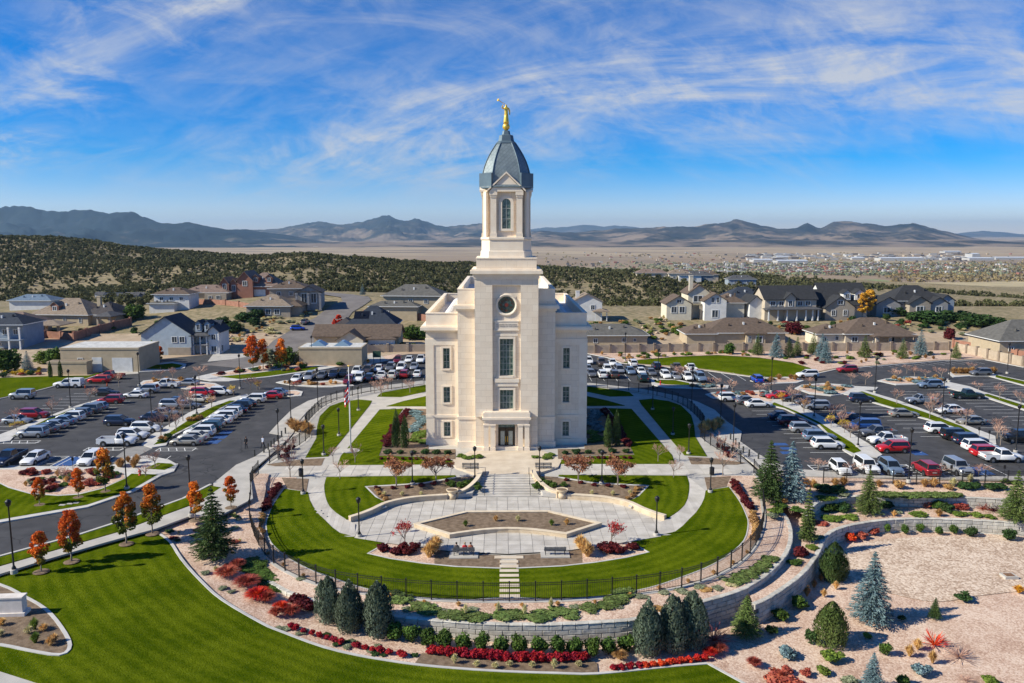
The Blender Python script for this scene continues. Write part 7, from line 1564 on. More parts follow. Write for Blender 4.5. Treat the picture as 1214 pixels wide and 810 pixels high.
pp('leafy', 282, 349, 333, 'twig', 'green and orange tree beside the red brick gables', zf=Hn, leaf2='orange', wpx=16)
pp('maple', 1030, 376, 344, 'gold', 'golden orange tree in front of the black-roofed gables', 'golden trees on the ridge road', Hn, wpx=36); pp('maple', 1022, 377, 348, 'gold', 'golden orange tree in front of the black-roofed gables', 'golden trees on the ridge road', Hn, wpx=30)
pp('maple', 911, 375, 343, 'gold', 'yellow tree at the corner of the porch house', zf=Hn, wpx=20)
pp('maple', 402, 392, 373, 'scarlet', 'bright red tree beside the hill street', zf=Hn, wpx=22); pp('maple', 397, 395, 378, 'scarlet', 'smaller bright red tree touching the taller red one', zf=Hn, wpx=16)
# --- garden ornamental trees by the beds and front beds
for px, py, top in ((470, 577, 546), (517, 573, 545)):
    x, y, z = G(px, py, Zt)
    for sx in (1, -1): plant('leafy', x*sx, y, z, 4.3, 'twig', 'rust-orange small tree in the bed beside the entrance steps'+sd(sx), 'rust-orange trees flanking the steps'+sd(sx), 6.2, 'rustred')
for sx in (1, -1):
    x, y, z = G(480, 648, Zt); plant('sparse', x*sx, y, z, 3.5, 'redtwig', 'thin red-berried small tree at the plaza front bed', 'red-twigged trees at the plaza front', 4.6, 'crimson')
for px, py, h in ((403, 568, 3.2), (421, 549, 3.4), (344, 566, 4.4), (346, 541, 4.0), (330, 545, 3.2), (395, 548, 3.0)):
    x, y, z = G(px, py, Zt)
    for sx in (1, -1): plant('bare', x*sx, y, z, h, 'twig', 'bare pinkish young tree by the garden walks'+sd(sx), 'bare trees inside the iron fence'+sd(sx), h*1.1)
# --- bare trees of the lots
for px, py, top in ((62, 494, 465), (18, 508, 476), (107, 478, 452), (141, 459, 435), (184, 556, 527), (173, 566, 545), (191, 517, 480), (201, 507, 470), (209, 512, 482), (217, 500, 455), (226, 488, 452), (251, 484, 462), (236, 450, 428), (205, 452, 430), (190, 452, 432), (305, 462, 445), (297, 462, 440), (350, 462, 450), (88, 575, 548), (75, 572, 545), (444, 466, 446), (452, 470, 448), (460, 462, 442), (486, 466, 446)):
    pp('bare', px, py, top, 'twig', 'bare pinkish tree in the lot on the orange maples side', 'bare trees of the lot by the maples', Zlot, w=5.0)
for px, py, top in ((868, 465, 446), (900, 466, 452), (912, 464, 448), (939, 480, 452), (953, 490, 464), (988, 503, 470), (998, 508, 480), (1008, 520, 497), (960, 458, 444), (1009, 455, 440), (1026, 456, 438), (1062, 450, 434), (1084, 447, 432), (1097, 448, 436), (1116, 450, 432), (1063, 480, 456), (1102, 497, 470), (1105, 490, 458), (1185, 474, 452), (1210, 482, 460), (1160, 463, 452), (1145, 506, 478), (1182, 520, 490), (1186, 528, 498), (970, 557, 542), (1009, 563, 546), (1112, 566, 548), (1160, 566, 548), (1075, 443, 430), (1152, 440, 428), (805, 450, 432), (849, 462, 443), (810, 446, 430)):
    pp('bare', px, py, top, 'twig', 'bare pinkish tree in the lot on the gravel basin side', 'bare trees of the lot by the basin', Zlot, w=5.0)
for px, py, top, lf, lab in ((277, 470, 452, 'yellow', 'yellow small tree between the parked cars and the rusty shrubs'), (308, 462, 448, 'yellow', 'yellow young tree on the corner island'), (251, 482, 466, 'yellow', 'thin yellow tree by the white sedan'), (928, 482, 460, 'gold', 'golden tree beside the first walk strip'), (985, 508, 488, 'yellow', 'small yellow tree near the blue minivan'), (1001, 514, 494, 'yellow', 'yellow-leaved tree in front of the blue minivan'), (20, 511, 496, 'yellow', 'low yellow sapling by the first grass strip'), (952, 488, 470, 'gold', 'sparse golden tree near the silver crossover')):
    pp('sparse', px, py, top, 'twig', lab, zf=Zlot, w=3.6, leaf2=lf)
# --- conifers
for k, px, py, top, lf, lab, zf in (('spruce', 254, 660, 576, 'spruce', 'big dark green spruce on the gravel bed outside the iron fence', Zf), ('spruce', 912, 592, 524, 'spruce', 'dark green spruce at the lot corner beside its bluish twin', Zb), ('spruce', 937, 592, 525, 'blue', 'bluish spruce at the lot corner', Zb), ('thin_spruce', 957, 642, 580, 'pine', 'slender light green conifer between the curved block walls', lambda x, y: -2.05), ('spruce', 1029, 609, 559, 'pine', 'yellow-green spruce standing at the upper block wall', lambda x, y: -2.05), ('spruce', 1033, 736, 657, 'blue', 'silver-blue spruce alone in the pink gravel basin', Zf), ('spruce', 1203, 618, 560, 'pine', 'loose green pine at the end of the block walls', lambda x, y: -2.05), ('spruce', 1108, 733, 711, 'spruce', 'tiny green spruce in the gravel basin', Zf), ('spruce', 1034, 818, 776, 'blue', 'blue spruce cut by the bottom edge of the basin', Zf), ('spruce', 884, 753, 707, 'pine', 'bushy yellow-green pine below the tall block wall', Zf)):
    pp(k, px, py, top, lf, lab, zf=zf, w=5.6 if px == 884 else None)
pp('egg', 985, 763, 716, 'pine', 'smooth egg-shaped green conifer in the basin', zf=Zf); pp('egg', 988, 686, 645, 'spruce', 'dark rounded cone conifer by the curving block wall', zf=Zf)
for px, py, top, lab in ((390, 736, 682, 'upright blue-green juniper, the one nearest the low end of the block wall'), (415, 746, 687, 'upright blue-green juniper between its two neighbours before the block wall'), (448, 752, 689, 'upright blue-green juniper next to the clipped hedge balls'), (768, 774, 712, 'bushy upright juniper at the end of the clipped hedge balls'), (796, 770, 706, 'middle upright juniper of the dense group by the tall wall'), (821, 766, 702, 'tallest upright juniper beside the dark red spiky shrub')):
    pp('flame', px, py, top, 'juniper', lab, zf=Zf)
for px, py in ((470, 530), (480, 531)):
    x, y, z = G(px, py, Zt)
    for sx in (1, -1): plant('column', x*sx, y, z, 5.8 if px == 470 else 5.0, 'spruce', 'narrow dark columnar conifer beside the temple wing'+sd(sx), 'columnar conifers at the temple wings'+sd(sx), 5.4)
pp('column', 60, 448, 427, 'spruce', 'narrow dark column tree against the garage wall', 'column trees at the garage', Zlot); pp('column', 72, 448, 426, 'spruce', 'narrow dark column tree against the garage wall', 'column trees at the garage', Zlot)
for px, py, top, lf in ((33, 441, 415, 'blue'), (920, 424, 395, 'blue'), (935, 424, 400, 'spruce'), (898, 421, 396, 'pine'), (945, 422, 400, 'pine'), (974, 424, 396, 'blue'), (979, 430, 402, 'blue'), (964, 420, 395, 'pine'), (1091, 421, 392, 'blue'), (1025, 424, 398, 'pine'), (1070, 425, 402, 'pine'), (1133, 425, 406, 'pine'), (908, 368, 352, 'blue'), (430, 350, 337, 'blue'), (385, 395, 385, 'blue'), (367, 430, 413, 'spruce'), (411, 430, 414, 'pine')):
    pp('spruce', px, py, top, lf, {'blue': 'bluish', 'pine': 'light green', 'spruce': 'dark green'}[lf]+' conifer in the landscaping near the boundary walls and houses', 'conifers by the walls and houses: '+lf, Zlot if py > 395 else Hn)
for px, py, top, lf, w in ((160, 378, 357, 'green', 34), (148, 377, 360, 'green', 26), (265, 392, 372, 'dgreen', 26), (250, 394, 375, 'dgreen', 26), (278, 394, 378, 'dgreen', 26), (290, 380, 368, 'dgreen', 26), (301, 386, 374, 'dgreen', 18), (305, 376, 364, 'dgreen', 24), (488, 402, 383, 'green', 26), (500, 402, 384, 'green', 26), (477, 415, 404, 'dgreen', 14), (490, 416, 405, 'green', 14), (320, 432, 410, 'sage', 26), (340, 433, 408, 'green', 26), (355, 432, 412, 'sage', 20), (8, 440, 408, 'green', 40), (55, 430, 412, 'lgreen', 30), (65, 432, 408, 'green', 24), (178, 428, 400, 'green', 22), (162, 430, 408, 'sage', 20), (1100, 382, 366, 'dgreen', 40), (1122, 380, 366, 'dgreen', 34), (1062, 374, 362, 'dgreen', 30), (1085, 380, 368, 'dgreen', 26), (1160, 386, 370, 'dgreen', 40), (1145, 382, 368, 'dgreen', 30), (1180, 388, 374, 'dgreen', 30), (865, 420, 405, 'green', 16), (729, 411, 399, 'sage', 14), (800, 395, 387, 'lgreen', 12), (941, 396, 379, 'burgundy', 26), (1126, 402, 387, 'burgundy', 16), (1170, 408, 391, 'redhaze', 20), (245, 352, 340, 'dgreen', 14)):
    pp('tree', px, py, top, lf, {'green': 'rounded green', 'dgreen': 'dark green juniper-like', 'sage': 'greyish green', 'lgreen': 'yellow-green', 'burgundy': 'purple-leaved', 'redhaze': 'rosy bare'}[lf]+' tree among the houses beyond the car parks', 'trees among the houses: '+lf, Zlot if py > 410 else Hn, wpx=w*1.05)
# --- hedge balls and red rows before the front wall
for hi, (px, py) in enumerate(((468, 756), (488, 760), (507.5, 763.5), (527, 766.5), (549, 769.5), (572, 771.5), (594, 773), (617, 773), (639, 774), (660, 774), (681.5, 775), (703, 776), (721.5, 774.5), (742.7, 771))):
    x, y, z = G(px, py, Zf); plant('ball', x, y, z-.03, 1.75, 'green', 'clipped green hedge ball, %s from the %s, before the front block wall' % (('first', 'second', 'third', 'fourth', 'fifth', 'sixth', 'seventh')[min(hi, 13-hi)], 'low-wall junipers' if hi < 7 else 'tall-wall junipers'), 'hedge balls before the front wall', 1.75)
rowp = np.linspace(512, 692, 19)
for i, px in enumerate(rowp):
    py = interp(px, [512, 560, 600, 650, 692], [774, 779, 782.5, 784, 782])
    x, y, z = G(px, py+rng.uniform(-.6, .6), Zf); plant('shrub', x, y, z-.03, rng.uniform(.95, 1.15), 'crimson', 'crimson shrub in the dense row under the hedge balls', 'crimson row under the hedge balls', 1.15)
for px, py in ((346, 744), (351, 746), (360, 749.5), (370, 752.5), (379, 755.5), (387, 757), (396, 760), (404, 763), (422.5, 767), (433, 769.5), (442, 771), (451, 772), (461, 774.5), (478, 778), (474, 776)):
    x, y, z = G(px, py, Zf); plant('shrub', x, y, z-.03, rng.uniform(.5, .8), 'crimson', 'small crimson shrub in the line along the lawn kerb below the junipers', 'crimson line along the lawn kerb', rng.uniform(.6, .95))
for i, (zx, zy) in enumerate(((470, 750), (505, 748), (540, 745), (580, 740), (610, 739), (640, 735), (675, 733), (710, 727), (740, 723), (770, 718), (800, 715), (835, 709), (865, 705))):
    x, y, z = G(600+zx/3.68, 590+zy/3.68, Zf); plant('shrub', x, y, z-.03, .72, 'crimson' if i < 4 else 'scarlet', 'small scarlet shrub in the line curving along the lawn corner', 'scarlet line at the lawn corner', .85)
for px, py, s, lf, lab in ((842, 777, 1.6, 'scarlet', 'scarlet and orange shrub mound at the lawn corner'), (852, 773, 1.9, 'redhaze', 'rosy red shrub at the edge of the gravel basin'), (894, 789, 1.6, 'redhaze', 'flat rust-red shrub alone in the basin gravel'), (925, 806, 1.8, 'redhaze', 'rosy shrub near the bottom of the basin'), (735, 781, 1.7, 'rust', 'straggly brown shrub between the red rows')):
    pp('wispy', px, py, 0, lf, lab, zf=Zf, h=s*.8, w=s)
# red hazy mounds of the left bed
for px, py, w in ((269, 682, 3.0), (293, 693, 3.2), (306, 708, 3.0), (316, 712, 2.2), (333, 724, 2.0), (345, 728, 2.2), (327, 730, 1.6), (282, 672, 2.0)): pp('wispy', px, py, 0, 'redhaze' if px not in (306, 333) else 'scarlet', 'wide rosy red shrub mound on the left gravel bed', 'rosy mounds outside the fence', Zf, h=1.5, w=w)
for px, py, w in ((350, 716, 1.6), (358, 719, 1.8), (366, 724, 1.5)): pp('shrub', px, py, 0, 'burgundy', 'dark red shrub against the low end of the block wall', 'dark red shrubs at the wall end', Zf, h=1.4, w=w)
pp('spiky', 846, 760, 0, 'redtwig', 'dark red spiky shrub beside the tallest upright juniper', zf=Zf, h=1.9, w=2.2); pp('spiky', 1107, 765, 0, 'scarlet', 'bright red star-like spiky shrub in the basin', zf=Zf, h=1.7, w=2.0); pp('spiky', 1137, 779, 0, 'twig', 'brown sprawling twiggy shrub in the basin', zf=Zf, h=1.1, w=2.2)
# --- basin plants from the photograph
def cz(zx, zy): return 914+zx/3.683, 590+zy/3.683
for zx, zy, k, lf, h, w, lab, grp in ((502, 150, 'ball', 'green', 1.3, 1.15, None, 0), (587, 158, 'ball', 'green', 1.3, 1.1, None, 0), (652, 150, 'ball', 'green', 1.3, 1.1, None, 0), (733, 160, 'ball', 'green', 1.2, 1.1, None, 0), (797, 156, 'ball', 'green', 1.2, 1.1, None, 0), (875, 166, 'ball', 'dgreen', 1.3, 1.8, None, 0), (1040, 182, 'ball', 'dgreen', 1.5, 1.9, None, 0),
   (345, 185, 'shrub', 'scarlet', 1.3, 1.7, None, 1), (395, 178, 'shrub', 'redhaze', 1.1, 1.5, None, 1), (445, 158, 'shrub', 'redhaze', 1.0, 1.6, None, 1),
   (218, 362, 'tuft', 'rust', .8, .8, None, 2), (188, 392, 'tuft', 'rust', .9, .9, None, 2), (157, 430, 'tuft', 'rust', 1.2, 1.0, None, 2), (230, 432, 'tuft', 'straw', .9, .9, None, 2), (283, 398, 'tuft', 'straw', .9, .9, None, 2), (605, 692, 'tuft', 'straw', 1.2, 1.1, None, 2), (640, 662, 'tuft', 'straw', 1.1, 1.1, None, 2), (705, 722, 'tuft', 'straw', 1.3, 1.0, None, 2), (1082, 415, 'tuft', 'gold', .9, 1.4, None, 2),
   (125, 475, 'shrub', 'green', 1.4, 2.0, None, 3), (42, 528, 'shrub', 'green', 1.4, 1.8, None, 3), (172, 635, 'ball', 'dgreen', 1.5, 1.3, None, 3), (265, 708, 'shrub', 'lgreen', 1.1, 2.2, None, 3), (420, 610, 'shrub', 'lgreen', .6, 1.0, None, 3), (500, 685, 'ball', 'green', 1.3, 1.2, None, 3), (570, 532, 'shrub', 'dgreen', .6, .9, None, 3), (838, 446, 'shrub', 'dgreen', 1.1, 1.8, None, 3), (228, 766, 'shrub', 'lgreen', .8, 1.4, None, 3), (575, 812, 'shrub', 'green', 1.1, 1.2, None, 3), (960, 815, 'shrub', 'lgreen', 1.0, 1.5, None, 3), (345, 815, 'shrub', 'sage', .8, 1.6, None, 3), (2, 590, 'shrub', 'green', 1.0, 1.2, None, 3),
   (72, 692, 'shrub', 'blue', 1.2, 1.9, None, 4), (655, 768, 'shrub', 'blue', 1.1, 1.9, None, 4), (150, 775, 'shrub', 'redhaze', .8, 1.1, None, 5), (70, 765, 'shrub', 'redhaze', .8, 1.2, None, 5), (60, 812, 'mound', 'redhaze', 1.4, 3.0, None, 5), (850, 800, 'spiky', 'twig', .6, 1.0, None, 6)):
    labs = [('clipped round green shrub before the curving basin wall', 'clipped shrubs before the basin wall'), ('red autumn shrub at the inner bend of the basin wall', 'red shrubs at the basin wall bend'), ('small golden grass tuft in the pink basin gravel', 'grass tufts in the basin'), ('low green shrub in the pink basin gravel', 'green shrubs in the basin'), ('dwarf blue conifer mound in the basin gravel', 'dwarf blue conifers in the basin'), ('rusty brown-red shrub in the basin gravel', 'rusty shrubs in the basin'), ('small twiggy bush in the basin gravel', 'twiggy bushes in the basin')]
    px, py = cz(zx, zy); pp(k, px, py, 0, lf, labs[grp][0], labs[grp][1], Zf, h=h, w=w)
# --- terrace beds
def row(pts, k, lf, h, w, label, group, zf=Zt, jit=.15, mirror=True, step=1.0):
    P = gp(pts, zf); L_ = plen(P); n = max(1, int(L_/step))
    for i in range(n+1):
        p, d = along(P, L_*i/n)
        for sx in ((1, -1) if mirror else (1,)):
            x, y = p.x*sx+rng.uniform(-jit, jit), p.y+rng.uniform(-jit, jit); s = rng.uniform(.85, 1.15)
            plant(k, x, y, zf(x, y)+.02, h*s, lf, label+(sd(sx) if mirror else ''), group+(sd(sx) if mirror else ''), w*s)
row([(332, 577), (322, 590), (314, 606)], 'shrub', 'burgundy', .95, 1.3, 'dark red barberry in the hedge just inside the iron fence', 'barberry hedge inside the fence', step=.8)
row([(310, 613), (306, 628), (308, 643)], 'shrub', 'rust', .8, 1.2, 'orange-brown shrub in the strip just inside the iron fence', 'orange-brown shrubs inside the fence', step=.9)
row([(318, 659), (340, 675), (360, 684), (395, 695), (440, 706), (490, 715), (545, 719), (590, 720)], 'tuft', 'straw', .45, .6, 'tiny straw tuft in the gravel strip under the iron fence', 'straw tufts under the fence', step=3.4)
row([(355, 688), (420, 709), (490, 722), (560, 727)], 'mound', 'sage', .35, 1.3, 'low grey-green mat in the gravel above the front block wall', 'grey-green mats above the front wall', step=3.0, jit=.6)
row([(466, 706), (520, 728), (560, 731), (592, 731)], 'mound', 'pine', .55, 2.5, 'spreading green groundcover juniper above the front block wall', 'groundcover junipers above the front wall', step=1.5, jit=.5)
row([(453, 545), (478, 545), (505, 545), (532, 547)], 'shrub', 'burgundy', .6, .8, 'dark red barberry edging the lawn before the temple wall', 'barberries before the temple wall', step=.9)
row([(460, 538), (490, 538), (532, 539)], 'shrub', 'dgreen', .9, 1.4, 'dark green evergreen shrub at the foot of the temple wall', 'evergreens at the temple foot', step=1.5)
row([(548, 541), (556, 545), (566, 543)], 'mound', 'lgreen', .7, 1.8, 'bright green low shrub beside the temple entrance', 'bright shrubs at the temple entrance', step=1.3)
row([(457, 530), (465, 515), (474, 500), (482, 490)], 'shrub', 'burgundy', 1.2, 1.8, 'dark red shrub in the bed beside the temple wing', 'dark red shrubs beside the wings', step=1.6)
for k, pts in (('blue', [(492, 490), (500, 500), (490, 512)]), ('lgreen', [(500, 515), (490, 524), (502, 525)])): row(pts, 'mound', k, 1.0, 2.6, {'blue': 'blue-green spreading conifer beside the temple wing', 'lgreen': 'yellow-green spreading shrub beside the temple wing'}[k], k+' spreaders beside the wings', step=2.0)
row([(447, 581), (475, 579), (505, 577), (530, 571)], 'shrub', 'burgundy', .6, .9, 'small dark red shrub in the bed beside the steps', 'dark red shrubs in the step beds', step=1.6)
row([(535, 577), (548, 578), (562, 572), (566, 580)], 'shrub', 'green', .9, 1.4, 'rounded green shrub in the bed against the step wall', 'green shrubs in the step beds', step=1.1)
row([(455, 588), (475, 588), (500, 587)], 'tuft', 'pale', .7, .8, 'pale grass tuft in the mulch of the step bed', 'pale tufts in the step beds', step=2.2)
row([(448, 582), (452, 588), (458, 594)], 'shrub', 'rust', .6, .9, 'rusty shrub at the outer end of the step bed', 'rusty shrubs at the step bed ends', step=1.2)
for px, py, s in ((455, 653, 1.7), (470, 657, 1.8), (484, 657, 1.8), (491, 652, 1.4), (478, 652, 1.5)):
    x, y, z = G(px, py, Zt)
    for sx in (1, -1): plant('shrub', x*sx, y, z, 1.15, 'burgundy', 'dark burgundy shrub under the red-twigged tree at the plaza front'+sd(sx), 'burgundy shrubs at the plaza front'+sd(sx), s)
for px, py in ((509, 661), (513, 657), (517, 652)):
    x, y, z = G(px, py, Zt)
    for sx in (1, -1): plant('tuft', x*sx, y, z, 1.8, 'straw', 'tall golden brown grass clump at the end of the plaza bench bed'+sd(sx), 'golden grass clumps at the plaza front'+sd(sx), 2.0)
for px, py, lf in ((552, 624, 'lgreen'), (588, 618, 'straw'), (614, 618, 'pale'), (654, 623, 'lgreen'), (672, 622, 'straw')): pp('tuft', px, py, 0, lf, 'small grass tuft in the mulch of the plaza planter', 'tufts in the plaza planter', lambda x, y: -.84, h=.8, w=.9)
# big golden clumps at the fence corner and bollards
for px, py in ((348, 512), (356, 512), (362, 515), (343, 509)):
    x, y, z = G(px, py, Zt)
    for sx in (1, -1): plant('tuft', x*sx*.985, y, .12, 2.0, 'rust' if sx > 0 else 'straw', 'big golden grass clump outside the iron fence corner'+sd(sx), 'golden clumps at the fence corners'+sd(sx), 3.2)
for px, py in ((340, 537), (346, 533), (338, 544)):
    x, y, z = G(px, py, Zt)
    for sx in (1, -1): plant('shrub', x*sx, y, .1, 1.0, 'burgundy', 'burgundy shrub between the bollards and the iron fence'+sd(sx), 'burgundy shrubs by the bollards'+sd(sx), 1.5)
# --- left bed outside the fence, verge bed
def scatter(poly_px, zf, n, kinds, label, group, seed, z_off=0.0):
    r = random.Random(seed); P = gp(poly_px, zf); xs = [p[0] for p in P]; ys = [p[1] for p in P]; c = 0; tries = 0
    while c < n and tries < n*60:
        tries += 1; x, y = r.uniform(min(xs), max(xs)), r.uniform(min(ys), max(ys))
        if not inpoly(x, y, P): continue
        k, lf, h, w, nm = r.choice(kinds); s = r.uniform(.75, 1.25)
        plant(k, x, y, zf(x, y)+z_off, h*s, lf, nm+' '+label, group+': '+nm, w*s); c += 1
scatter([(195, 632), (232, 605), (286, 600), (300, 640), (318, 680), (330, 705), (300, 715), (262, 700), (225, 660)], Zf, 42, [('mound', 'dgreen', .4, .9, 'tiny dark green shrub'), ('mound', 'sage', .4, 1.0, 'tiny grey-green shrub'), ('tuft', 'pale', .5, .6, 'tiny pale tuft'), ('mound', 'redhaze', .45, 1.0, 'tiny rosy shrub'), ('mound', 'dgreen', .35, .8, 'tiny dark green shrub')], 'on the sloping gravel bed by the dark spruce', 'bed by the dark spruce', 1, -.08)
scatter([(330, 738), (380, 750), (440, 762), (500, 772), (485, 782), (420, 770), (350, 752), (330, 745)], Zf, 20, [('mound', 'sage', .3, .9, 'low grey-green mat'), ('mound', 'dgreen', .3, .7, 'low dark mat')], 'in the gravel before the upright junipers', 'bed before the junipers', 2, -.08)
scatter([(300, 662), (325, 682), (345, 702), (316, 694), (300, 680), (283, 668)], Zf, 60, [('mound', 'green', .35, 1.8, 'spreading green groundcover')], 'on the bank below the fence curve', 'groundcover bank', 3, -.08)
scatter([(0, 561), (60, 561), (120, 561), (140, 565), (120, 577), (90, 584), (60, 585), (20, 578), (0, 570)], Zlot, 36, [('shrub', 'redhaze', .9, 1.5, 'rosy shrub'), ('shrub', 'burgundy', .9, 1.5, 'dark red shrub'), ('shrub', 'sage', .5, .9, 'grey-green shrub'), ('tuft', 'straw', .9, 1.0, 'straw grass'), ('mound', 'green', .7, 2.0, 'green spreading shrub')], 'in the gravel bed beside the drive', 'bed beside the drive', 4, .16)
scatter([(136, 556), (150, 548), (166, 548), (162, 557)], Zlot, 7, [('tuft', 'rust', 1.2, 1.5, 'golden brown grass')], 'at the lot corner by the hydrant', 'lot corner grasses', 5, .14)
scatter([(165, 455), (175, 452), (200, 450.5), (252, 456), (256, 459), (222, 460), (190, 458)], Zlot, 16, [('tuft', 'rust', .9, 1.6, 'rusty grass'), ('mound', 'rust', .7, 1.6, 'rusty shrub')], 'on the island beside the garage driveway', 'garage island', 6, .14)
scatter([(252, 446), (300, 438), (345, 433), (372, 434), (345, 436), (300, 441)], Zlot, 26, [('shrub', 'green', 1.1, 1.8, 'green shrub'), ('shrub', 'burgundy', 1.0, 1.6, 'dark red shrub'), ('tuft', 'straw', 1.0, 1.3, 'straw grass'), ('mound', 'blue', .8, 2.0, 'blue-green shrub')], 'at the street corner under the orange trees', 'street corner bed', 7, .14)
scatter([(334, 455), (356, 455), (380, 456), (397, 454), (406, 456), (380, 458), (346, 457)], Zlot, 15, [('shrub', 'rust', 1.0, 1.4, 'rust-coloured shrub'), ('tuft', 'straw', 1.0, 1.3, 'straw grass'), ('shrub', 'redhaze', .8, 1.2, 'rosy shrub')], 'on the kerbed island before the rear rows', 'rear island', 8, .14)
scatter([(325, 446), (375, 438), (400, 434), (440, 431), (465, 424), (440, 427), (345, 430)], Zlot, 22, [('shrub', 'green', 1.2, 1.8, 'green shrub'), ('shrub', 'sage', 1.2, 1.6, 'grey-green shrub'), ('tuft', 'straw', 1.0, 1.4, 'straw grass'), ('shrub', 'redhaze', 1.1, 1.5, 'rosy shrub')], 'in the bed along the utility enclosure', 'enclosure bed', 9, .05)
scatter([(0, 447), (60, 444), (90, 444), (80, 440), (30, 440), (0, 441)], Zlot, 20, [('tuft', 'yellow', 1.0, 1.6, 'yellow grass'), ('shrub', 'dgreen', 1.2, 1.8, 'dark green shrub'), ('shrub', 'redhaze', 1.0, 1.6, 'rosy shrub')], 'behind the striped lawn', 'bed behind the striped lawn', 10)
scatter([(182, 529), (196, 520), (205, 512), (199, 524)], Zlot, 5, [('tuft', 'rust', .9, 1.3, 'rusty grass'), ('shrub', 'dgreen', .9, 1.3, 'dark green shrub')], 'at the end of the second grass strip', 'strip end', 11, .16)
for px, py in ((227, 500), (236, 498), (231, 497)): pp('shrub', px, py, 0, 'rust' if px != 231 else 'green', 'rounded shrub on the second grass strip', 'shrubs on the second strip', Zlot, h=1.3, w=1.8)
# right side
scatter([(780, 457), (818, 459), (845, 458), (858, 459), (830, 460)], Zlot, 10, [('shrub', 'rust', .8, 1.2, 'rusty shrub'), ('mound', 'blue', 1.0, 2.6, 'blue-green spreading shrub')], 'on the island with the red hydrant', 'hydrant island', 12, .14)
scatter([(842, 469), (870, 467), (903, 466), (916, 471), (900, 473), (870, 472)], Zlot, 16, [('shrub', 'rust', .9, 1.3, 'rusty shrub'), ('mound', 'blue', 1.1, 2.6, 'blue-green spreading shrub'), ('shrub', 'redhaze', .9, 1.3, 'rosy shrub')], 'at the head of the first walk strip', 'head of first strip', 13, .14)
scatter([(948, 460), (975, 457), (1000, 458.5), (1010, 460), (1000, 466), (985, 468), (962, 465)], Zlot, 22, [('shrub', 'rust', 1.0, 1.4, 'rusty shrub'), ('mound', 'blue', 1.0, 2.6, 'blue-green spreading shrub'), ('tuft', 'straw', .9, 1.2, 'straw grass'), ('mound', 'sage', .7, 1.6, 'grey-green shrub')], 'at the head of the second grass strip', 'head of second strip', 14, .14)
scatter([(1045, 452), (1075, 448.6), (1100, 449.6), (1119, 451), (1112, 454.6), (1064, 455.4)], Zlot, 20, [('shrub', 'rust', 1.0, 1.5, 'rusty shrub'), ('mound', 'blue', 1.0, 2.6, 'blue-green spreading shrub'), ('tuft', 'straw', 1.0, 1.4, 'straw grass')], 'on the long island with pale birches', 'long island', 15, .14)
scatter([(895, 452), (930, 449), (940, 449.4), (946, 451.6), (908, 454.4)], Zlot, 9, [('tuft', 'rust', 1.2, 1.8, 'rusty grass'), ('mound', 'sage', .8, 1.8, 'grey-green shrub')], 'on the island by the bright blue car', 'blue car island', 16, .14)
row([(1131, 443.5), (1140, 443.4), (1152, 443.3)], 'tuft', 'rust', 1.6, 2.2, 'rust-gold grass in the first hedge-like clump by the far stalls', 'rust-gold grass hedge one', Zlot, .2, False, .8); row([(1161, 443), (1170, 443), (1178, 442.6)], 'tuft', 'rust', 1.5, 2.0, 'rust-gold grass in the shorter clump by the far stalls', 'rust-gold grass hedge two', Zlot, .2, False, .8)
scatter([(695, 420.5), (800, 418.5), (890, 418), (900, 423.5), (850, 420.5), (800, 422.3), (740, 428.5), (722, 422.5)], Zlot, 44, [('shrub', 'green', 1.1, 1.6, 'green shrub'), ('shrub', 'rust', .9, 1.3, 'rusty shrub'), ('tuft', 'straw', 1.0, 1.3, 'straw grass'), ('shrub', 'lgreen', 1.0, 1.5, 'yellow-green shrub')], 'in the gravel between the big lawn and the wall', 'bed by the big lawn', 17)
scatter([(905, 422), (960, 420), (1000, 418), (1120, 417), (1160, 421), (1110, 426), (1037, 432), (990, 436), (965, 438), (940, 428)], Zlot, 48, [('shrub', 'green', 1.2, 1.7, 'green shrub'), ('shrub', 'lgreen', 1.0, 1.8, 'yellow-green shrub'), ('shrub', 'burgundy', 1.2, 1.8, 'dark red shrub'), ('shrub', 'sage', 1.0, 1.4, 'grey-green shrub'), ('tuft', 'rust', 1.0, 1.3, 'rusty grass')], 'on the pink gravel bank below the boundary wall', 'pink gravel bank', 18)
scatter([(740, 404), (785, 404), (815, 396), (800, 378), (775, 376), (755, 392)], Hn, 40, [('shrub', 'lgreen', 1.2, 2.0, 'yellow-green shrub'), ('shrub', 'rust', 1.2, 2.0, 'rusty shrub'), ('tuft', 'pale', 1.2, 2.0, 'pale grass'), ('shrub', 'green', 1.4, 2.2, 'green shrub')], 'on the rocky garden slope below the cream house', 'rocky garden slope', 19)
scatter([(255, 408), (320, 402), (360, 380), (380, 368), (345, 372), (280, 385), (250, 396)], Hn, 60, [('shrub', 'pale', 1.0, 2.0, 'pale sagebrush'), ('shrub', 'sage', 1.0, 2.0, 'grey sagebrush'), ('tuft', 'straw', .9, 1.6, 'straw grass')], 'on the empty lot beside the hill street', 'empty lot', 20)
scatter([(1060, 390), (1120, 396), (1200, 404), (1200, 385), (1140, 372), (1060, 380)], Hn, 60, [('shrub', 'sage', 1.2, 2.2, 'grey sagebrush'), ('shrub', 'dgreen', 1.6, 2.6, 'dark shrub'), ('shrub', 'pale', 1.0, 2.0, 'pale sagebrush')], 'on the dry slope below the craftsman house', 'dry slope', 21)
scatter([(140, 396), (165, 385), (240, 373), (252, 392), (185, 402)], Hn, 26, [('shrub', 'green', 1.4, 2.4, 'green shrub'), ('shrub', 'rust', 1.1, 2.0, 'rusty shrub'), ('shrub', 'sage', 1.1, 2.2, 'grey sagebrush'), ('ball', 'dgreen', 2.0, 2.4, 'dark round shrub')], 'in the yards behind the light blue house', 'yards behind the light blue house', 22)
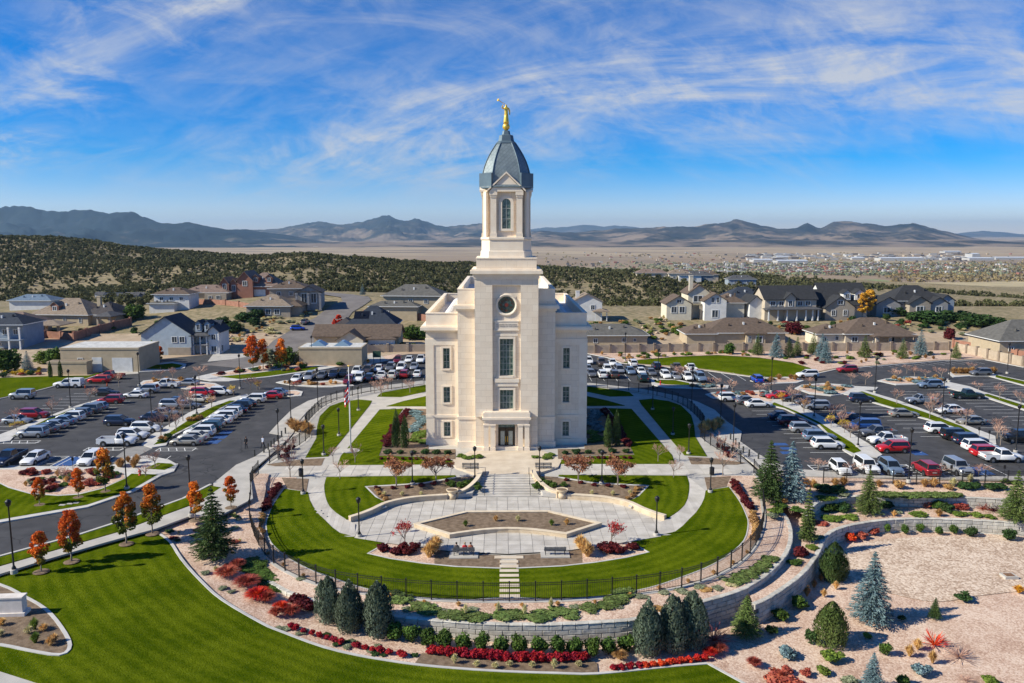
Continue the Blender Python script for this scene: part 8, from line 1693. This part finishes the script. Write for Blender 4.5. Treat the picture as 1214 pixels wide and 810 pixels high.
scatter([(895, 396), (950, 397), (1052, 392), (1130, 392), (1120, 383), (1040, 379), (900, 384)], Hn, 44, [('shrub', 'green', 1.5, 2.6, 'green shrub'), ('shrub', 'redhaze', 1.3, 2.2, 'rosy shrub'), ('shrub', 'sage', 1.2, 2.4, 'grey sagebrush'), ('ball', 'dgreen', 2.2, 2.6, 'dark round shrub'), ('tuft', 'straw', 1.2, 1.8, 'straw grass')], 'in the yards before the black-roofed houses', 'yards before the black-roofed houses', 23)
scatter([(690, 398), (742, 394), (762, 380), (700, 384)], Hn, 22, [('shrub', 'green', 1.4, 2.4, 'green shrub'), ('shrub', 'rust', 1.2, 2.0, 'rusty shrub'), ('shrub', 'sage', 1.2, 2.2, 'grey sagebrush')], 'on the bank below the white chimney house', 'bank below the white chimney house', 24)
scatter([(60, 398), (90, 398), (140, 392), (120, 388), (60, 394)], Hn, 14, [('shrub', 'green', 1.3, 2.0, 'green shrub'), ('shrub', 'redhaze', 1.1, 1.8, 'rosy shrub'), ('tuft', 'straw', 1.0, 1.6, 'straw grass')], 'in the red-walled patio garden', 'red-walled patio garden', 25)
# tiers by the walls, right
for px, py, k, lf, h, w in ((980, 606, 'shrub', 'green', 1.4, 2.6), (998, 606, 'shrub', 'dgreen', 1.4, 2.4), (985, 616, 'mound', 'lgreen', .7, 3.0), (1008, 614, 'mound', 'lgreen', .6, 2.4), (975, 622, 'mound', 'redhaze', .6, 2.0), (1050, 602, 'shrub', 'dgreen', 1.2, 2.2), (1064, 608, 'mound', 'sage', .7, 1.6), (1090, 612, 'mound', 'lgreen', .8, 2.6), (1112, 603, 'shrub', 'green', 1.5, 2.0), (1122, 607, 'shrub', 'dgreen', 1.5, 2.0), (1098, 600, 'shrub', 'redtwig', 1.2, 2.4), (1140, 604, 'shrub', 'redhaze', 1.1, 2.0), (1165, 604, 'spiky', 'redhaze', 1.2, 1.6), (1138, 611, 'mound', 'lgreen', .9, 2.0), (1158, 612, 'mound', 'lgreen', .9, 1.8), (1173, 614, 'mound', 'lgreen', .8, 1.5), (1113, 612, 'tuft', 'rust', 1.0, 1.4), (1178, 606, 'spiky', 'burgundy', 1.2, 1.8), (1060, 612, 'tuft', 'straw', .8, 1.0), (950, 660, 'shrub', 'burgundy', 1.6, 1.8), (943, 668, 'mound', 'green', .7, 1.8), (962, 650, 'mound', 'lgreen', .6, 1.8), (970, 638, 'mound', 'sage', .5, 1.6)):
    pp(k, px, py, 0, lf, 'shrub on the gravel tier between the two block walls, '+{'green': 'green', 'dgreen': 'dark green', 'lgreen': 'yellow-green', 'redhaze': 'rosy', 'sage': 'grey-green', 'redtwig': 'red-twigged', 'rust': 'rusty grass', 'burgundy': 'dark red', 'straw': 'straw-coloured'}[lf], 'tier shrubs: '+lf, lambda x, y: -2.05, h=h, w=w)
for px, py, k, lf, h, w in ((955, 577, 'tuft', 'rust', 1.3, 1.8), (964, 578, 'tuft', 'straw', 1.2, 1.6), (990, 576, 'tuft', 'rust', 1.2, 1.6), (1000, 575, 'tuft', 'rust', 1.2, 1.6), (978, 584, 'shrub', 'dgreen', 1.3, 3.0), (992, 584, 'shrub', 'dgreen', 1.3, 2.8), (1000, 588, 'mound', 'sage', .8, 1.8), (980, 592, 'mound', 'lgreen', .7, 2.6), (1042, 577, 'tuft', 'rust', 1.0, 1.4), (1066, 579, 'shrub', 'rust', 1.5, 1.7), (1096, 577, 'tuft', 'straw', 1.2, 1.6), (1107, 577, 'tuft', 'straw', 1.3, 1.8), (1124, 580, 'shrub', 'rust', 1.0, 1.4), (1145, 579, 'shrub', 'dgreen', 1.2, 2.4), (1154, 579, 'shrub', 'dgreen', 1.1, 2.0), (1175, 580, 'shrub', 'dgreen', 1.1, 2.4), (1185, 579, 'shrub', 'dgreen', 1.0, 2.0), (1130, 577, 'tuft', 'pale', 1.3, 1.4), (1150, 572, 'tuft', 'pale', 1.2, 1.2), (1192, 572, 'shrub', 'lgreen', .6, 1.6), (1204, 574, 'shrub', 'lgreen', .6, 1.6), (920, 606, 'mound', 'lgreen', .6, 2.2), (925, 600, 'mound', 'green', .6, 2.2), (915, 612, 'mound', 'sage', .5, 1.8), (930, 597, 'tuft', 'straw', .7, 1.2), (945, 605, 'mound', 'green', .6, 2.0)):
    pp(k, px, py, 0, lf, {'tuft': 'grass clump', 'shrub': 'shrub', 'mound': 'low spreading shrub'}[k]+' in the bed between the stalls and the upper block wall, '+{'rust': 'rust-gold', 'straw': 'straw-coloured', 'dgreen': 'dark green', 'sage': 'grey-green', 'lgreen': 'yellow-green', 'pale': 'pale', 'green': 'green'}[lf], 'upper bed plants: '+k+lf, Zb, h=h, w=w)
for px in np.linspace(1046, 1134, 22): pp('mound', px, 589.0+rng.uniform(-1.2, .6), 0, 'pine', 'yellow-green groundcover juniper along the top of the upper block wall', 'groundcover along the upper wall', Zb, h=.8, w=2.2)
# front terrace wall ends and right bed
for px, py in ((872, 690), (880, 686), (890, 682), (898, 677), (906, 671), (912, 664)): pp('mound', px, py, 0, 'pine', 'green-gold groundcover mat spilling over the terrace wall', 'mats on the terrace wall', Zt, h=.6, w=2.2)
for px, py, lf in ((820, 706, 'sage'), (850, 698, 'sage'), (866, 694, 'pale'), (808, 702, 'sage'), (780, 722, 'rust'), (838, 700, 'rust')): pp('mound', px, py, 0, lf, 'thin dry mat on the gravel strip above the terrace wall', 'dry mats above the terrace wall', Zt, h=.4, w=1.4)
for px, py in ((622, 730), (653, 722), (552, 729), (591, 727)): pp('tuft', px, py, 0, 'pale', 'upright pale yellow tuft above the front block wall', 'pale tufts above the front wall', Zt, h=1.2, w=.7)
for px, py in ((539, 786), (565, 790), (587, 792), (604, 790), (631, 791), (657, 792), (686, 790)): pp('tuft', px, py, 0, 'pale', 'pale yellow-green tuft in the mulch along the front lawn', 'tufts in the front mulch', Zf, h=.9 if px in (539, 657) else .55, w=.8)
for px, py, lf, h in ((41, 747, 'lgreen', 1.2), (42, 763, 'lgreen', 1.1), (34, 752, 'pale', .8), (60, 766, 'straw', .9), (64, 762, 'straw', .9), (52, 748, 'straw', .7), (2, 742, 'straw', .8), (0, 755, 'pale', .7)): pp('tuft', px, py, 0, lf, 'grass tuft in the mulch bed around the monument sign, '+{'lgreen': 'green with pale plumes', 'pale': 'pale', 'straw': 'straw-coloured'}[lf], 'tufts round the monument: '+lf, Zf, h=h, w=1.0)

# ================================================================ JUNIPERS ON THE HILLS
def hill_mesh(seed):
    r = np.random.default_rng(seed); cl = [((r.normal()*.22, r.normal()*.22, r.uniform(.3, .75)), (.28, .28, .26)) for i in range(6)]
    C, U, V = clump_leaves(r, cl, 26, .085); C[:, 2] = np.maximum(C[:, 2], .03); return C, U, V
HM = [hill_mesh(s) for s in (60, 61, 62)]; HMM = [quads_mesh('crown', *h, LEAF['hillgreen']) for h in HM]
def junipers():
    r = random.Random(12); cand = []
    for i in range(110000):
        d = 300 + 620*r.random()**.75; a = r.uniform(-.95, .92); x = a*d; y = d
        rd = interp(a, RAZ, RD)
        if d > rd+110: continue
        if a > -.28 and d < 330 and a < .05: continue
        if d < 345 and -.45 < a < -.14: continue
        if a > .02 and d < 300: continue
        nz = mnoise.noise(Vector((x*.011, y*.011, 1)))*.6 + mnoise.noise(Vector((x*.04, y*.04, 7)))*.3
        dens = .52 + nz*1.2 + .12*sstep(420, 600, d)
        if a > .42: dens -= .25
        if d < 400 and a < -.5: dens -= .5
        if r.random() > dens: continue
        cand.append((d, x, y))
    grid = {}; keep = []
    for c in cand:
        g = (int(c[1]//3.3), int(c[2]//3.3))
        if g in grid: continue
        grid[g] = 1; keep.append(c)
    keep.sort(); keep = keep[:25000]
    near = keep[:300]; far = keep[300:]
    tr = MB().tube((0, 0, -.15), (0, 0, .5), .06, .03, 5).mesh('trunk', LEAF['brownbark'])
    for d, x, y in near:
        h = 1.3+2.3*r.random()**1.6; o = bpy.data.objects.new('juniper_tree', None); COL.objects.link(o); o.location = (x, y, H(x, y)-.2); o.scale = (h*1.15, h*1.15, h); o.rotation_euler = (0, 0, r.uniform(0, 6))
        tag(o, 'dark round juniper tree scattered over the dry hillside beyond the houses', 'tree', 'junipers of the dry hillside'); obj('trunk', tr, None, o); obj('crown', HMM[r.randrange(3)], None, o)
    n = len(far); Cs, Us, Vs = [], [], []
    for d, x, y in far:
        C, U, V = HM[r.randrange(3)]; sub = slice(0, None, 4 if d < 520 else 6); h = 1.1+2.3*r.random()**1.5; a = r.uniform(0, 6.28); c, s = math.cos(a), math.sin(a)
        M = np.array([[c, s, 0], [-s, c, 0], [0, 0, 1]])*h*1.12; k = 1.8 if d < 520 else 2.2
        Cs.append(C[sub]@M+np.array((x, y, H(x, y)-.2))); Us.append(U[sub]@M*k); Vs.append(V[sub]@M*k)
    o = obj('juniper_woodland', quads_mesh('juniper_woodland', np.concatenate(Cs), np.concatenate(Us), np.concatenate(Vs), LEAF['hillgreen']), None, kind='stuff'); tag(o, 'dark juniper woodland covering the far dry hills', 'woodland')
junipers()

# --- boulders on the dry slopes
BLD = []
for sdn in range(4):
    r_ = random.Random(sdn); mb = MB(); mb.lathe([(.0, -.3), (.45, -.2), (.62, .1), (.5, .42), (.2, .6), (.0, .62)], 9); mb.v = [(x+r_.uniform(-.12, .12), y+r_.uniform(-.12, .12), z+r_.uniform(-.08, .08)) for x, y, z in mb.v]; BLD.append(mb.mesh('boulder', mat('boulder', (.36, .26, .19), (.48, .36, .27), 1.5, .9, objrand=.15)))
for poly, lab in (([(745, 402), (800, 398), (815, 388), (790, 378), (760, 380)], 'on the rocky garden slope below the cream house'), ([(262, 410), (330, 405), (345, 396), (280, 392)], 'on the empty lot beside the hill street'), ([(20, 578), (60, 584), (110, 576), (120, 568), (60, 570)], 'among the shrubs beside the drive')):
    zf = Hn; P = gp(poly, zf); r_ = random.Random(len(poly)); n = 0
    while n < 14:
        x, y = r_.uniform(min(p[0] for p in P), max(p[0] for p in P)), r_.uniform(min(p[1] for p in P), max(p[1] for p in P))
        if inpoly(x, y, P): n += 1; s_ = r_.uniform(.5, 1.3); tag(obj('boulder', BLD[n % 4], None, None, (x, y, zf(x, y)+.1*s_), r_.uniform(0, 6), (s_, s_*.8, s_*.8)), 'tan boulder '+lab, 'rock', 'boulders '+lab)
# ================================================================ PEOPLE
M_SKIN = mat('skin', (.50, .30, .21), None, rough=.6)
def person(x, y, z, rz, label, shirt, pants, hair, stride=.3, seated=False, long_coat=False):
    o = T('person', label, 'person', (x, y, z), rz)
    if not seated:
        a, b = stride, -stride
        V = [(0, 0, .95), (0, 0, 1.2), (0, 0, 1.42), (0, 0, 1.54), (0, .02, 1.66), (.1, 0, .9), (.1, a*.5+.04, .5), (.1, a, .07), (-.1, 0, .9), (-.1, b*.5+.06, .5), (-.1, b, .08), (.2, 0, 1.4), (.25, b*.4, 1.14), (.24, b*.5+.14, .9), (-.2, 0, 1.4), (-.25, a*.4, 1.14), (-.24, a*.5+.14, .9), (.1, a+.16, .04), (-.1, b+.15, .05)]
        E_ = [(0, 1), (1, 2), (2, 3), (3, 4), (0, 5), (5, 6), (6, 7), (0, 8), (8, 9), (9, 10), (2, 11), (11, 12), (12, 13), (2, 14), (14, 15), (15, 16), (7, 17), (10, 18)]
        Rr = [(.16, .11), (.15, .1), (.17, .1), .06, (.085, .1), .095, .065, .045, .095, .065, .045, .06, .045, .035, .06, .045, .035, .04, .04]
    else:
        V = [(0, 0, .5), (0, -.04, .75), (0, -.05, 1.0), (0, -.04, 1.12), (0, -.02, 1.25), (.1, .12, .5), (.11, .48, .5), (.11, .5, .1), (-.1, .12, .5), (-.11, .48, .5), (-.11, .5, .1), (.19, -.03, .97), (.24, .05, .72), (.15, .28, .6), (-.19, -.03, .97), (-.24, .05, .72), (-.15, .28, .6), (.11, .63, .06), (-.11, .63, .06)]
        E_ = [(0, 1), (1, 2), (2, 3), (3, 4), (0, 5), (5, 6), (6, 7), (0, 8), (8, 9), (9, 10), (2, 11), (11, 12), (12, 13), (2, 14), (14, 15), (15, 16), (7, 17), (10, 18)]
        Rr = [(.16, .12), (.15, .11), (.17, .1), .055, (.085, .1), .09, .065, .045, .09, .065, .045, .06, .045, .035, .06, .045, .035, .04, .04]
    body = skin_body('body', V, E_, Rr, M_SKIN, o, 2, 0)
    # clothes cut from the body surface, pushed out a little
    hd = V[4][2]; me = body.data
    def cloth(name, test, m, off):
        bm = bmesh.new(); bm.from_mesh(me)
        bmesh.ops.delete(bm, geom=[f for f in bm.faces if not test(f.calc_center_median())], context='FACES')
        bm.normal_update()
        for v in bm.verts: v.co += v.normal*off
        m2 = bpy.data.meshes.new(name); bm.to_mesh(m2); bm.free(); m2.materials.append(m); m2.shade_smooth(); obj(name, m2, None, o)
    hip = V[0][2]; neck = V[3][2]-.03; wristz = V[13][2]+.06
    cloth('shirt', lambda c: c.z < neck and c.z > hip-.04 and not (abs(c.x) > .2 and c.z < wristz) or (abs(c.x) > .19 and wristz < c.z < neck), shirt, .022)
    cloth('trousers', lambda c: (c.z <= hip+.03 and c.z > .09 and abs(c.x) < (.21 if not seated else .19)), pants, .016)
    cloth('shoes', lambda c: c.z <= .1, mat('shoe', (.02, .02, .02)), .012)
    hy = V[4][1]
    MB().lathe([(.0, .135), (.06, .12), (.105, .06), (.11, 0), (.09, -.06)], 12, (0, hy-.025, hd+.03)).build('hair', hair, o, True)
    for sx in (-1, 1): MB().lathe([(.0, .014), (.013, 0), (.0, -.014)], 6, (sx*.033, hy+.098, hd+.02)).build('eye', M_LAMPM, o)
    MB().add([(-.016, hy+.098, hd-.02), (.016, hy+.098, hd-.02), (0, hy+.125, hd-.015), (0, hy+.098, hd+.02)], [(0, 1, 2), (0, 2, 3), (2, 1, 3)]).build('nose', M_SKIN, o)
    MB().box(-.025, .025, hy+.088, hy+.096, hd-.055, hd-.045).build('mouth', mat('lips', (.35, .12, .10)), o)
    for sx in (-1, 1):
        w = V[13 if sx > 0 else 16]; hnd = MB().box(w[0]-.018, w[0]+.018, w[1]-.03, w[1]+.04, w[2]-.1, w[2]-.01)
        for k in range(4): hnd.path([(w[0], w[1]-.026+k*.02, w[2]-.1), (w[0]-sx*.006, w[1]-.024+k*.02, w[2]-.14), (w[0]-sx*.022, w[1]-.022+k*.02, w[2]-.165+.008*abs(k-1.5))], [.009, .008, .006], 5)
        hnd.path([(w[0], w[1]+.035, w[2]-.03), (w[0]-sx*.012, w[1]+.06, w[2]-.075), (w[0]-sx*.02, w[1]+.055, w[2]-.1)], [.011, .009, .007], 5); hnd.build('hand', M_SKIN, o)
    return o
CL = lambda n, c: mat('cloth_'+n, c, None, rough=.85)
x, y, z = G(292, 531.5); person(x, y, 0, R(170), 'person in dark top and dark trousers walking across the lot', CL('black', (.02, .02, .024)), CL('dark', (.025, .025, .03)), mat('hair_dark', (.05, .03, .02)), .12)
x, y, z = G(312, 531); person(x, y, 0, R(150), 'person in a pale blue shirt and dark trousers striding across the lot', CL('paleblue', (.42, .46, .55)), CL('navy', (.02, .025, .04)), mat('hair_grey', (.16, .13, .10)), .32)
for dx, c, hr, lab in ((-.75, (.10, .09, .09), (.03, .02, .015), 'seated person in a grey top on the plaza bench'), (.12, (.50, .03, .04), (.35, .25, .15), 'seated person in a red top on the plaza bench'), (.72, (.42, .14, .08), (.04, .025, .02), 'seated person in an orange top on the plaza bench')):
    person(-4.65+dx, 79.1, -1.22, 0.0, lab, CL('s%d' % int(c[0]*100), c), CL('jeans', (.04, .05, .09)), mat('hair_%d' % int(hr[0]*1000), hr), seated=True)

# ================================================================ VALLEY TOWN
M_TWHITE = mat('town_white', (.43, .42, .40), None, rough=.7)
LEAF['dryleaf'] = leafm('dryleaf', (.12, .095, .045), (.20, .14, .06))
def town():
    r = random.Random(5); groups = {'pale': MB(), 'tan': MB(), 'dark': MB(), 'red': MB()}
    def put(x, y, w, d, h, g): groups[g].box(x-w/2, x+w/2, y, y+d, -92, -90+h)
    for i in range(900):
        px = r.gauss(955, 110) if i < 700 else r.uniform(640, 1300); py = r.uniform(313, 325) if i < 700 else r.uniform(300, 326)
        if not 800 < px < 1260 and i < 700: continue
        x, y, z = G(px, py, -90); w = r.uniform(8, 15); put(x, y, w, r.uniform(8, 14), r.uniform(4, 8), r.choice(['pale', 'pale', 'tan', 'dark', 'dark', 'red']))
    for i in range(160):
        px = r.uniform(880, 1160); x, y, z = G(px, r.uniform(302, 309), -90); put(x, y, r.uniform(20, 60), r.uniform(15, 30), r.uniform(6, 10), r.choice(['pale', 'pale', 'tan', 'dark']))
    for i in range(60):
        px = r.uniform(130, 420); x, y, z = G(px, r.uniform(289, 293), -90); put(x, y, r.uniform(15, 40), 20, r.uniform(5, 9), 'pale')
    ms = dict(pale=M_TWHITE, tan=mat('town_tan', (.42, .34, .25)), dark=mat('town_dark', (.14, .12, .11)), red=mat('town_red', (.30, .13, .09)))
    for g, mb in groups.items():
        o = mb.build('distant_town', ms[g], kind='stuff'); tag(o, 'distant valley town buildings, %s ones' % g, 'town')
    for px, py, w, h, lab in ((1070, 309.5, 190, 12, 'longest white warehouse in the valley'), (940, 313, 120, 12, 'white warehouse at the town edge'), (905, 311, 80, 10, 'pale warehouse nearest the town centre'), (1164, 309, 110, 10, 'white shed beside the grey silo block'), (1157, 307.5, 36, 24, 'grey silo block in the valley'), (1200, 308, 150, 9, 'white warehouse with a bluish roof'), (1018, 308, 60, 8, 'small pale warehouse between the longest one and the town'), (1130, 300, 100, 9, 'far pale warehouse near the hills'), (930, 306.5, 70, 8, 'far white hall beyond the town')):
        x, y, z = G(px, py, -90); o = T('warehouse', lab, 'warehouse', (x, y, -90)); MB().box(-w/2, w/2, 0, 60, -1, h).build('wall', M_TWHITE, o); gb = MB(); gable(gb, MB(), -w/2, w/2, 0, 60, h, .12, 'x', .5); gb.build('roof', mat('shed_roof', (.50, .52, .55)), o)
    rn = np.random.default_rng(8); Cs = []; n = 2600
    for i in range(n):
        if i < 1500: px, py = r.gauss(985, 130), r.uniform(312, 327)
        elif i < 2100: px, py = r.uniform(1050, 1260), r.uniform(312, 335)
        else: px, py = r.uniform(620, 1260), r.uniform(300, 330)
        x, y, z = G(px, py, -90); Cs.append((x, y, -88.5+r.uniform(0, 2)))
    C0 = np.array(Cs); k = 7; C = np.repeat(C0, k, 0)+rn.normal(size=(n*k, 3))*np.array((3.2, 3.2, 1.7))
    a, u, v = rand_axes(rn, n*k); s = rn.uniform(1.6, 3.4, n*k)[:, None]
    half = n*k//2
    for sl, lf, nm in ((slice(0, half), 'sage', 'grey-green'), (slice(half, None), 'dryleaf', 'autumn brown')):
        o = obj('distant_trees', quads_mesh('distant_trees', C[sl], (u*s)[sl], (v*s)[sl], LEAF[lf]), None, kind='stuff'); tag(o, 'distant %s trees around the valley town' % nm, 'trees')
town()
# fields with their own crops
for pts, c, nm in (([(880, 337), (1214, 334), (1500, 334), (1500, 344), (1214, 352), (1100, 349), (1000, 347), (900, 343)], (.42, .34, .19), 'straw_field'), ([(1090, 346), (1214, 342), (1500, 343), (1500, 352), (1214, 355), (1120, 352)], (.20, .24, .09), 'green_field'), ([(560, 324), (640, 321), (720, 321), (760, 324), (700, 331), (560, 332)], (.40, .33, .20), 'straw_field'), ([(600, 330), (680, 322.5), (720, 322), (640, 329)], (.23, .25, .11), 'green_field'), ([(940, 333), (1040, 331.5), (1060, 334), (960, 336)], (.24, .27, .11), 'green_field')):
    P = gp(pts, lambda x, y: -89.6); patch('field', P, Zt, mat(nm, tuple(v*.85 for v in c), tuple(v*1.15 for v in c), .02, .95), 0, step=0, z_const=-89.2)

# ================================================================ HAZE
def haze():
    mb = MB().box(-40000, 40000, -2500, 34000, -96, 520); o = mb.build('haze', None, kind='stuff')
    m = bpy.data.materials.new('haze_air'); m.use_nodes = True; N = m.node_tree.nodes; L = m.node_tree.links
    for n in list(N): N.remove(n)
    out = N.new('ShaderNodeOutputMaterial'); v = N.new('ShaderNodeVolumePrincipled'); v.inputs['Color'].default_value = (.46, .72, 1.0, 1); v.inputs['Density'].default_value = 3.2e-5; v.inputs['Anisotropy'].default_value = .2
    L.new(v.outputs[0], out.inputs['Volume']); o.data.materials.append(m)
haze()
